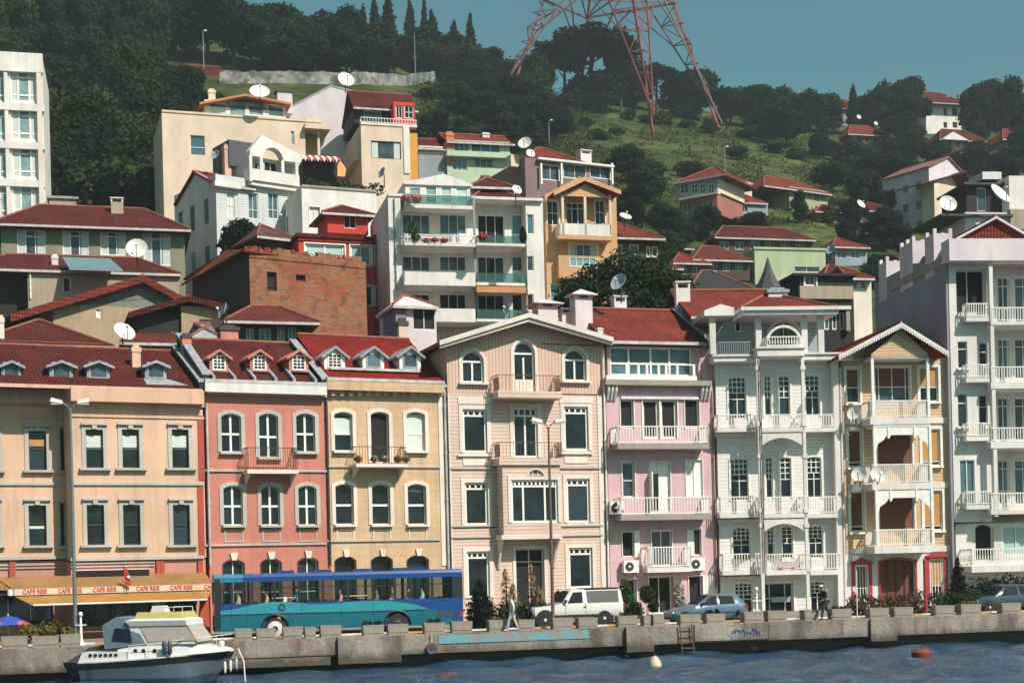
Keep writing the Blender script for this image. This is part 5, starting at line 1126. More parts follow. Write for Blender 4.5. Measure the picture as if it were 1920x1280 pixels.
# green house with the long red roof
h = HH('green_long_house', 'long green house under a red roof with an orange chimney on the slope', 785, 330, 158, 14)
p = h.block(838, 264, 956, None, P_mint, 0, 8); q = h.block(785, 290, 837, None, P_bluegrey, .4, 8, 'side_wing'); wins(p, ((852, 268, 880, 286), (884, 268, 938, 286), (848, 298, 876, 320), (890, 298, 925, 314)), vs=(.33, .66), gmat=M_glassb); wins(q, ((788, 276, 802, 290), (806, 276, 830, 290)), gmat=M_glassb)
q2 = h.block(785, 274, 837, 290, P_rosew, .4, 8, 'upper_wing'); u0, u1 = h.P(838, 264)[0], h.P(962, 264)[0]; h.gable_u(u0, u1, 0, 4, 8, h.P(890, 266)[1], h.P(890, 254, 4)[1], over=.4, mat=T_lit); u0, u1 = h.P(785, 276)[0], h.P(838, 276)[0]; h.gable_u(u0, u1, .4, 4, 8, h.P(810, 277, .4)[1], h.P(810, 262, 4)[1], over=.3, mat=T_red)
h.chimney(837, 246, 851, 288, -.05, plaster('orange_chimney', (.60, .22, .13), .3)); h.chimney(905, 248, 918, 262, 3, P_rosew); bal(h, 838, 958, 290, 294, 284, 0, .8, mat=P_mint, rail='wall', rmat=P_mint); h.done()
# white flats with balconies
h = HH('white_flats', 'broad white block of flats with rounded balconies and a glass winter garden on top', 727, 600, 112, 13, 'apartment house')
p = h.block(728, 368, 751, None, P_whitep, 0, 10, 'side_wing'); pr = h.block(986, 378, 1018, None, P_whitep, .2, 10, 'side_wing'); pm = h.block(750, 368, 988, None, P_whitep, 1.5, 9.9)
for (y0, y1), g_ in zip(((402, 439), (480, 508), (551, 582)), (M_glassb, M_glassg, M_dark)):
    pm.win(754, y0, 806, y1, vs=(.35, .68), hs=(), gmat=g_, rec=.12); pm.win(824, y0, 874, y1, vs=(.35, .68), hs=(), gmat=g_, rec=.12)
    pm.win(896, y0 + 1, 946, y1 + 20, vs=(.33, .66), hs=(), gmat=M_dark if y0 < 420 or y0 > 500 else M_glass, rec=.2, name='balcony_door'); pm.win(960, y0, 980, y1, vs=(), hs=(), gmat=g_, rec=.14); pr.win(988, y0, 1001, y1, vs=(), hs=(), gmat=g_, rec=.14)
for i, (yt, yb, yr) in enumerate(((456, 461, 440), (530, 535, 510), (598, 603, 578))):
    bal(h, 758, 892, yt, yb, yr, 1.5, 2.6, rail='bal' if i == 0 else 'wall', rmat=M_white if i == 0 else P_whitep); bal(h, 894, 985, yt, yb, yr + 2, 1.5, 2.4, rail='glass', rmat=seeglass('green_glass', (.45, .62, .58), .12))
h.box('drain_strip', 889, 370, 893, 600, M_grey, -.15, .0)
bal(h, 766, 886, 384, 391, 366, -.15, 1.2, rail='glass', rmat=MATS['green_glass'])
q = h.block(760, 344, 882, 386, P_whitep, -.15, 6, 'winter_garden'); wins(q, ((766, 350, 790, 383), (797, 347, 820, 383), (826, 347, 848, 383), (854, 350, 878, 383)), vs=(), hs=(.5,), gmat=M_glassp, fw=.1, rec=.08)
u0, z0 = h.P(757, 345, -.3); u1, _ = h.P(886, 345, -.3); um, zm = h.P(832, 326, -.3); MB().prism([(u0, z0), (u1, z0), (u1, z0 + .15), (um, zm), (u0, z0 + .15)], -.3, 6).build('winter_garden_roof', P_whitep, h.root)
hip_px(h, 884, 984, 372, 350, 1.2, 8, T_red, .3, 2); q = h.block(886, 352, 966, 372, P_bluegrey, 3.5, 8, 'attic_wall'); hip_px(h, 880, 968, 350, 331, 2.8, 8, T_red, .3, 2.2)
slab_roof(h, 728, 1018, 367, -.1, 9.5, P_whitep); u0, z0 = h.P(893, 537, -1.4); u1, _ = h.P(985, 537, -1.4); MB().prismx([(-1.55, z0 - .45), (-.1, z0 - .05), (-.1, z0), (-1.55, z0)], u0, u1).build('orange_awning', plain('orange_canvas_awning', (.52, .22, .08)), h.root)
m = MB()
for y0 in (400, 478, 549): u, z = h.P(985, y0); 
h.pipe(741, 372, 545, 0, M_grey, r=.05); h.done()
# lilac dormer cabin behind the yellow house
h = HH('rooftop_cabin', 'small lilac rooftop cabin with a pyramid cap and black windows by the rose mansion', 736, 640, 97, 20, 'cabin')
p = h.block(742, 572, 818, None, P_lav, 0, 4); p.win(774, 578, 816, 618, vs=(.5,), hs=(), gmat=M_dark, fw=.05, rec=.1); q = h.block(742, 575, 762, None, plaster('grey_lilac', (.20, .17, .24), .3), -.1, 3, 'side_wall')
hip_px(h, 736, 822, 573, 556, -.4, 3.6, P_lav, .3, 1.3); h.chimney(748, 596, 765, 645, -.8, P_cream, M_iron); h.done()
# mauve house with the glazed veranda
h = HH('mauve_house', 'mauve house with a pyramid red roof and a white framed veranda above the orange house', 1000, 345, 138, 26)
p = h.block(985, 304, 1150, None, P_mauve, 0, 9); wins(p, ((1014, 308, 1050, 338), (1056, 308, 1100, 335), (1106, 308, 1146, 335)), vs=(.5,), gmat=M_glassg, fw=.1); hip_px(h, 988, 1108, 303, 281, .2, 7, T_lit, .4, 3.0); h.chimney(1089, 281, 1109, 304, 1.5, P_whitep, P_whitep, 'slot')
h.band(1010, 302, 1152, 306, P_whitep, 0, .5, 'veranda_eave')
for x in (1014, 1052, 1147): h.box('veranda_post', x, 306, x + 3, 345, M_white, -.45, -.3)
h.box('cream_pier', 958, 290, 974, 312, P_cream, 1.0, 2); h.done()
# orange gabled house
h = HH('orange_gabled_house', 'narrow orange house with a gabled white porch high above the rose mansion', 1022, 560, 119, 15)
p = h.block(1022, 368, 1156, None, P_orange, 0, 9); p.win(1026, 376, 1047, 422, vs=(.5,), hs=(.5,), sur=.08); p.win(1062, 380, 1096, 424, vs=(.33, .66), hs=(.75,)); p.win(1116, 376, 1134, 420, vs=(.5,), hs=(.5,), sur=.08); p.win(1068, 458, 1120, 502, vs=(.25, .5, .75), hs=(), gmat=M_glassb, sur=.1, rec=.1, curtain=.2); p.win(1032, 532, 1052, 570, vs=(), hs=(), gmat=M_glassb); p.win(1108, 528, 1128, 560, vs=(.5,), hs=())
q = h.block(1048, 480, 1150, 522, P_orange, -.7, 0, 'bay')
q.win(1068, 482, 1118, 500, vs=(.25, .5, .75), hs=(), gmat=M_glassb, rec=.1)
h.balcony(1050, 1148, 441, 449, 420, 0, 1.3, P_orange, 'wall', P_whitep); h.band(1046, 443, 1150, 449, P_orange, -1.3, .1, 'porch_beam')
for x in (1054, 1096, 1143): u, zt = h.P(x, 366, -1.2); zb_ = h.P(x, 441, -1.2)[1]; MB().box(u - .1, u + .1, -1.3, -1.1, zb_, zt).build('porch_post', P_cream, h.root)
u0, z0 = h.P(1054, 367, -1.3); u1, _ = h.P(1144, 367, -1.3); um, zm = h.P(1098, 345, -1.3); MB().prism([(u0, z0), (u1, z0), (um, zm)], -1.3, -1.1).build('porch_gable', P_orange, h.root)
ua, za = h.P(1038, 360, -1.7); ub, zb2 = h.P(1164, 358, -1.7); um, zm = h.P(1096, 332, -1.7); h.gable_v(ua, um, ub, -1.2, 8, za, zm, zb2, over=0, front=.5, mat=T_lit, fascia=P_orange, fw=.3)
MB().prism([(p.u0, p.z1), (p.u1, p.z1), ((p.u0 + p.u1) / 2, p.z1 + 1.6)], 0, .2).build('gable', P_orange, h.root); h.done()
# brown house right of it
h = HH('dark_timber_house', 'dark timber house with a red roof and white window frames behind the walnut tree', 1150, 500, 132, 14)
p = h.block(1156, 444, 1236, None, P_dkbrown, 0, 8); wins(p, ((1157, 458, 1168, 478), (1180, 458, 1198, 478), (1180, 484, 1198, 505), (1212, 462, 1220, 482), (1222, 462, 1234, 482)), vs=(), gmat=M_glassg, fw=.1); hip_px(h, 1120, 1248, 445, 418, -.8, 8, T_lit, .5, 2.8); h.done()
# shaded pair high on the right
h = HH('blue_grey_house', 'shaded blue grey house with red hip roof and cream gable end', 1262, 400, -412, -34)
p = h.block(1268, 333, 1345, 366, P_bluegrey, 0, 9); p2 = h.block(1275, 366, 1345, None, P_rust, .3, 9, 'lower_wall'); wins(p, ((1275, 345, 1290, 362), (1296, 345, 1308, 362), (1312, 345, 1322, 362), (1328, 345, 1338, 362)), hs=(.5,)); wins(p2, ((1280, 378, 1296, 396), (1318, 378, 1336, 396)), gmat=M_glassg)  # blue grey front has its shade coloured in; end wall keeps the lit cream
hip_px(h, 1260, 1360, 335, 318, -.5, 10, T_lit, .5, 4); MB().box(p.u1 + .004, p.u1 + .05, 0, 9, p.z0, p.z1 - .1).build('cream_end_wall', P_cream, h.root); h.band(1272, 366, 1346, 369, P_rosew, 0, .8, 'canopy'); h.done()
h = HH('cream_lean_house', 'cream lean-to house end under a red roof beside the blue grey house', 1360, 400, -408, 18)
p = h.block(1352, 340, 1410, None, P_cream, 0, 7); hip_px(h, 1350, 1412, 342, 328, -.2, 8, T_lit, .2, 2); p2 = h.block(1384, 378, 1440, None, P_bluegrey, -3, 3, 'lower_wing'); wins(p2, ((1392, 384, 1402, 398),)); hip_px(h, 1380, 1440, 380, 366, -3.4, 3, T_brt, .3, 2); h.done()
h = HH('green_grey_house', 'green grey two storey house with a flat red hip roof on the grassy slope', 1480, 400, -398, 30)
p = h.block(1480, 354, 1552, None, plaster('pale_olive', (.34, .34, .22), .4), 0, 7); wins(p, ((1488, 360, 1498, 378), (1528, 360, 1536, 378), (1540, 360, 1548, 378)), gmat=M_glassg); hip_px(h, 1432, 1560, 356, 338, -.8, 8.5, T_lit, .5, 4.2); h.done()
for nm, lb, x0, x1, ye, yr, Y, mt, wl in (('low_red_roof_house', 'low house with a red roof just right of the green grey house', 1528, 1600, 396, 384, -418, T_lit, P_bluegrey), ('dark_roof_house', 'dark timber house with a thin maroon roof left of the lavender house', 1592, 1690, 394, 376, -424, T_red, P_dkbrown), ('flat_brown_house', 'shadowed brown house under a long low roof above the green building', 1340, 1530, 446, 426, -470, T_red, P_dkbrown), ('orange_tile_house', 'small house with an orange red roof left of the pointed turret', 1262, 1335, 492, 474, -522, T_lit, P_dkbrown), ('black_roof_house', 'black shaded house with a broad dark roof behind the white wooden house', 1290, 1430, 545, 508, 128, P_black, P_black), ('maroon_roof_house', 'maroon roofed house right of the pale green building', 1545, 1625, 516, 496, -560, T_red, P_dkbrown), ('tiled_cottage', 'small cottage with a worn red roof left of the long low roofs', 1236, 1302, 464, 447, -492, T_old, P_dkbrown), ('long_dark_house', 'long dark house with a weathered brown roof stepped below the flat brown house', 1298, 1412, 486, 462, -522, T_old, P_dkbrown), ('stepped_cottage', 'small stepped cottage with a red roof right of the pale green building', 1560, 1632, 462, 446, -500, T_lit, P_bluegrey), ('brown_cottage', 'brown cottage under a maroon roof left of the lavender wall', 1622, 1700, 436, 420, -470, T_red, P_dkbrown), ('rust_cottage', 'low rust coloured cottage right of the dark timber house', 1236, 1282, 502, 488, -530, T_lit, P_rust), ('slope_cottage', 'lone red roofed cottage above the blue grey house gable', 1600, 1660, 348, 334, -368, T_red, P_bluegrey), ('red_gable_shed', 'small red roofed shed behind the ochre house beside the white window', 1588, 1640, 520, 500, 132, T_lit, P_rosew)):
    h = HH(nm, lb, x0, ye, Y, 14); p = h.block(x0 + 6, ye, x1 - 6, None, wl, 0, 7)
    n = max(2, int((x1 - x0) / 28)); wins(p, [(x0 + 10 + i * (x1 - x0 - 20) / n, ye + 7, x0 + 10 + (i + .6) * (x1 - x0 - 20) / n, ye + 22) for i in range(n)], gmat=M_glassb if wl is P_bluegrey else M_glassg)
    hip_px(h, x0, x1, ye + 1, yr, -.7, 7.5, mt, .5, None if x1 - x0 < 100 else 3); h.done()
h = HH('pale_green_building', 'flat roofed pale green building behind the black pointed turret', 1415, 520, -535, 12, 'building')
p = h.block(1415, 466, 1548, None, P_green, 0, 7); p.win(1490, 500, 1536, 510, vs=(.5,), hs=(), gmat=M_glassg); h.band(1413, 464, 1550, 468, P_green, 0, .15, 'parapet'); slab_roof(h, 1415, 1548, 466, 0, 7); h.done()
h = HH('black_turret_house', 'dark house with a concave pointed turret roof behind the white wooden house', 1420, 540, 120, 10)
p = h.block(1500, 512, 1600, None, P_black, 0, 6); p.win(1509, 516, 1530, 536, vs=(.5,), hs=(), fw=.14, sur=.1, gmat=M_glassg); h.band(1500, 536, 1600, 560, P_old, 0, .25, 'concrete_beam'); slab_roof(h, 1488, 1608, 512, -.4, 6, P_black)
c, zb_ = h.P(1453, 545); _, zt = h.P(1453, 474); H_ = zt - zb_; MB().lathe([(1.35, 0), (1.0, H_ * .22), (.62, H_ * .45), (.3, H_ * .7), (.1, H_ * .92), (0, H_)], 8, (c, 1.5, zb_)).build('turret_roof', plain('dark_lead', (.045, .04, .045), .6), h.root); MB().lathe([(1.2, -6), (1.2, 0)], 8, (c, 1.5, zb_)).build('turret_wall', P_black, h.root); h.done()
h = HH('glazed_porch_house', 'small house with a white glazed porch right behind the white wooden house', 1548, 600, 104, 8)
p = h.block(1538, 576, 1592, None, P_black, 0, 5); wins(p, ((1545, 586, 1556, 618), (1560, 586, 1570, 618), (1574, 586, 1584, 618)), vs=(), fw=.1, gmat=M_glassg); slab_roof(h, 1534, 1596, 573, -.5, 5, P_whitep, .25); h.box('porch_post', 1587, 575, 1594, 620, P_old, -.4, -.1); h.done()
# lavender house
h = HH('lavender_house', 'lavender blue house with a pink gable and stepped red roofs on the right', 1740, 420, -440, 36)
p = h.block(1742, 318, 1806, None, P_lav, 0, 9); um, zm = h.P(1776, 296); MB().prism([(p.u0, p.z1), (p.u1, p.z1), (um, zm)], 0, .2).build('gable', P_lav, h.root); h.gable_v(p.u0, um, p.u1, 0, 9, p.z1, zm + .2, p.z1, over=.3, front=.3, mat=tile('pink_tiles', (.42, .20, .18), 1.6))
q = h.block(1752, 348, 1812, None, P_cream, -2.2, 0, 'lower_wall'); q.win(1805, 345, 1811, 398, vs=(), hs=(), gmat=M_dark); u0, z0 = h.P(1725, 345, -2.4); u1, z1 = h.P(1820, 342, -2.4); um, zm = h.P(1808, 322, -2.4); h.gable_v(u0, um, u1, -2.2, 2, z0, zm, z1, over=0, front=.4, mat=T_red, fascia=P_dkbrown, fw=.1)
for v in (1.5, 4, 6.5):
    for z in (2.0, 5.0, 8.0): MB().box(p.u0 - .04, p.u0 + .02, v, v + 1.0, p.z1 - z - 1.2, p.z1 - z).build('side_window', M_glassb, h.root)
h.done()
h = HH('white_terraced_house', 'white stepped house with dark terraces behind the roof of the right edge building', 1822, 420, 140, 8)
p = h.block(1892, 330, 1990, None, P_whitep, 0, 8); q = h.block(1810, 398, 1892, None, P_lav, -1, 6, 'lower_wall'); q2 = h.block(1812, 344, 1891, 398, P_black, 1.5, 7, 'dark_terrace'); q2.win(1832, 352, 1850, 396, vs=(), hs=(), gmat=M_glassg); slab_roof(h, 1808, 1895, 342, .8, 7, M_iron); slab_roof(h, 1764, 1900, 401, -1.4, 6, M_iron)
h.box('parapet', 1842, 322, 1878, 336, P_whitep, 1, 4); h.box('parapet', 1895, 392, 1935, 430, P_conc if False else P_old, -1.3, -.5); h.done()
# ridge houses
h = HH('white_ridge_house', 'white ridge house with tall dark windows and a red roof among trees', 1735, 240, -252, 14)
p = h.block(1736, 194, 1802, None, P_whitep, 0, 9); wins(p, ((1738, 202, 1747, 217), (1769, 202, 1776, 217), (1785, 202, 1795, 217), (1769, 229, 1776, 240), (1786, 229, 1795, 240)), vs=(), gmat=M_dark, fw=.05); hip_px(h, 1712, 1820, 193, 174, -2.0, 10, T_red, .6, 5); h.chimney(1774, 176, 1780, 190, 2, P_rust); h.chimney(1797, 176, 1802, 190, 2, P_rust); h.done()
for nm, lb, x0, x1, ye, yr, Y, mt, wl in (('red_ridge_house', 'wide red hip roof on the ridge left of the white house', 1520, 1622, 202, 186, -232, T_lit, P_bluegrey), ('brown_ridge_house', 'small brown house half hidden beside the wide red roof on the ridge', 1618, 1662, 204, 190, -236, T_red, P_dkbrown), ('long_ridge_house', 'long dark house with a low red roof left of the white ridge house', 1650, 1738, 207, 193, -240, T_lit, P_dkbrown), ('low_ridge_house', 'low red tiled cottage below the ridge with pale dishes on it', 1590, 1668, 252, 236, -272, T_lit, P_dkbrown), ('gabled_ridge_house', 'red roofed cottage with a white gable below the white ridge house', 1762, 1852, 262, 244, -286, T_red, P_dkbrown), ('edge_ridge_house', 'pink roofed cottage near the right edge below the ridge trees', 1880, 1960, 262, 244, -284, T_lit, P_bluegrey)):
    h = HH(nm, lb, x0, ye, Y, 14); p = h.block(x0 + 6, ye, x1 - 6, None, wl, 0, 7)
    n = max(2, int((x1 - x0) / 16)); wins(p, [(x0 + 8 + i * (x1 - x0 - 16) / n, ye + 4, x0 + 8 + (i + .5) * (x1 - x0 - 16) / n, ye + 14) for i in range(n)], vs=(), gmat=M_glassb)
    hip_px(h, x0, x1, ye + 1, yr, -.8, 8, mt, .5, 3)
    if nm == 'gabled_ridge_house': u0, z0 = h.P(1766, 261, -1); u1, _ = h.P(1816, 261, -1); um, zm = h.P(1787, 247, -1); MB().prism([(u0, z0), (u1, z0), (um, zm)], -1.1, .2).build('white_gable', P_whitep, h.root)
    if nm == 'red_ridge_house': h.chimney(1611, 184, 1620, 200, 3, P_rust)
    h.done()
h = HH('forest_hut', 'small dark red roofed hut at the wood edge above the cream house', 370, 175, 262, 14, 'hut')
p = h.block(382, 154, 410, None, P_cream, 0, 5); p.win(388, 158, 398, 172, vs=(), hs=(), gmat=M_dark); u0, u1 = h.P(345, 156)[0], h.P(416, 154)[0]; h.gable_u(u0, u1, 0, 4, 8, h.P(380, 153)[1], h.P(380, 124, 4)[1], over=.5, mat=T_red); h.done()
# ================================================================ dishes, lamps, mast
def dish(px, py, dpx, Y, az, el, label, mat=None, mast=1.0, yw=None):
    c = hit_Y(px, py, Y); r = dpx / 2 * Y / F; az, el = R(az), R(el)
    f = Vector((math.sin(az) * math.cos(el), -math.cos(az) * math.cos(el), math.sin(el)))
    b = c - f * .12 + Vector((0, 0, -r * .3 - mast)); o = empty('satellite_dish', b, 0, label, 'satellite dish', 'satellite dishes on the roofs and balconies')
    m = MB(); n = 7; prof = [(r * i / n, .32 * r * (i / n) ** 2) for i in range(n + 1)] + [(r * (1 - i / n) + .001, .32 * r * (1 - i / n) ** 2 - .025) for i in range(n + 1)]
    m.lathe(prof[:-1] + [(.001, -.025)], 22); q = f.to_track_quat('Z', 'Y'); d_ = m.build('reflector', mat or M_dish, o, True); d_.location = c - b; d_.rotation_mode = 'QUATERNION'; d_.rotation_quaternion = q
    m = MB(); e = c - b; up = q @ Vector((0, -1, 0)); tip = e + f * r * .95; m.tube([e + up * r * .95 + f * r * .3, tip], .02 + r * .02, 6); m.build('feed_arm', M_grey, o)
    MB().tube([tip - f * .1, tip + f * .08], .05 + r * .04, 8).build('receiver', M_white, o)
    MB().tube([(0, 0, 0), (0, 0, mast), e - f * .05], .035 + r * .02, 7).build('dish_mast', M_iron, o); return o
for a in ((257, 468, 40, 109, 8, 20, 'big white round dish in front of the olive house windows'), (231, 625, 42, 92.5, 42, 35, 'large pale dish tilted skyward above the peach house roof'), (421, 584, 32, 96, -62, 22, 'blue shaded dish seen edge on above the salmon house', M_dish_shade), (487, 176, 38, 148, 12, 38, 'white dish behind the orange pavilion roof of the cream house'),
          (648, 152, 32, 161, 22, 25, 'white dish on the corner of the lavender gable'), (985, 270, 26, 138, -18, 25, 'upper of two pale dishes beside the mauve house roof'), (994, 289, 18, 138.4, 20, 25, 'lower smaller dish beside the mauve house roof'), (968, 357, 20, 113, 30, 25, 'small white dish on the dark wall right of the white flats'),
          (1172, 408, 24, 131, 25, 50, 'pale dish on the ridge of the dark timber house'), (1162, 530, 34, 88.6, -42, 22, 'grey shaded dish on the chimney of the pink house', M_dish_shade), (1776, 384, 34, 137, 8, 22, 'round white dish on the terrace edge behind the right edge building'), (1871, 367, 46, 136.5, 40, 35, 'largest grey white dish tilted up on the dark terrace at upper right'),
          (1613, 384, 19, 188, 35, 30, 'small white dish among the dark roofs left of the lavender house'), (718, 325, 22, 127, -55, 20, 'blue grey shaded dish on the parapet beside the red balcony house', M_dish_shade), (952, 578, 20, 107, -55, 15, 'dark grey shaded dish in front of the lowest balcony of the flats', M_dish_shade), (1559, 468, 20, 154, -50, 20, 'grey shaded dish at the right end of the pale green building', M_dish_shade),
          (405, 291, 20, 134, -35, 20, 'blue shaded dish between the villa chimney and the cream wall', M_dish_shade), (536, 406, 22, 115, -62, 15, 'dark blue shaded dish standing on the maroon eaved house', M_dish_shade), (1329, 636, 24, 86, 40, 40, 'pale dish at the left end of the white loggia', None, .4), (1603, 775, 28, edge(B7, 1603) - 1.0, -38, 20, 'uppermost dish on the left wall of the ochre house', None, .5), (1612, 890, 30, edge(B7, 1612) - 1.0, -30, 20, 'lower dish on the left wall of the ochre house', None, .5), (1646, 889, 32, edge(B7, 1646) - 2.1, 5, 8, 'round white dish hanging on the middle porch rail of the ochre house', None, .4),
          (1610, 220, 9, 287, 15, 20, 'tiny white dish above the low cottage on the ridge'), (1642, 232, 8, 287, 15, 20, 'tiny white dish right of its twin above the low cottage')):
    dish(*a)
def street_lamp(px, py, w, ytop, xtop, heads, mat, label, r=.09):
    b = hit_w(px, py, w); b.z = ROADZ; t = hit_Y(xtop, ytop, b.y); H_ = t.z - b.z; o = empty('street_lamp', b, TH, label, 'street lamp', 'street lamps on the quay')
    MB().tube([(0, 0, 0), (0, 0, .5), (0, 0, .52), (0, 0, H_)], [r * 1.7, r * 1.6, r, r * .55], 10).build('pole', mat, o, True)
    for sx_ in heads:
        m = MB().tube([(0, 0, H_ - .15), (sx_ * .12, 0, H_ + .1), (sx_ * .35, 0, H_ + .25)], .03, 6); a = m.build('arm', mat, o)
        m = MB().add([(sx_ * .3, -.13, H_ + .18), (sx_ * .85, -.16, H_ + .28), (sx_ * .85, .16, H_ + .28), (sx_ * .3, .13, H_ + .18), (sx_ * .32, -.12, H_ + .34), (sx_ * .8, -.13, H_ + .46), (sx_ * .8, .13, H_ + .46), (sx_ * .32, .12, H_ + .34)], [(0, 3, 2, 1), (4, 5, 6, 7), (0, 1, 5, 4), (1, 2, 6, 5), (2, 3, 7, 6), (3, 0, 4, 7)])
        m.build('lamp_head', M_dish, a); MB().box(sx_ * .36, sx_ * .8, -.11, .11, H_ + .16, H_ + .24).build('diffuser', plain('lamp_diffuser', (.6, .6, .55), .3), a)
    return o
street_lamp(142, 1188, 1.5, 765, 129, (-1, 1), plain('green_grey_paint', (.13, .17, .17), .5), 'tall grey green street lamp with twin heads in front of the peach house')
street_lamp(1037, 1160, 1.5, 800, 1033, (-1, 1), plain('brown_paint', (.14, .085, .065), .6), 'brown street lamp with twin heads in front of the rose mansion')
def lantern(px, py, w, ytop, label):
    b = hit_w(px, py, w); b.z = ROADZ - .1 if w > 2 else ROADZ; H_ = hit_Y(px, ytop, b.y).z - b.z; o = empty('lantern_post', b, 0, label, 'lantern post', 'white lantern posts on the quay')
    MB().lathe([(.16, 0), (.16, .1), (.07, .2), (.055, H_ * .55), (.09, H_ * .57), (.05, H_ * .62), (.05, H_ * .85), (.1, H_ * .87)], 12).build('post', M_white, o, True); MB().tube([(-.25, 0, H_ * .6), (.25, 0, H_ * .6)], .03, 6).build('crossbar', M_white, o); MB().ball((0, 0, H_ * .93), .1).build('finial', M_white, o, True)
lantern(152, 1190, 1.3, 1146, 'white turned lantern post beside the tall grey green lamp'); lantern(1419, 1142, 2.6, 1099, 'white lantern post in front of the white wooden house')
# lattice mast
M_mast = plain('mast_red_paint', (.22, .04, .035), .6, vary=.5, scale=.15); M_mastd = plain('mast_dusty_steel', (.15, .085, .08), .6)
A = hit_hill(962, 160); C = hit_hill(1226, 216); E = hit_hill(1355, 232)
C = hit_Y(1226, 216, 312); E = hit_Y(1354, 232, 330); A = hit_Y(945, 160, 322); Bk = A + E - C; FT = [C, E, Bk, A]
cen = sum(FT, Vector()) / 4; top = hit_Y(1120, -330, cen.y); top = Vector((cen.x, cen.y, top.z))
root = empty('lattice_mast', (cen.x, cen.y, min(p.z for p in FT)), 0, 'huge red and grey steel lattice mast whose four legs straddle the hilltop pines', 'lattice mast')
rb = root.location
def K(p): return p - rb
zr1 = hit_Y(1120, 2, cen.y).z; zr0 = hit_Y(1300, 50, cen.y).z
def along(p, z): f = (z - p.z) / (top.z - p.z); return p + (top - p) * f
ring = [along(p, zr1) for p in FT]
for i, p in enumerate(FT):
    q = Vector((p.x, p.y, hill_at(p) - 1.5)) if hill_at(p) < p.z else p
    legm = MB(); br = MB(); nx, pv = FT[(i + 1) % 4], FT[i - 1]
    legm.bar(K(q), K(along(p, top.z - 4)), .48)
    r0, rn, rp = ring[i], ring[(i + 1) % 4], ring[i - 1]
    inn = [r0 + (rn - r0) * .30, r0 + (rp - r0) * .30]
    for e in inn: br.bar(K(p), K(e), .30)
    for e in inn:
        for k in range(1, 6):
            f = k / 6; a, b = p + (r0 - p) * f, p + (e - p) * f; f2 = (k + 1) / 6; c2 = p + (r0 - p) * f2; b2 = p + (e - p) * f2; br.bar(K(a), K(b), .17); br.bar(K(b) if k % 2 else K(a), K(c2) if k % 2 else K(b2), .15)
    for k in range(1, 6): f = k / 6; br.bar(K(p + (inn[0] - p) * f), K(p + (inn[1] - p) * f), .18)
    l = legm.build('leg', M_mast, root); br.build('leg_bracing', M_mastd if i != 0 else M_mast, l)
m = MB()
for lv in (zr1, zr1 + 9):
    rg_ = [along(p, lv) for p in FT]
    for i in range(4): m.bar(K(rg_[i]), K(rg_[(i + 1) % 4]), .4)
    for i in range(2): m.bar(K(rg_[i]), K(rg_[i + 2]), .25)
lv = [zr1, zr1 + 9, zr1 + 18, zr1 + 26, zr1 + 33]
for a, b in zip(lv, lv[1:]):
    for i in range(4):
        p0, p1 = along(FT[i], a), along(FT[(i + 1) % 4], a); q0, q1 = along(FT[i], b), along(FT[(i + 1) % 4], b); m.bar(K(p0), K((q0 + q1) / 2), .28); m.bar(K(p1), K((q0 + q1) / 2), .28); m.bar(K(q0), K(q1), .3)
for i in range(4):
    a, b = ring[i], ring[(i + 1) % 4]; md = (a + b) / 2
    for e, p in ((a + (b - a) * .3, FT[i]), (a + (b - a) * .7, FT[(i + 1) % 4])): m.bar(K(md), K(p + (e - p) * .66), .26); m.bar(K(e), K(md + Vector((0, 0, 9))), .24)
m.build('ring_frame', M_mastd, root)
# stone wall below the hilltop wood
t = NT('rubble_stone'); vo = t.n('TexVoronoi'); t.l(t.tc(), vo.inputs[0]); vo.inputs['Scale'].default_value = 1.1; c = t.mix(t.ramp(vo.outputs['Color'], .1, .9), (.13, .12, .13), (.36, .34, .33)); c = t.mix(t.ramp(t.noise(.25, 5), .45, .62), c, (.05, .06, .04)); t.base(c); t.p(Roughness=.95); M_stone = t.m
m = MB(); pts = [hit_hill(x, y) for x, y in ((412, 158), (470, 158), (530, 157), (590, 158), (650, 160), (710, 160), (770, 161), (845, 160))]
rg = random.Random(8)
for a, b in zip(pts, pts[1:]):
    for i in range(6):
        p, q = a + (b - a) * i / 6, a + (b - a) * (i + 1) / 6; zt = 2.2 + rg.uniform(-.18, .12)
        m.add([(p.x, p.y, hill_at(p) - 1), (q.x, q.y, hill_at(q) - 1), (q.x, q.y, hill_at(q) + zt), (p.x, p.y, hill_at(p) + zt), (p.x, p.y + .8, hill_at(p) - 1), (q.x, q.y + .8, hill_at(q) - 1), (q.x, q.y + .8, hill_at(q) + zt), (p.x, p.y + .8, hill_at(p) + zt)], [(0, 1, 2, 3), (7, 6, 5, 4), (3, 2, 6, 7), (0, 3, 7, 4), (1, 5, 6, 2)])
tag(m.build('stone_wall', M_stone), 'long rough grey stone wall beneath the hilltop wood', 'wall')
def thin_pole(px, ybase, ytop, Y, label, lamp=True, r=.09):
    b = hit_Y(px, ybase, Y); H_ = hit_Y(px, ytop, Y).z - b.z; o = empty('lamp_pole', b, 0, label, 'lamp pole', 'thin lamp poles on the hill'); MB().tube([(0, 0, -.5), (0, 0, H_)], [r * 1.3, r * .7], 6).build('pole', M_grey, o)
    if lamp: MB().ball((.4, 0, H_), .34, .2, .16).build('lamp_head', M_dish, o); MB().tube([(0, 0, H_ - .1), (.4, 0, H_)], .05, 5).build('arm', M_grey, o)
p = hit_hill(382, 150); thin_pole(382, 124, 58, p.y, 'thin pale lamp pole standing by the red roofed hut'); p = hit_hill(778, 160); thin_pole(779, 150, 62, p.y, 'very thin pole against the dark hilltop wood', False); p = hit_hill(1358, 330); thin_pole(1360, 330, 275, p.y, 'lamp pole on the grassy slope above the blue grey house'); p = hit_hill(1030, 275); thin_pole(1030, 275, 226, p.y, 'lamp pole in front of the conifers below the mast')
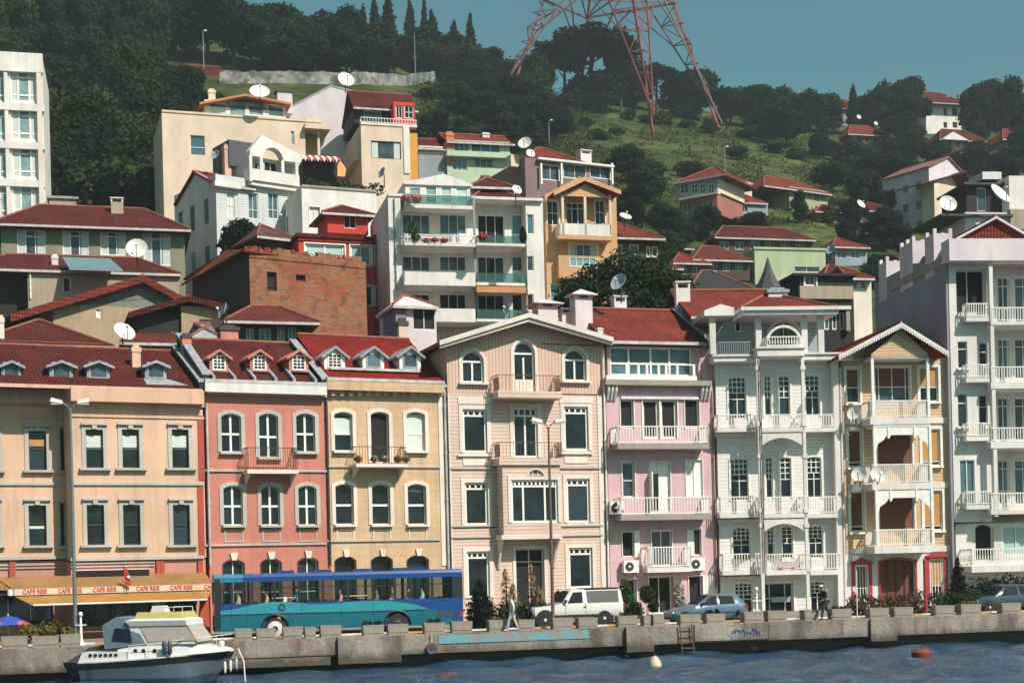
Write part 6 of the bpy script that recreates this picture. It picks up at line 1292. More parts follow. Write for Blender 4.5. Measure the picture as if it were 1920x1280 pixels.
# solar panel
h = House('solar_panel', 'long blue green solar panel lying on the red roof of the old rendered house', 172, 506, Y=110.5, yaw=16, cat='solar panel', zb=hit_Y(172, 505, 110.5).z)
u0, u1 = h.P(130, 505)[0], h.P(230, 505)[0]; w0, w1 = h.P(116, 483, 2.2)[0], h.P(206, 483, 2.2)[0]; zt = h.P(160, 483, 2.2)[1]
MB().slab([(u0, -.6, -.1), (u1, -.6, -.1), (w1, 2.2, zt), (w0, 2.2, zt)], .1).build('frame', M_grey, h.root)
n = 14
m = MB()
for i in range(n): a, b = (i + .08) / n, (i + .92) / n; L_ = lambda f, g: ((u0 + (u1 - u0) * f) * (1 - g) + (w0 + (w1 - w0) * f) * g, -.6 + 2.8 * g, -.1 * (1 - g) + zt * g + .02); m.quad(L_(a, .03), L_(b, .03), L_(b, .97), L_(a, .97))
m.build('panel_tubes', plain('solar_glass', (.16, .27, .30), .25), h.root)

# ================================================================ café awning, umbrella, flag
h = B1
def w_of(u, v, z): return h.W(u, v, z)
aw = empty('cafe_awning', h.O + Vector((0, 0, ROADZ)), h.yaw, 'two tier ochre café awning with red lettering along its white valance', 'awning')
uL = h.P(-75, 1100, -1.5)[0]; uR = h.P(398, 1098, -1.5)[0]; zv1 = h.P(210, 1099, -1.7)[1]; zv0 = h.P(210, 1110.5, -1.7)[1]; zw = h.P(250, 1076, 0)[1]
u_l = h.P(24, 1105, -1.7)[0]
MB().slab([(uL, -1.65, zv1), (uR, -1.65, zv1), (uR, -.1, zw), (uL, -.1, zw)], .04).build('upper_canvas', M_awnb, aw)
MB().box(u_l, uR, -1.72, -1.66, zv0, zv1).build('valance', plain('valance_canvas', (.62, .50, .38), .8), aw)
zf = h.P(220, 1129, -2.9)[1]; uf0, uf1 = h.P(62, 1138, -2.9)[0], h.P(388, 1121, -2.9)[0]
MB().slab([(uf0, -2.9, zf), (uf1, -2.9, zf), (uR - .1, -1.7, zv0 - .05), (u_l + .1, -1.7, zv0 - .05)], .04).build('lower_canvas', M_awn, aw); MB().tube([(uf0, -2.92, zf), (uf1, -2.92, zf)], .045, 8).build('front_rail', M_dish, aw)
MB().tube([(u_l - .1, -1.7, zv0), (u_l - .1, -1.7, zv0 + .3)], .16, 10).build('roller_end', M_white, aw)
cu = bpy.data.curves.new('lettering', 'FONT'); cu.body = 'CAFE REIS'; cu.size = .30; cu.extrude = .006; cu.space_character = 1.05; cu.align_x = 'CENTER'; cu.offset = .008
tmp = bpy.data.objects.new('tmp_text', cu); COL.objects.link(tmp); dg = bpy.context.evaluated_depsgraph_get(); tme = bpy.data.meshes.new_from_object(tmp.evaluated_get(dg)); bpy.data.objects.remove(tmp); tme.materials.clear(); tme.materials.append(plain('red_lettering', (.55, .06, .03), .7))
for x in (65, 131, 196, 277, 340, 403):
    u, z = h.P(x, 1105 - (x - 65) * .026 - 3, -1.73); o = bpy.data.objects.new('lettering', tme); COL.objects.link(o); o.parent = aw; o.location = (u, -1.735, zv0 + .06); o.rotation_euler = (R(90), 0, 0); o.scale = (.80, 1, 1)
for x in (70, 235, 383): u = h.P(x, 1120, -1.6)[0]; MB().tube([(u, -1.6, 0), (u, -1.6, zv0 + .1)], .05, 8).build('awning_post', M_iron, aw)
u, z = h.P(381, 1122, -2.2); MB().prism([(u - .3, 0), (u + .28, 0), (u + .24, z), (u - .12, z)], -2.3, -2.0).build('red_end_board', P_brickred, aw)
f0 = h.W(h.P(236, 1106, -1.9)[0], -1.9, 0); fz = hit_Y(231, 1097, f0.y).z; fo = empty('red_flag', (f0.x, f0.y, fz), h.yaw, 'small red flag with a white crescent drooping above the awning', 'flag')
MB().tube([(.05, 0, -.5), (-.1, 0, 1.0)], .015, 6).build('flagpole', M_iron, fo)
m = MB(); nn = 6
for i in range(nn):
    z0_, z1_ = .85 - .13 * i, .85 - .13 * (i + 1); m.quad((-.09 + .01 * i, -.02 - .04 * (i % 2), z0_), (.10 + .03 * i, -.06 * ((i + 1) % 2), z0_ - .08), (.10 + .03 * (i + 1), -.06 * (i % 2), z1_ - .08), (-.09 + .01 * (i + 1), -.02 - .04 * ((i + 1) % 2), z1_))
fl = m.build('cloth', plain('flag_red', (.50, .02, .025), .8), fo); MB().lathe([(.05, 0), (.075, 0), (.075, .01), (.05, .01)], 14, (.12, -.1, .42), 'Y').build('crescent', M_white, fl)
p = hit_w(16, 1190, 4.4); um = empty('cafe_parasol', (p.x, p.y, ROADZ), 0, 'blue café parasol with red and pink patches at the left edge', 'parasol'); H_ = hit_Y(18, 1153, p.y).z - ROADZ
MB().tube([(0, 0, 0), (0, 0, H_ + .08)], .025, 8).build('pole', M_white, um); m = MB(); k = 8; rr = 1.05
for i in range(k):
    a, b = 6.283 * i / k, 6.283 * (i + 1) / k; m.cur = 0
    pt = lambda g, f: (rr * f * math.cos(g), rr * f * math.sin(g), H_ - .42 * f ** 1.5 - (.04 * math.sin(math.pi * (g - a) / (b - a)) if f > .9 else 0))
    for f0_, f1_ in ((.02, .4), (.4, .75), (.75, 1)): m.cur = 1 if (f0_ > .7 and i % 2) else 0; m.quad(pt(a, f0_), pt(a, f1_), pt(b, f1_), pt(b, f0_))
m.build('canopy', [plain('parasol_blue', (.03, .07, .36), .7), plain('parasol_pink', (.52, .10, .16), .7)], um)

# ================================================================ planters and quay furniture
M_plant = plaster('planter_concrete', (.29, .25, .21), .8); PL = []
ords = 'first second third fourth fifth sixth seventh eighth ninth tenth eleventh twelfth thirteenth fourteenth fifteenth sixteenth seventeenth eighteenth nineteenth twentieth'.split()
PX = [(1, 51), (59, 110), (113, 150), (440, 473), (480, 517), (530, 568), (571, 592), (600, 640), (680, 720), (727, 766), (795, 835), (847, 886), (916, 952), (972, 1003), (1036, 1075), (1084, 1121), (1159, 1196), (1207, 1220), (1224, 1245), (1275, 1314), (1324, 1360), (1395, 1431), (1440, 1476), (1508, 1535), (1560, 1597), (1631, 1667), (1677, 1713), (1754, 1790), (1802, 1840), (1879, 1915)]
zones = ((0, 3, 'left of the white boat'), (3, 11, 'in front of the blue bus'), (11, 19, 'between the bus and the hatchback'), (19, 24, 'before the hatchback and white house'), (24, 30, 'at the right end of the quay'))
base = None; soil = plain('soil', (.05, .035, .025), 1)
for i, (x0, x1) in enumerate(PX):
    s0, s1 = sx_at(x0, 1170, .6), sx_at(x1, 1170, .6); L_ = s1 - s0; c = street((s0 + s1) / 2, .85, ROADZ)
    zn = next(z for z in zones if z[0] <= i < z[1]); lab = 'concrete planter %s, %s from its left' % (zn[2], ords[i - zn[0]])
    if base is None:
        base = empty('planter', (0, 0, 0)); H_ = .52
        MB().add([(-.47, -.27, 0), (.47, -.27, 0), (.47, .27, 0), (-.47, .27, 0), (-.5, -.3, H_), (.5, -.3, H_), (.5, .3, H_), (-.5, .3, H_), (-.42, -.23, H_), (.42, -.23, H_), (.42, .23, H_), (-.42, .23, H_), (-.42, -.23, H_ - .1), (.42, -.23, H_ - .1), (.42, .23, H_ - .1), (-.42, .23, H_ - .1)], [(3, 2, 1, 0), (0, 1, 5, 4), (1, 2, 6, 5), (2, 3, 7, 6), (3, 0, 4, 7), (4, 5, 9, 8), (5, 6, 10, 9), (6, 7, 11, 10), (7, 4, 8, 11), (8, 9, 13, 12), (9, 10, 14, 13), (10, 11, 15, 14), (11, 8, 12, 15)]).build('trough', M_plant, base)
        MB().box(-.43, .43, -.30, -.285, .12, .40).build('sunk_panel', M_plant, base); MB().box(-.42, .42, -.23, .23, .3, .44).build('soil', soil, base); o = base
    else: o = copy_tree(base)
    o.location = c; o.rotation_euler = (0, 0, TH + rnd.uniform(-.03, .03)); o.scale = (L_, 1, rnd.uniform(.93, 1.06)); tag(o, lab, 'planter', 'concrete planters along the quay edge')
def foliage(name, label, cat, lobes, n, size, mat, seed=1, loc=(0, 0, 0), group=None, up=.3, rz=0, stems=True):
    o = empty(name, loc, rz, label, cat, group); V, Q = leaves(lobes, n, size, seed, up=up); np_obj('foliage', V, Q, mat, o)
    if stems:
        m = MB(); r = random.Random(seed)
        for l in lobes[:10]: m.tube([(l[0] * .6, l[1] * .6, -.1), (l[0], l[1], max(.15, l[2]))], [.03, .012], 5)
        m.build('stem', M_bark, o)
    return o
def qpt(px, py, w, z=ROADZ): p = hit_w(px, py, w); return Vector((p.x, p.y, z))
def row_lobes(L_, n, z, r, seed, yj=.2):
    g = random.Random(seed); return [(-L_ / 2 + L_ * (i + .5) / n + g.uniform(-.1, .1), g.uniform(-yj, yj), z * g.uniform(.8, 1.15), r * g.uniform(.8, 1.2), r * .9, r * g.uniform(.8, 1.2)) for i in range(n)]
def hedge(px0, px1, py, w, h_, mat, label, seed, n=1200, size=.085, cat='hedge'):
    a, b = qpt(px0, py, w), qpt(px1, py, w); L_ = (b - a).length; k = max(3, int(L_ / .55)); return foliage('hedge', label, cat, row_lobes(L_, k, h_ * .5, h_ * .52, seed), n, size, mat, seed, (a + b) / 2, rz=TH)
hedge(38, 138, 1180, 3.0, 1.0, leafmat('yellow_green_leaves', (.10, .095, .02), (.20, .17, .04)), 'yellow green hedge in front of the café on the left', 61)
hedge(1588, 1655, 1130, 5.6, 1.0, leafmat('reddish_hedge', (.06, .06, .03), (.16, .10, .07)), 'reddish clipped hedge left part before the ochre house', 62); hedge(1660, 1730, 1130, 5.6, 1.05, MATS['reddish_hedge'], 'reddish green hedge before the garage door of the ochre house', 63); hedge(1745, 1830, 1128, 5.6, 1.15, L_mid, 'dark green hedge right of the red post', 64); hedge(1830, 1930, 1110, 6.6, 1.8, L_dark, 'taller dark shrubbery below the white terrace at the right edge', 65, 1800, .1)
def cone_lobes(r, h_): return [(0, 0, h_ * f, r * g, r * g, h_ * .09) for f, g in ((.08, .85), (.2, 1), (.34, .95), (.48, .82), (.62, .66), (.75, .48), (.87, .28), (.95, .12))]
foliage('conifer_shrub', 'dense dark green conifer shrub behind the rear of the bus', 'shrub', cone_lobes(.78, 2.35) + [(.3, 0, .8, .5, .5, .7)], 3200, .075, L_cyp, 71, qpt(900, 1150, 6.4))
foliage('cypress_tree', 'slim dark cypress between the ochre house and the right edge building', 'tree', cone_lobes(.55, 2.9), 2200, .08, L_cyp, 72, qpt(1797, 1120, 7.5))
def dry_plume(px, py, w, h_, label, seed):
    o = empty('dry_plant', qpt(px, py, w), 0, label, 'plant', 'dried brown plants before the rose mansion'); g = random.Random(seed); m = MB(); st = MB().tube([(0, 0, 0), (.03, 0, h_ * .95)], [.05, .02], 6)
    for i in range(190):
        z = h_ * (.12 + .86 * i / 190); a = g.uniform(0, 6.28); l = (.62 * (1 - (i / 190)) ** .7 + .1) * g.uniform(.7, 1.2); dx, dy = math.cos(a), math.sin(a); q = .035; m.add([(0, 0, z), (dx * l * .5 - dy * q, dy * l * .5 + dx * q, z + .12), (dx * l, dy * l, z - .1 * g.random()), (dx * l * .5 + dy * q, dy * l * .5 - dx * q, z + .1)], [(0, 1, 2, 3)])
    m.build('fronds', L_dry, o); st.build('stem', M_bark, o)
dry_plume(950, 1150, 6.8, 2.9, 'leftmost dry brown plume before the rose mansion door', 1); dry_plume(963, 1150, 6.5, 2.1, 'shorter dry brown plume beside the leftmost one', 2); dry_plume(997, 1145, 7.0, 3.1, 'tallest dry brown plume before the rose mansion door', 3); dry_plume(1012, 1145, 6.7, 1.9, 'low dry plume leaning right before the rose mansion door', 4)
foliage('shrub', 'dark ragged shrub left of the street lamp before the rose mansion', 'shrub', row_lobes(2.6, 5, .6, .55, 5, .3), 1600, .09, L_dark, 75, qpt(985, 1150, 6.3)); foliage('shrub', 'spiky green shrub right of the brown street lamp', 'shrub', [(0, 0, .9, .5, .4, .8), (.4, 0, .6, .4, .4, .5)], 900, .12, L_mid, 76, qpt(1050, 1140, 7.2)); foliage('shrub', 'low tufted plants above the white pickup roof', 'shrub', row_lobes(2.6, 6, .9, .4, 7, .2), 800, .12, L_olive, 77, qpt(1135, 1140, 9.2))
foliage('climber', 'bright green climber around the left door of the pink house', 'climber', [(-.2, 0, .8, .45, .3, .8), (.15, 0, .5, .5, .35, .5), (-.3, 0, 1.7, .35, .25, .5)], 1400, .085, L_lush, 78, qpt(1183, 1140, 10.2)); foliage('potted_tree', 'round grey green bush in a pink pot before the pink house', 'plant', [(0, 0, 1.35, .42, .42, .48), (.35, 0, .75, .3, .3, .4)], 1300, .07, L_olive, 79, qpt(1213, 1140, 9.0)); foliage('climber', 'pale flowering climber right of the pink house door', 'climber', [(0, 0, 1.0, .35, .3, .9), (.2, 0, .4, .4, .3, .4)], 900, .07, leafmat('pale_leaves', (.14, .17, .10), (.34, .32, .24)), 80, qpt(1274, 1140, 9.6))
# tree between the flats and the pink house
o = foliage('walnut_tree', 'broad dark green tree behind the roofs of the rose and pink houses', 'tree', [(-2.8, 0, 4.6, 1.7, 1.6, 1.3), (-1.2, .5, 5.6, 1.7, 1.6, 1.3), (.6, 0, 6.2, 1.9, 1.6, 1.4), (2.4, .3, 5.8, 1.8, 1.6, 1.3), (3.9, 0, 4.9, 1.5, 1.4, 1.2), (0, 0, 4.2, 3.0, 1.8, 1.4), (3, 0, 3.6, 1.7, 1.4, 1.2), (-3.6, 0, 3.8, 1.1, 1.2, .9)], 7500, .17, L_mid, 91, hit_Y(1160, 585, 106) - Vector((0, 0, 3.2)))
o = foliage('dark_tree', 'dark leafy tree in front of the white villa', 'tree', [(0, 0, 1.6, 1.5, 1.2, 1.2), (-.9, 0, 1.0, .9, .9, .9), (1.0, 0, .9, .9, .9, .9), (.2, 0, 2.2, .9, .8, .7), (0, 0, .2, 1.3, 1, .9)], 3600, .17, L_dark, 92, hit_Y(452, 478, 121))
# flowers and pots on balconies
p = B3.W(B3.P(668, 868)[0] + .2, -.85, B3.P(715, 868, -.9)[1]); 
for i, (x, mt, lb) in enumerate(((672, L_flow, 'red geranium at the left end of the yellow house balcony'), (702, leafmat('pale_petals', (.5, .42, .36), (.62, .5, .45)), 'pale flower pot before the dark balcony door of the yellow house'), (722, MATS['pale_petals'], 'small white flower pot mid balcony of the yellow house'), (746, L_flow, 'red and orange geranium right of the balcony door'), (762, MATS['pale_petals'], 'pink and white flowers at the right balcony end of the yellow house'))):
    u, z = B3.P(x, 868, -.9); q = B3.W(u, -.85, z); o = foliage('flower_pot', lb, 'flower pot', [(0, 0, .28, .2, .16, .16), (.1, 0, .2, .14, .14, .14)], 160, .045, mt, 100 + i, q, stems=False); V, Q = leaves([(0, 0, .22, .22, .18, .14)], 160, .05, 110 + i); np_obj('leaves', V, Q, L_lush, o); MB().lathe([(.08, 0), (.11, .16)], 10).build('pot', plain('terracotta', (.38, .14, .07), .8), o)
for x, y, Y, mt, lb, lob in ((775, 452, 111.4, L_lush, 'tall green potted plant at the left end of the top balcony of the flats', [(0, 0, .9, .4, .3, .6), (.2, 0, .3, .35, .3, .3)]), (981, 455, 110.6, L_cyp, 'clipped cone topiary at the right end of the top balcony of the flats', [(0, 0, .35, .28, .28, .35), (0, 0, .75, .22, .22, .3), (0, 0, 1.05, .12, .12, .2)]), (905, 452, 110.5, L_flow, 'dark red potted flowers beside the drain strip on the flats', [(0, 0, .35, .35, .25, .3)]), (768, 380, 110.5, leafmat('pink_petals', (.45, .2, .22), (.6, .32, .32)), 'pink flowering bush on the roof terrace of the flats', [(0, 0, .35, .6, .3, .35), (.6, 0, .3, .4, .3, .3)]), (815, 456, 110.4, L_flow, 'row of red flowers on the top balcony of the flats', [(-.6, 0, .2, .3, .2, .16), (0, 0, .25, .3, .2, .16), (.7, 0, .2, .3, .2, .16)])):
    foliage('balcony_plant', lb, 'plant', lob, 420, .09, mt, int(x), hit_Y(x, y, Y), 'plants on the balconies of the flats')
def ac(hh, x0, y0, x1, y1, label):
    u0, u1, z0, z1 = hh.rect(x0, y0, x1, y1, -.4); p = hh.W((u0 + u1) / 2, -.3, z0); o = empty('air_conditioner', p, hh.yaw, label, 'air conditioner', 'air conditioners on the pink house'); w, H_ = (u1 - u0) / 2, z1 - z0
    MB().box(-w, w, -.18, .2, 0, H_).build('casing', M_white, o); MB().lathe([(H_ * .36, 0), (H_ * .36, .02), (H_ * .30, .03), (0, .02)], 18, (-w * .25, -.205, H_ * .5), 'Y').build('fan_grille', M_iron, o); MB().lathe([(H_ * .10, 0), (0, .03)], 12, (-w * .25, -.23, H_ * .5), 'Y').build('fan_hub', M_white, o); MB().box(-w * .8, -w * .7, -.1, .3, -.06, -.004).box(w * .7, w * .8, -.1, .3, -.06, -.004).build('wall_bracket', M_iron, o)
ac(B5, 1144, 939, 1169, 964, 'air conditioner at the left end of the middle pink balcony'); ac(B5, 1169, 1050, 1197, 1073, 'air conditioner left of the lowest pink balcony'); ac(B5, 1293, 1045, 1321, 1069, 'air conditioner right of the lowest pink balcony')
# red post, sign pole, ladder, tyre
o = empty('red_post', qpt(1736, 1140, 3.4), 0, 'dark red post standing by the hedge of the ochre house', 'post'); H_ = hit_Y(1736, 1050, o.location.y).z - ROADZ; MB().tube([(0, 0, 0), (0, 0, H_ - .1)], .10, 10).build('shaft', P_rf, o); MB().ball((0, 0, H_ - .05), .12).build('cap', P_rf, o)
o = empty('sign_pole', qpt(1607, 1143, 1.6), 0, 'thin pale pole with a small sign before the ochre house', 'pole'); H_ = hit_Y(1604, 1068, o.location.y).z - ROADZ; MB().tube([(0, 0, 0), (0, 0, H_)], .028, 7).build('shaft', M_dish, o); MB().box(-.2, .0, -.04, -.03, H_ * .55, H_ * .65).build('sign_plate', M_dish, o)
a = street(sx_at(1277), -.12, ROADZ); b = street(sx_at(1299), -.12, ROADZ); o = empty('quay_ladder', (a + b) / 2 - Vector((0, 0, 1.2)), TH, 'rusty steel ladder hanging on the quay wall', 'ladder'); w = (b - a).length / 2
for sx_ in (-w, w): MB().tube([(sx_, 0, -.1), (sx_ - .1, 0, 1.25)], .035, 7).build('rail', M_rust, o)
for i in range(4): MB().tube([(-w, 0, .1 + i * .32), (w, 0, .1 + i * .32)], .03, 6).build('rung', M_rust, o)
o = empty('tyre_fender', street(sx_at(808), -.12, .85), TH, 'old pale rubber tyre hanging on the quay wall', 'tyre'); MB().lathe([(.15, -.07), (.24, -.09), (.28, 0), (.24, .09), (.15, .07), (.15, -.07)], 20, (0, 0, 0), 'Y').build('tyre', plain('worn_rubber', (.10, .09, .08), .9), o, True); MB().tube([(0, 0, .2), (.02, 0, .68)], .02, 5).build('rope', M_dish, o)
# buoys
def buoy(name, px, py, prof, mats, label):
    p = hit_z(px, py, 0); o = empty(name, (p.x, p.y, 0), 0, label, 'buoy', 'mooring buoys off the quay')
    for pr, mt, nm in zip(prof, mats, ('float', 'top_half')): MB().lathe(pr, 20).build(nm, mt, o, True)
    MB().lathe([(.05, 0), (.05, .06), (.02, .07)], 8, (0, 0, prof[-1][-1][1])).build('ring', M_iron, o)
sph = lambda r, z, a, b, n=8: [(max(.001, r * math.cos(a + (b - a) * i / n)), z + r * math.sin(a + (b - a) * i / n)) for i in range(n + 1)]
buoy('ball_buoy', 1411, 1222, [sph(.30, .14, -1.5, .15), sph(.302, .14, .15, 1.57)], [plain('buoy_blue', (.04, .06, .30), .5), plain('buoy_orange', (.60, .14, .05), .5)], 'round orange and blue buoy below the white house')
buoy('cone_buoy', 1228, 1246, [[(.28, -.2), (.30, .02), (.24, .2), (.12, .36), (.03, .42)]], [plain('buoy_cream', (.62, .48, .30), .6)], 'cream cone shaped buoy below the pink house'); buoy('small_float', 1175, 1233, [sph(.17, .0, -1.5, 1.57)], [M_white], 'small white float left of the cream buoy'); buoy('red_buoy', 1727, 1232, [[(.30, -.2), (.42, 0), (.42, .25), (.30, .38), (.05, .42)]], [plain('buoy_red', (.22, .035, .03), .7)], 'dark red drum buoy below the ochre house'); buoy('rusty_buoy', 842, 1272, [[(.55, -.2), (.62, 0), (.50, .18), (.25, .27), (.05, .30)]], [plain('buoy_rust', (.12, .04, .03), .9, bump=.6)], 'rusty brown buoy lying low in the water at the bottom edge')

# tufts growing in some planters
for k, (i, lb) in enumerate(((10, 'dry grass tuft growing in the planter below the rear of the bus'), (8, 'low weeds in the planter under the bus rear wheel'), (12, 'small tuft in the planter just left of the walking man'), (20, 'green tuft in the planter before the hatchback'), (24, 'weeds in the planter right of the dark clothed walker'), (28, 'scrubby tuft in a planter at the right end'), (1, 'tuft in a planter left of the white boat'), (16, 'weeds in the planter behind the pickup'))):
    x0, x1 = PX[i]; s0, s1 = sx_at(x0, 1170, .6), sx_at(x1, 1170, .6); foliage('planter_tuft', lb, 'plant', row_lobes((s1 - s0) * .7, 4, .12, .13, k, .1), 260, .05, (L_olive, L_mid, MATS['dry_fronds'])[k % 3], 200 + k, street((s0 + s1) / 2, .85, ROADZ + .44), 'tufts in the planters', .8, TH, False)
# ================================================================ people
def skin_mesh(name, V, E, Rr, root_i, mat, parent=None, sub=2):
    me = bpy.data.meshes.new(name); me.from_pydata([tuple(v) for v in V], E, []); o = bpy.data.objects.new(name, me); COL.objects.link(o)
    o.modifiers.new('skin', 'SKIN'); sk = me.skin_vertices[0].data
    for i, r in enumerate(Rr): sk[i].radius = (r, r) if not isinstance(r, tuple) else r; sk[i].use_root = i == root_i
    if sub: o.modifiers.new('sub', 'SUBSURF').levels = sub; o.modifiers['sub'].render_levels = sub
    dg = bpy.context.evaluated_depsgraph_get(); m2 = bpy.data.meshes.new_from_object(o.evaluated_get(dg)); bpy.data.objects.remove(o); bpy.data.meshes.remove(me)
    m2.materials.clear(); m2.materials.append(mat); m2.polygons.foreach_set('use_smooth', [True] * len(m2.polygons))
    o = bpy.data.objects.new(name, m2); COL.objects.link(o); o.parent = parent; return o
M_skin = plain('skin', (.42, .24, .16), .6)
def person(loc, rz, H, label, shirt, trousers, hair, pose, cap=None, group=None, shoes=None):
    """faces +x; pose: joint offsets for a body 1.0 tall"""
    o = empty('person', loc, rz, label, 'person', group); P = dict(pelvis=(0, 0, .52), waist=(.005, 0, .60), chest=(.012, 0, .72), neckb=(.01, 0, .815), neck=(.02, 0, .85), head=(.032, 0, .905), crown=(.03, 0, .965), shl=(.005, .105, .80), shr=(.005, -.105, .80), ell=(-.05, .13, .645), elr=(.04, -.13, .645), hal=(-.02, .12, .505), har=(.12, -.12, .52), hil=(0, .05, .50), hir=(0, -.05, .50), knl=(.10, .05, .285), knr=(-.06, -.05, .285), fol=(.14, .05, .045), for_=(-.16, -.05, .075), tol=(.215, .05, .018), tor=(-.10, -.05, .03))
    P.update(pose); J = {k: Vector(v) * H for k, v in P.items()}
    V, E, Rr, ix = [], [], [], {}
    def add(k, r, to=None): ix[k] = len(V); V.append(J[k]); Rr.append(r * H if not isinstance(r, tuple) else (r[0] * H, r[1] * H)); E.append((ix[to], ix[k])) if to else None
    add('pelvis', (.075, .058)); add('waist', (.068, .052), 'pelvis'); add('chest', (.085, .060), 'waist'); add('neckb', (.05, .042), 'chest'); add('neck', .030, 'neckb'); add('head', (.044, .052), 'neck'); add('crown', (.036, .042), 'head')
    for s in 'lr':
        add('sh' + s, .032, 'neckb'); add('el' + s, .024, 'sh' + s); add('ha' + s, .017, 'el' + s); d = (J['ha' + s] - J['el' + s]).normalized(); sd = 1 if s == 'l' else -1
        pk = 'pa' + s; J[pk] = J['ha' + s] + d * .035 * H; add(pk, (.010, .020), 'ha' + s); fw = Vector((0, 0, 1)).cross(d) if abs(d.z) < .9 else Vector((1, 0, 0)); fw.normalize()
        for fi in range(4): k = 'f%s%d' % (s, fi); J[k] = J[pk] + fw * (fi - 1.5) * .011 * H + d * (.040 + (.010, .016, .012, 0)[fi]) * H; J[k + 'b'] = J[k] + d * .018 * H + Vector((0, -sd * .008 * H, 0)); add(k, .0052, pk); add(k + 'b', .0045, k)
        k = 't' + s; J[k] = J['ha' + s] + fw * .022 * H + d * .03 * H; add(k, .0058, 'ha' + s)
        add('hi' + s, .055, 'pelvis'); add('kn' + s, .036, 'hi' + s); fo = 'fol' if s == 'l' else 'for_'; to = 'tol' if s == 'l' else 'tor'; add(fo, .024, 'kn' + s); add(to, (.020, .018), fo)
    skin_mesh('body', V, E, Rr, 0, M_skin, o)
    def cloth(name, chain, mat, root):
        ks, V2, E2, R2 = {}, [], [], []
        for k, r, to in chain:
            ks[k] = len(V2); V2.append(J[k] if isinstance(k, str) and k in J else k); R2.append(tuple(x * H for x in r) if isinstance(r, tuple) else r * H)
            if to: E2.append((ks[to], ks[k]))
        return skin_mesh(name, V2, E2, R2, 0, mat, o)
    J['wl'] = J['ell'].lerp(J['hal'], .9); J['wr'] = J['elr'].lerp(J['har'], .9); J['nb2'] = J['neckb'].lerp(J['neck'], .15); J['al'] = J['knl'].lerp(J['fol'], .93); J['ar'] = J['knr'].lerp(J['for_'], .93)
    cloth('shirt', (('pelvis', (.084, .066), None), ('waist', (.082, .064), 'pelvis'), ('chest', (.098, .072), 'waist'), ('nb2', (.056, .048), 'chest'), ('shl', .042, 'nb2'), ('ell', .034, 'shl'), ('wl', .026, 'ell'), ('shr', .042, 'nb2'), ('elr', .034, 'shr'), ('wr', .026, 'elr')), shirt, 'pelvis')
    cloth('trousers', (('pelvis', (.082, .066), None), ('hil', .064, 'pelvis'), ('knl', .046, 'hil'), ('al', .034, 'knl'), ('hir', .064, 'pelvis'), ('knr', .046, 'hir'), ('ar', .034, 'knr')), trousers, 'pelvis')
    hd, cr = J['head'], J['crown']; fwd = Vector(pose.get('look', (1, 0, 0))).normalized(); m = MB(); up = (cr - hd).normalized()
    c = hd + up * .035 * H - fwd * .010 * H; m.ball(c, .050 * H, .047 * H, .046 * H, 14, 9); m.build('hair', hair, o, True)
    m = MB(); f0 = hd + up * .012 * H + fwd * .044 * H
    sdv = up.cross(fwd).normalized(); m.ball(f0 - up * .002 * H + fwd * .006 * H, .008 * H, .007 * H, .013 * H, 8, 6)
    for s in (-1, 1): m.ball(hd + up * .012 * H + sdv * s * .046 * H, .010 * H, .005 * H, .014 * H, 8, 6)
    m.build('nose_and_ears', M_skin, o, True); m = MB()
    for s in (-1, 1): m.ball(f0 + sdv * s * .018 * H + up * .012 * H, .006 * H, .007 * H, .004 * H, 8, 5)
    m.ball(f0 - up * .030 * H - fwd * .004 * H, .005 * H, .013 * H, .003 * H, 8, 5); m.build('eyes_and_mouth', M_dark, o, True)
    if cap: m = MB(); m.ball(c + up * .014 * H, .053 * H, .050 * H, .040 * H, 14, 8).box(c.x, c.x + .095 * H * fwd.x, c.y - .036 * H, c.y + .036 * H, c.z + .008 * H, c.z + .016 * H); m.build('cap', cap, o, True)
    if shoes:
        for a, b in (('fol', 'tol'), ('for_', 'tor')): MB().tube([J[a] - Vector((.02 * H, 0, .012 * H)), J[a].lerp(J[b], .5), J[b]], [.028 * H, .027 * H, .020 * H], 8).build('shoe', shoes, o, True)
    return o
F_white = plain('white_cloth', (.72, .70, .66), .9); F_light = plain('pale_trousers', (.46, .45, .42), .9); F_dark = plain('dark_cloth', (.022, .024, .032), .9); F_navy = plain('navy_cloth', (.03, .05, .10), .9); F_hair = plain('dark_hair', (.018, .013, .011), .8); F_grey = plain('grey_hair', (.16, .14, .13), .8); F_pink = plain('pink_cloth', (.55, .25, .26), .9); F_blue = plain('pale_blue_cloth', (.25, .42, .55), .9); F_tan = plain('tan_cloth', (.42, .33, .22), .9)
p = qpt(961, 1183, .28); person((p.x, p.y, ROADZ), TH + math.pi - .25, 1.72, 'man in a white shirt and pale trousers walking left along the quay edge', F_white, F_light, F_grey, dict(ell=(-.055, .125, .65), hal=(-.02, .115, .52), elr=(.0, -.14, .64), har=(.11, -.10, .585)), shoes=F_white)
p = qpt(1548, 1158, .28); person((p.x, p.y, ROADZ), TH + math.pi + .1, 1.80, 'dark clothed person in a pale cap striding past the white wooden house, head bowed', F_dark, F_dark, F_hair, dict(chest=(.035, 0, .715), waist=(.012, 0, .60), neckb=(.065, 0, .80), neck=(.09, 0, .83), head=(.115, 0, .875), crown=(.125, 0, .932), shl=(.055, .105, .785), shr=(.055, -.105, .785), ell=(.03, .135, .64), elr=(.04, -.135, .64), hal=(.13, .10, .56), har=(.14, -.10, .56), knl=(.12, .05, .29), fol=(.15, .05, .045), tol=(.22, .05, .018), knr=(-.08, -.05, .28), for_=(-.22, -.05, .075), tor=(-.165, -.05, .03), look=(1, 0, -.5)), cap=F_white, shoes=F_dark)

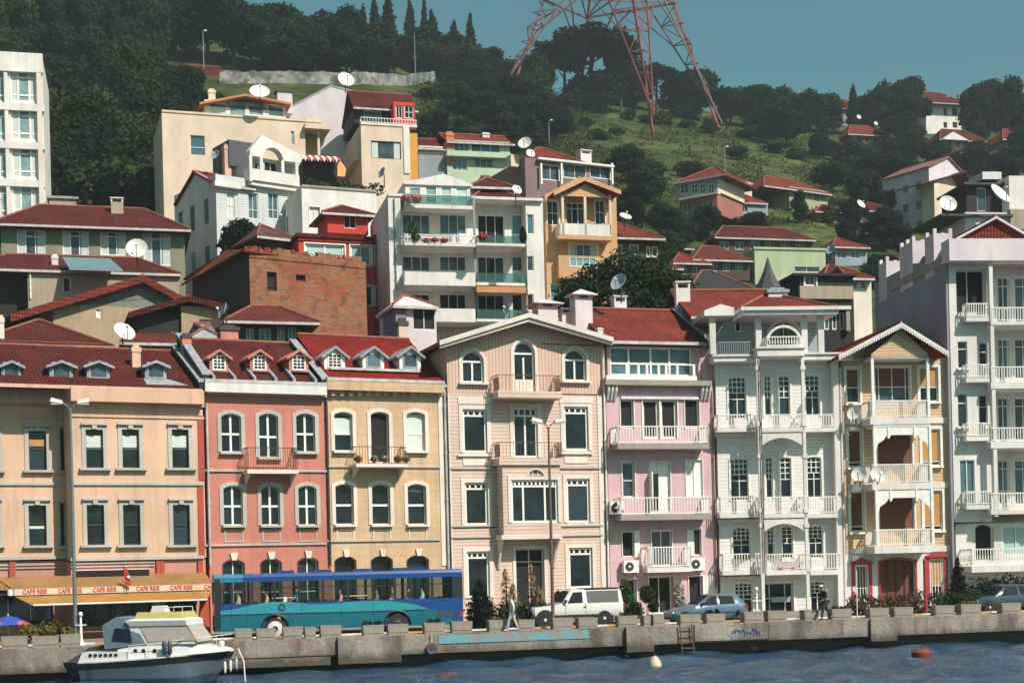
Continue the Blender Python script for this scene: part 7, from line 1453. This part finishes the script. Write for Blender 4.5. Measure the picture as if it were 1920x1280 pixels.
# ================================================================ city bus
RZ = ROADZ - .12
B_blue = plain('bus_blue', (.008, .055, .21), .28, vary=.05); B_teal = plain('bus_teal', (.006, .115, .165), .3, vary=.06); B_cyan = plain('bus_cyan', (.03, .25, .31), .3, vary=.05); B_sky = plain('bus_roof_cyan', (.02, .17, .30), .3); B_dark = plain('bus_dark_trim', (.012, .014, .018), .5); M_tyre = plain('tyre_rubber', (.018, .018, .018), .85); M_rim = plain('wheel_rim', (.60, .58, .55), .5, 0); B_glass = seeglass('bus_glass', (.95, .97, .97), .0); B_glass2 = seeglass('bus_far_glass', (.26, .32, .34), .02)
h = House('city_bus', 'blue and teal city bus with a pale wave along its side and passengers inside', 403, 1150, w=3.1, yaw=14, cat='bus', zb=RZ); BUS = h
U1 = h.P(868, 1120)[0]; zt = h.P(640, 1071)[1]; zw1 = h.P(640, 1086)[1]; zw0 = h.P(640, 1126)[1]; WD = 2.45; zf = .42
wheels = (h.P(516, 1170)[0], h.P(745, 1160)[0]); m = MB(); rW = .62
def arch_cut(z1):
    pts = []
    for uc in wheels: pts += [(uc - rW, zf)] + [(uc - rW * math.cos(math.pi * i / 10), zf + .1 + rW * math.sin(math.pi * i / 10)) for i in range(11)] + [(uc + rW, zf)]
    return pts
side = [(0.12, zf)] + arch_cut(0) + [(U1, zf), (U1, zw0), (0.02, zw0)]
for y0, y1 in ((0, .05), (WD - .05, WD)): m.prism(side, y0, y1)
winx = [(415, 432), (437, 470), (475, 512), (517, 558), (563, 603), (608, 650), (655, 697), (702, 738), (743, 768), (774, 808), (813, 848)]
wu = [(h.P(a, 1106)[0], h.P(b, 1106)[0]) for a, b in winx]; edges_ = [0.0] + [c for w in wu for c in w] + [U1]
m.cur = 4
for y0, y1 in ((0, .05), (WD - .05, WD)):
    for i in range(0, len(edges_), 2): m.box(edges_[i], edges_[i + 1], y0 + .002, y1 - .002, zw0 + .001, zw1 - .001)
m.cur = 1
sec = [(0, zw1), (0, zt - .16), (.06, zt - .05), (.18, zt), (WD - .18, zt), (WD - .06, zt - .05), (WD, zt - .16), (WD, zw1)]
m.prismx(sec, h.P(455, 1078)[0], U1 - .0); m.cur = 3; m.prismx(sec, 0.0, h.P(455, 1078)[0])
m.cur = 0; m.box(.06, U1 - .05, .06, WD - .06, zf + .02, .85); m.box(U1 - .06, U1 - .005, .05, WD - .05, zf, zw1)
m.cur = 4; m.box(.0, .06, .05, WD - .05, zf, 1.15); m.cur = 2; m.box(.0, .05, .06, WD - .06, zf + .05, 1.0)
bus_body = m.build('body', [B_blue, B_blue, B_teal, B_sky, B_dark], h.root)
MB().quad((.02, .08, 1.16), (.02, WD - .08, 1.16), (.06, WD - .08, zw1 + .05), (.06, .08, zw1 + .05)).build('windscreen', M_glass, h.root)
for a, b in wu:
    o = MB().quad((a, .02, zw0), (b, .02, zw0), (b, .02, zw1), (a, .02, zw1)).build('window', B_glass, h.root)
    MB().box(a, b, .005, .035, zw0 + (zw1 - zw0) * .66, zw0 + (zw1 - zw0) * .70).build('window_bar', B_dark, o); MB().quad((a, WD - .02, zw0), (a, WD - .02, zw1), (b, WD - .02, zw1), (b, WD - .02, zw0)).build('far_window', B_glass2, h.root)
def poly_px(pts, y, mat, name):
    q = [h.P(a, b) for a, b in pts]; return MB().add([(u, y, z) for u, z in q], [tuple(range(len(q)))]).build(name, mat, h.root)
line = [(402, 1152), (480, 1150), (600, 1147), (720, 1144), (804, 1141)]
poly_px(line + [(785, 1134), (765, 1130), (740, 1127), (710, 1125.5), (680, 1126), (650, 1128), (620, 1131), (595, 1132), (570, 1131), (548, 1128), (510, 1127.5), (490, 1130), (470, 1134), (445, 1140), (420, 1144), (404, 1146)], -.006, B_cyan, 'wave_stripe')
q = [h.P(a, b) for a, b in ((404, 1153), (480, 1151), (600, 1148), (720, 1145), (800, 1142.5), (820, 1143), (835, 1152), (852, 1164))]
zq = lambda u: next((z0 + (z1 - z0) * (u - u0) / (u1 - u0) for (u0, z0), (u1, z1) in zip(q, q[1:]) if u0 <= u <= u1), q[-1][1])
us = sorted(set([q[0][0]] + [p[0] for p in q] + [uc + rW * math.cos(math.pi * i / 10) for uc in wheels for i in range(11)])); us = [u for u in us if q[0][0] <= u <= q[-1][0]]
def lowz(u):
    for uc in wheels:
        if abs(u - uc) < rW - .001: return zf + .1 + math.sqrt(rW * rW - (u - uc) ** 2)
    return zf
m = MB()
for a, b in zip(us, us[1:]): m.quad((a, -.006, lowz(a + .001)), (b, -.006, lowz(b - .001)), (b, -.006, max(lowz(b - .001), zq(b))), (a, -.006, max(lowz(a + .001), zq(a))))
m.build('teal_skirt', B_teal, h.root)
m = MB()
for (a, za), (b, zb_) in zip(q, q[1:5]): m.bar((a, -.012, za), (b, -.012, zb_), .02, .035)
m.build('rub_strip', B_dark, h.root)
ub, zb_ = h.P(528, 1138); MB().lathe([(.17, 0), (.17, .012), (0, .012)], 22, (ub, -.02, zb_), 'Y').build('round_badge', B_dark, h.root); MB().lathe([(.13, 0), (.105, 0), (.105, .006), (.13, .006), (.13, 0)], 22, (ub, -.024, zb_), 'Y').build('badge_ring', B_cyan, h.root); MB().prism([(ub - .07, zb_ - .05), (ub + .07, zb_ - .05), (ub + .03, zb_ + .01), (ub, zb_ + .09), (ub - .03, zb_ + .01)], -.03, -.02).build('badge_mark', B_cyan, h.root)
for uc in wheels:
    for y, s in ((.02, -1), (WD - .02, 1)):
        w = empty('wheel', (uc, y, .50), 0); w.parent = h.root; yy = (0, .26) if s < 0 else (-.26, 0)
        MB().lathe([(.35, yy[0]), (.48, yy[0]), (.50, yy[0] + .04), (.50, yy[1] - .04), (.48, yy[1]), (.35, yy[1])], 26, (0, 0, 0), 'Y').build('tyre', M_tyre, w, True); MB().lathe([(.0, yy[0] - .035), (.14, yy[0] - .035), (.18, yy[0] - .004), (.36, yy[0] - .008), (.36, yy[0] + .05), (0, yy[0] + .08)], 22, (0, 0, 0), 'Y').build('rim', M_rim if uc < 5 else B_dark, w, True); MB().lathe([(.10, yy[0] - .05), (.13, yy[0] - .05), (.13, yy[0] - .02)], 16, (0, 0, 0), 'Y').build('hub_cap', B_dark, w)
for x in (540, 610, 685, 755, 790): u = h.P(x, 1070)[0]; MB().box(u - .35, u + .35, .7, 1.7, zt + .002, zt + .12).build('roof_vent', B_blue, h.root)
for i in range(12):
    u = 1.6 + i * .82
    if u < U1 - .6:
        for y in (.35, 1.55):
            s = MB().box(u, u + .42, y, y + .8, .86, 1.22).box(u + .38, u + .46, y, y + .8, .86, 1.75).build('seat', F_navy, h.root)
u = .75; MB().lathe([(.20, 0), (.23, 0), (.23, .03), (.20, .03)], 16, (u, .6, 1.35)).build('steering_wheel', B_dark, h.root)
for x, y in ((510, 0), (640, 0)): a = h.P(x, 1117)[0]; MB().tube([(a, .3, zw0 + .22), (a + 1.3, .3, zw0 + .22)], .022, 6).build('hand_rail', M_dish, h.root)
for x in (434, 462, 566, 640, 700): u = h.P(x, 1150)[0]; MB().box(u - .009, u + .009, -.010, .0, .52 if x < 480 else .9, zw0 - .02).build('panel_seam', B_dark, h.root)
for uc in wheels: MB().tube([(uc - (rW + .02) * math.cos(math.pi * i / 16), -.004, zf + .1 + (rW + .02) * math.sin(math.pi * i / 16)) for i in range(17)], .045, 6).build('wheel_arch', B_dark, h.root)
u0_, z0_ = h.P(846, 1145); MB().box(u0_ - .7, u0_ + .1, -.012, .0, .75, 1.1).build('engine_grille', plain('bus_grille', (.02, .05, .10), .6), h.root); MB().box(U1 - .2, U1 - .04, -.012, .02, .78, 1.05).build('tail_light', plain('bus_tail_red', (.30, .02, .02), .4), h.root)
MB().box(-.012, .26, -.012, .04, .5, zt - .2).build('front_corner', B_dark, h.root)
MB().box(.02, .06, .5, WD - .5, zw1 - .02, zw1 + .2).build('route_sign_box', B_dark, h.root)
u = h.P(404, 1085)[0]; MB().tube([(u - .02, -.05, zw1), (u - .15, -.25, zw1 - .1), (u - .12, -.3, zw1 - .45)], .03, 6).build('mirror', B_dark, h.root); MB().box(-.03, .02, .12, .42, .72, .9).build('headlight', M_dish, h.root); MB().box(-.03, .02, WD - .42, WD - .12, .72, .9).build('headlight', M_dish, h.root)
seated = dict(knl=(.22, .06, .47), knr=(.22, -.06, .47), fol=(.24, .06, .26), for_=(.24, -.06, .26), tol=(.31, .06, .24), tor=(.31, -.06, .24), ell=(.06, .14, .66), elr=(.06, -.14, .66), hal=(.17, .09, .58), har=(.17, -.09, .58))
SEAT = dict(seated)
for x, sh, hr, lb, vv, lift in ((447, F_tan, F_hair, 'driver in tan at the front of the blue bus', .65, .0), (500, F_tan, F_hair, 'bus passenger in tan behind the front window', .7, .0), (533, F_white, F_hair, 'bus passenger in white bending beside the standing blue shirt', .7, -.05), (556, F_blue, F_hair, 'bus passenger in pale blue taller than the others', .7, .22), (638, F_pink, F_grey, 'grey haired bus passenger in pale pink mid bus', .7, -.02), (705, F_grey, F_hair, 'bus passenger in grey right of the middle', .7, -.02), (735, F_white, F_grey, 'bus passenger in white towards the rear', .7, .02), (765, F_pink, F_hair, 'bus passenger in pink near the rear', .7, .04), (790, F_blue, F_hair, 'bus passenger in light blue at the rear windows', .7, .0)):
    q = h.W(h.P(x, 1110, vv)[0], .40, .62 + lift); person(q, h.yaw + math.pi, 1.66, lb, sh, F_navy, hr, SEAT, group='passengers in the bus')

# ================================================================ cars
def car(hh, L_, stations, wheels, body, glass_sets, rw_, wd, extras=()):
    """stations: (u, z_bottom, z_belt, z_top, half width, half width at roof); u=0 is the front"""
    rt = hh.root; V, Fc = [], []; n = 12
    def sec(u, zb, zl, zt_, hw, ht):
        left = [(hw * .90, zb), (hw * .985, zb + .12), (hw, zb + (zl - zb) * .6), (hw * .965, zl), (ht, zt_ - .07 if zt_ - zl > .2 else (zl + zt_) / 2), (ht * .82, zt_)]
        return [(u, wd / 2 - a, b) for a, b in left] + [(u, wd / 2 + a, b) for a, b in left[::-1]]
    for st in stations: V += sec(*st)
    for i in range(len(stations) - 1):
        for j in range(n - 1): Fc.append((i * n + j, i * n + j + 1, (i + 1) * n + j + 1, (i + 1) * n + j))
        Fc.append((i * n + n - 1, i * n, (i + 1) * n, (i + 1) * n + n - 1))
    Fc += [tuple(range(n)), tuple(range(len(stations) * n - 1, (len(stations) - 1) * n - 1, -1))]
    m = MB(); m.v, m.f, m.mi = V, Fc, [0] * len(Fc); m.build('body', body, rt, True)
    def at(u, f, off=.022):
        for a, b in zip(stations, stations[1:]):
            if a[0] <= u <= b[0]:
                k = (u - a[0]) / max(1e-6, b[0] - a[0]); s = [x + (y - x) * k for x, y in zip(a, b)]; _, zb, zl, zt_, hw, ht = s
                return (hw * .965 + (ht - hw * .965) * f + off, zl + (zt_ - .07 - zl) * f)
        return (.8, 1)
    for nm, pts, mt in glass_sets:
        for sgn in (-1, 1):
            vs = []
            for u, f in pts: a, z = at(u, f); vs.append((u, wd / 2 + sgn * a, z))
            MB().add(vs, [tuple(range(len(vs)))]).build(nm, mt, rt)
    for u in wheels:
        for sgn in (-1, 1):
            yo = wd / 2 + sgn * (wd / 2 - .02); w = empty('wheel', (u, yo, rw_), 0); w.parent = rt; a, b = (0, .2) if sgn < 0 else (-.2, 0)
            MB().lathe([(rw_ * 1.22, a - .004), (rw_ * 1.22, a + .02)], 26, (0, 0, .02), 'Y').build('wheel_arch', B_dark, w)
            MB().lathe([(rw_ * .6, a - .03), (rw_ * .95, a - .03), (rw_, a + .02), (rw_, b), (rw_ * .6, b)], 24, (0, 0, 0), 'Y').build('tyre', M_tyre, w, True); MB().lathe([(0, a - .035), (rw_ * .2, a - .03), (rw_ * .25, a + .02), (rw_ * .6, a - .02), (rw_ * .6, a + .03), (0, a + .04)], 18, (0, 0, 0), 'Y').build('rim', M_rim, w, True)
    return at
def car_frame(name, label, x0, x1, py, w, ytop, cat='car'):
    hh = House(name, label, x0, py, w=w, yaw=14, cat=cat, zb=RZ); L_ = hh.P(x1, py)[0]; return hh, L_, hh.P((x0 + x1) / 2 + 20, ytop)[1]
M_cglass = plain('car_glass', (.012, .016, .020), .55, vary=0, spec=.06)
C_white = plain('car_white', (.66, .64, .62), .3, vary=.03); C_dark = plain('car_black_trim', (.014, .014, .016), .45); C_silver = plain('car_silver_blue', (.13, .185, .26), .28, .35, .05); C_navy = plain('car_dark_blue', (.05, .075, .10), .25, .2, .05)
hh, L_, zt = car_frame('white_pickup', 'white two door four wheel drive with a black rear canopy parked left', 1000, 1171, 1140, 5.2, 1104, 'pickup'); zl = hh.P(1100, 1130)[1]; zh = hh.P(1030, 1137)[1]; k = L_ / 171
X = lambda px: (px - 1000) * k
S = [(0, .55, zh - .10, zh - .08, .80, .70), (.1, .42, zh - .04, zh, .90, .80), (X(1050), .42, zl - .02, zh + .07, .95, .86), (X(1056), .42, zl, zl + .06, .96, .86), (X(1072), .42, zl, zt - .04, .96, .74), (X(1080), .42, zl, zt, .96, .74), (X(1162), .45, zl, zt + .01, .96, .75), (X(1167), .50, zl, zt - .06, .95, .74), (X(1170), .55, zl - .03, zl + .25, .90, .72)]
car(hh, L_, S, (X(1022), X(1133)), C_white, (('side_window', [(X(1064), .06), (X(1093), .06), (X(1093), .92), (X(1076), .92)], M_cglass), ('canopy_side', [(X(1102), .04), (X(1161), .04), (X(1161), .97), (X(1101), .97)], C_dark)), .40, 1.92)
MB().box(X(1100), X(1163), .22, 1.70, zt + .012, zt + .05).build('canopy_top', C_dark, hh.root); MB().quad((X(1057) - .03, .14, zl + .09), (X(1057) - .03, 1.78, zl + .09), (X(1071) - .03, 1.62, zt - .06), (X(1071) - .03, .30, zt - .06)).build('windscreen', M_cglass, hh.root)
MB().box(-.10, .12, .02, 1.9, .42, .62).build('bumper', C_dark, hh.root); MB().box(L_ - .1, L_ + .1, .02, 1.9, .45, .62).build('bumper', C_dark, hh.root)
for y in (.22, 1.5): MB().box(-.03, .04, y, y + .22, zh - .32, zh - .14).build('headlight', M_glassp, hh.root); MB().box(L_ - .04, L_ + .03, .03 + (y > 1) * 1.7, .15 + (y > 1) * 1.7, zl - .4, zl - .08).build('tail_light', plain('tail_red', (.35, .02, .02), .3), hh.root)
MB().box(X(1058), X(1062), -.12, .02, zl + .06, zl + .2).build('mirror', C_dark, hh.root); MB().box(X(1094), X(1099), -.035, -.0, zl - .2, zl - .16).build('door_handle', C_dark, hh.root); MB().box(X(1022), X(1133), -.012, .02, .52, .62).build('sill_trim', C_dark, hh.root); MB().box(X(1060) + .0, X(1060) + .015, -.004, .02, .65, zl).build('door_seam', C_dark, hh.root); MB().box(X(1098), X(1098) + .015, -.004, .02, .65, zl).build('door_seam', C_dark, hh.root)
hh, L_, zt = car_frame('silver_hatchback', 'silver blue hatchback parked facing left before the white wooden house', 1262, 1404, 1140, 3.6, 1112); k = L_ / 142; X = lambda px: (px - 1262) * k; zl = hh.P(1350, 1130)[1]
S = [(0, .35, .52, .56, .62, .5), (.15, .22, .66, .70, .78, .62), (X(1300), .20, .86, .92, .83, .70), (X(1308), .20, .90, .98, .83, .68), (X(1334), .20, .92, zt - .05, .83, .58), (X(1345), .20, .93, zt, .83, .58), (X(1385), .22, .95, zt - .03, .83, .58), (X(1394), .25, .95, zt - .28, .82, .60), (X(1401), .28, .92, .98, .80, .68), (L_, .38, .72, .76, .74, .6)]
car(hh, L_, S, (X(1285), X(1384)), C_silver, (('side_window', [(X(1314), .04), (X(1346), .04), (X(1346), .95), (X(1335), .95)], M_cglass), ('rear_side_window', [(X(1350), .06), (X(1379), .08), (X(1376), .90), (X(1350), .92)], M_cglass)), .29, 1.66)
MB().quad((X(1309) - .03, .20, 1.0), (X(1309) - .03, 1.46, 1.0), (X(1333) - .03, 1.36, zt - .08), (X(1333) - .03, .30, zt - .08)).build('windscreen', M_cglass, hh.root); MB().box(-.03, .14, .1, 1.56, .24, .40).build('bumper', C_dark, hh.root); MB().box(L_ - .08, L_ + .05, .1, 1.56, .30, .5).build('bumper', C_dark, hh.root)
for y in (.12, 1.3): MB().box(.02, .12, y, y + .24, .55, .66).build('headlight', M_glassp, hh.root)
MB().box(X(1399), X(1403), .02, .14, .72, .92).build('tail_light', MATS['tail_red'], hh.root); MB().box(X(1315), X(1319), -.1, .02, .98, 1.08).build('mirror', C_dark, hh.root); MB().box(X(1290), X(1378), -.008, .02, .52, .56).build('side_moulding', C_dark, hh.root)
hh, L_, zt = car_frame('dark_blue_car', 'dark blue saloon car half hidden at the right edge of the quay road', 1834, 1972, 1118, 4.6, 1094); k = L_ / 138; X = lambda px: (px - 1834) * k
S = [(0, .35, .56, .60, .66, .5), (.15, .24, .70, .74, .80, .62), (X(1868), .22, .86, .92, .85, .70), (X(1890), .22, .90, zt - .05, .85, .58), (X(1900), .22, .92, zt, .85, .58), (X(1932), .24, .94, zt - .02, .85, .58), (X(1950), .28, .94, 1.0, .83, .68), (L_, .40, .80, .86, .76, .6)]
car(hh, L_, S, (X(1856), X(1950)), C_navy, (('side_window', [(X(1876), .05), (X(1910), .05), (X(1910), .95), (X(1891), .95)], M_cglass), ('rear_side_window', [(X(1914), .05), (X(1940), .06), (X(1932), .95), (X(1914), .95)], M_cglass)), .30, 1.70)
MB().quad((X(1869) - .02, .2, .96), (X(1869) - .02, 1.5, .96), (X(1889) - .02, 1.4, zt - .09), (X(1889) - .02, .3, zt - .09)).build('windscreen', M_cglass, hh.root)
for y in (.12, 1.34): MB().box(.02, .12, y, y + .24, .58, .7).build('headlight', M_glassp, hh.root)

# ================================================================ cabin cruiser
K_white = plain('boat_gelcoat', (.66, .64, .61), .35, vary=.06); K_hull = plain('boat_hull_grey', (.12, .155, .185), .35, vary=.1); K_band = plain('boat_black_band', (.015, .016, .02), .35); K_blue = plain('boat_antifoul', (.05, .10, .14), .5, vary=.2); K_cov = plain('beige_canvas', (.40, .35, .31), .85); K_can = plain('blue_grey_canvas', (.11, .16, .20), .8); K_clear = plain('yellowed_plastic', (.50, .42, .16), .3)
h = House('cabin_cruiser', 'white cabin cruiser moored at the quay with a beige covered windscreen and blue grey canopy', 145, 1250, w=-3.2, yaw=-10, cat='boat', zb=0)
u1 = h.P(438, 1216, 1.2)[0]; BW = 2.5; zs0, zs1 = h.P(145, 1241)[1], h.P(436, 1217, 1.2)[1]
def hullsec(f):
    u = u1 * f; hb = BW / 2 * (1 - max(0, (f - .45) / .55) ** 2.2) * (1 if f > .05 else .96); zs = zs0 + (zs1 - zs0) * f ** 1.3; c = BW / 2
    e = max(.0, (f - .72) / .28); fl = .10 + .30 * f; ul = u - e * .9
    return [(ul, c - max(.02, hb * (.70 - .55 * e)), -.15 + .25 * e), (ul + (u - ul) * .35, c - max(.03, hb * (.86 - .3 * e)), .28 + .2 * e), (u - (u - ul) * .15, c - max(.03, hb * (.96 - .08 * e)), zs - .34), (u, c - max(.04, hb), zs - .06), (u, c - max(.04, hb), zs)]
nf = 22; secs = [hullsec(i / nf) for i in range(nf + 1)]; m = MB()
for mi, (a, b) in enumerate(((0, 1), (1, 2), (2, 3), (3, 4))):
    m.cur = mi
    for s, t_ in zip(secs, secs[1:]):
        m.quad(s[a], t_[a], t_[b], s[b]); mir = lambda p: (p[0], BW - p[1], p[2]); m.quad(mir(s[b]), mir(t_[b]), mir(t_[a]), mir(s[a]))
m.cur = 1; s = secs[0]; m.add([p for p in s] + [(p[0], BW - p[1], p[2]) for p in s[::-1]], [tuple(range(10))]); m.cur = 3
for s, t_ in zip(secs, secs[1:]): m.quad(s[4], t_[4], (t_[4][0], BW - t_[4][1], t_[4][2] + .001), (s[4][0], BW - s[4][1], s[4][2] + .001))
m.build('hull', [K_blue, K_hull, K_band, K_white], h.root, True)
XU = lambda x, y=1200: h.P(x, y, .4)[0]; XZ = lambda y, x=280: h.P(x, y, .4)[1]
def loft(name, sec_list, mat, smooth=False):      # (u0, u1, v0, v1, z) rings from bottom to top
    V = []; Fc = []
    for a, b, c, d_, z in sec_list: V += [(a, c, z), (b, c, z), (b, d_, z), (a, d_, z)]
    for i in range(len(sec_list) - 1):
        for j in range(4): Fc.append((i * 4 + j, i * 4 + (j + 1) % 4, (i + 1) * 4 + (j + 1) % 4, (i + 1) * 4 + j))
    n = len(sec_list) - 1; Fc += [(3, 2, 1, 0), (n * 4, n * 4 + 1, n * 4 + 2, n * 4 + 3)]
    return MB().add(V, Fc).build(name, mat, h.root, smooth)
zd = zs0 - .02
loft('cockpit_coaming', [(XU(150), XU(245), .10, BW - .10, zd - .1), (XU(158), XU(245), .16, BW - .16, XZ(1221, 190))], K_white)
V = []; Fc = []; ts = ((222, 1214, .30), (262, 1206, .32), (350, 1206, .42), (372, 1209, .50), (392, 1212, .62), (408, 1214, .80), (420, 1216, 1.0)); dk = lambda x: zs0 + (zs1 - zs0) * (XU(x) / u1) ** 1.3 - .02
for x, y, ins in ts:
    u, z = XU(x), max(XZ(y, x), dk(x) + .04); V += [(u, ins - .14, dk(x)), (u, ins, z - .07), (u, ins + .16, z), (u, BW - ins - .16, z), (u, BW - ins, z - .07), (u, BW - ins + .14, dk(x))]
for i in range(len(ts) - 1):
    for j in range(5): Fc.append((i * 6 + j, i * 6 + j + 1, (i + 1) * 6 + j + 1, (i + 1) * 6 + j))
Fc += [tuple(range(6)), tuple(range(len(ts) * 6 - 1, len(ts) * 6 - 7, -1))]
m = MB(); m.v, m.f, m.mi = V, Fc, [0] * len(Fc); cab = m.build('trunk_cabin', K_white, h.root, True)
for i in range(6): u = XU(172 + i * 9.5); MB().box(u, u + .12, .10, .145, XZ(1229, 190), XZ(1224, 190)).build('vent_slot', K_band, h.root)
for x in (256, 271, 292): u = XU(x); z = XZ(1219, x); MB().lathe([(.0, -.02), (.085, -.02), (.085, .03)], 14, (u, .27, z), 'Y').build('porthole', M_glass, cab)
# wheelhouse with the covered windscreen sloping to the bow
zc0, zc1 = XZ(1203), XZ(1173)
loft('wheelhouse', [(XU(232), XU(366), .34, BW - .34, zc0 - .1), (XU(240), XU(348), .42, BW - .42, zc1)], K_white)
MB().add([(XU(279), .315, zc0 + .02), (XU(369), .32, zc0 + .05), (XU(350), .40, zc1 - .02), (XU(262), .40, zc1 - .02)], [(0, 1, 2, 3)]).build('windscreen_cover', K_cov, h.root)
MB().add([(XU(370) + .02, .34, zc0 - .02), (XU(370) + .02, BW - .34, zc0 - .02), (XU(350) + .03, BW - .42, zc1), (XU(350) + .03, .42, zc1)], [(0, 1, 2, 3)]).build('front_cover', K_cov, h.root)
loft('flybridge', [(XU(245), XU(352), .36, BW - .36, zc1 + .003), (XU(236), XU(350), .30, BW - .30, XZ(1163)), (XU(250), XU(343), .40, BW - .40, XZ(1159))], K_white)
MB().add([(XU(252), .42, XZ(1159)), (XU(343), .42, XZ(1159)), (XU(338), .55, XZ(1147)), (XU(256), .55, XZ(1147)), (XU(343), BW - .42, XZ(1159)), (XU(338), BW - .55, XZ(1147))], [(0, 1, 2, 3), (1, 4, 5, 2)]).build('flybridge_screen', K_clear, h.root)
loft('seat_cushion', [(XU(274), XU(301), .9, 1.5, XZ(1148)), (XU(277), XU(297), .95, 1.45, XZ(1136))], K_white)
m = MB(); a, b, z = XU(302), XU(338), XZ(1139); m.tube([(a, .7, XZ(1147)), (a, .7, z), (b, .7, z), (b, .7, XZ(1147))], .022, 6); m.tube([(a, 1.8, XZ(1147)), (a, 1.8, z), (b, 1.8, z), (b, 1.8, XZ(1147))], .022, 6); m.build('flybridge_rail', M_dish, h.root)
# aft canopy
za, zb_ = XZ(1156, 225), XZ(1216, 200); V = []
for v in (.30, BW - .30): V += [(XU(197), v, zb_), (XU(192), v + (.12 if v < 1 else -.12), XZ(1171, 195)), (XU(216), v + (.2 if v < 1 else -.2), za), (XU(246), v + (.2 if v < 1 else -.2), XZ(1161, 245)), (XU(276), v, XZ(1208, 275))]
MB().add(V, [(0, 4, 3, 2, 1), (5, 6, 7, 8, 9), (0, 1, 6, 5), (1, 2, 7, 6), (2, 3, 8, 7), (3, 4, 9, 8)]).build('aft_canopy', K_can, h.root)
MB().add([(XU(212), .29, XZ(1199, 215)), (XU(250), .28, XZ(1203, 250)), (XU(244), .38, XZ(1177, 245)), (XU(216), .38, XZ(1177, 216))], [(0, 1, 2, 3)]).build('canopy_window', M_glass, h.root)
# bow rail, fenders, rope
m = MB(); pts = []
for i in range(8, 23): s = secs[i][4]; pts.append((s[0] - .05, s[1] + .06, s[2] + .55 + .1 * (i - 8) / 14))
pm = [(p[0], BW - p[1], p[2]) for p in pts]; m.tube(pts + pm[::-1], .018, 6)
for i in range(0, len(pts), 3):
    for q in (pts, pm): m.tube([(q[i][0], q[i][1], q[i][2] - .62), q[i]], .014, 5)
m.build('bow_rail', M_dish, h.root)
for x in (314, 324): u = XU(x); MB().lathe([(.02, .62), (.09, .52), (.10, .12), (.03, 0)], 12, (u, .06, XZ(1227, x))).build('fender', plain('fender_navy', (.03, .05, .10), .5), h.root, True)
for x, dz in ((417, -.2), (424, -.15), (432, -.1)): u = XU(x); MB().lathe([(.02, .5), (.06, .42), (.06, .1), (.02, 0)], 10, (u - .05, .75 + (x - 417) * .03, zs1 - .75 + dz)).build('fender', K_white, h.root, True)
MB().tube([(XU(432), 1.25, zs1 + .05), (XU(448), .9, .9), (XU(452), .8, -.1)], .03, 6).build('mooring_rope', M_dish, h.root)
m = MB(); m.tube([(XU(405), 1.0, zs1 + .02), (XU(405), 1.0, zs1 + .3)], .05, 8); m.ball((XU(400), 1.3, zs1 + .25), .14).build('anchor_winch', K_white, h.root, True)
# black tarpaulin covered dinghy between the cruiser's stern and the quay
o = empty('covered_dinghy', hit_w(172, 1222, -1.2) - Vector((0, 0, .9)), TH, 'black tarpaulin covered dinghy behind the stern of the cruiser', 'dinghy')
MB().add([(-.95, -.6, .55), (1.6, -.7, .15), (1.7, .7, .15), (-.95, .6, .55), (-.1, -.3, 1.1), (1.2, -.35, 1.35), (1.2, .35, 1.35), (-.1, .3, 1.1)], [(0, 1, 5, 4), (1, 2, 6, 5), (2, 3, 7, 6), (3, 0, 4, 7), (4, 5, 6, 7)]).build('tarpaulin', plain('black_tarpaulin', (.012, .012, .014), .6), o); MB().add([(-1.2, 0, .5), (-.8, -.7, .5), (1.6, -.75, .3), (1.6, .75, .3), (-.8, .7, .5), (-.8, -.4, -.4), (1.5, -.5, -.4), (1.5, .5, -.4), (-.8, .4, -.4)], [(0, 1, 5), (1, 2, 6, 5), (2, 3, 7, 6), (3, 4, 8, 7), (4, 0, 8), (0, 5, 8), (5, 6, 7, 8)]).build('hull', K_band, o)
# ================================================================ air
t = bpy.data.materials.new('haze_air'); t.use_nodes = True; n = t.node_tree; n.nodes.clear(); v = n.nodes.new('ShaderNodeVolumePrincipled'); o_ = n.nodes.new('ShaderNodeOutputMaterial'); n.links.new(v.outputs[0], o_.inputs['Volume'])
v.inputs['Density'].default_value = .00025; v.inputs['Color'].default_value = (.80, .90, .97, 1)
hz = MB().box(-1950, 1950, -700, 2000, -3.6, 188).build('haze', t); hz['kind'] = 'stuff'; tag(hz, 'thin blue haze over the far slope', None)
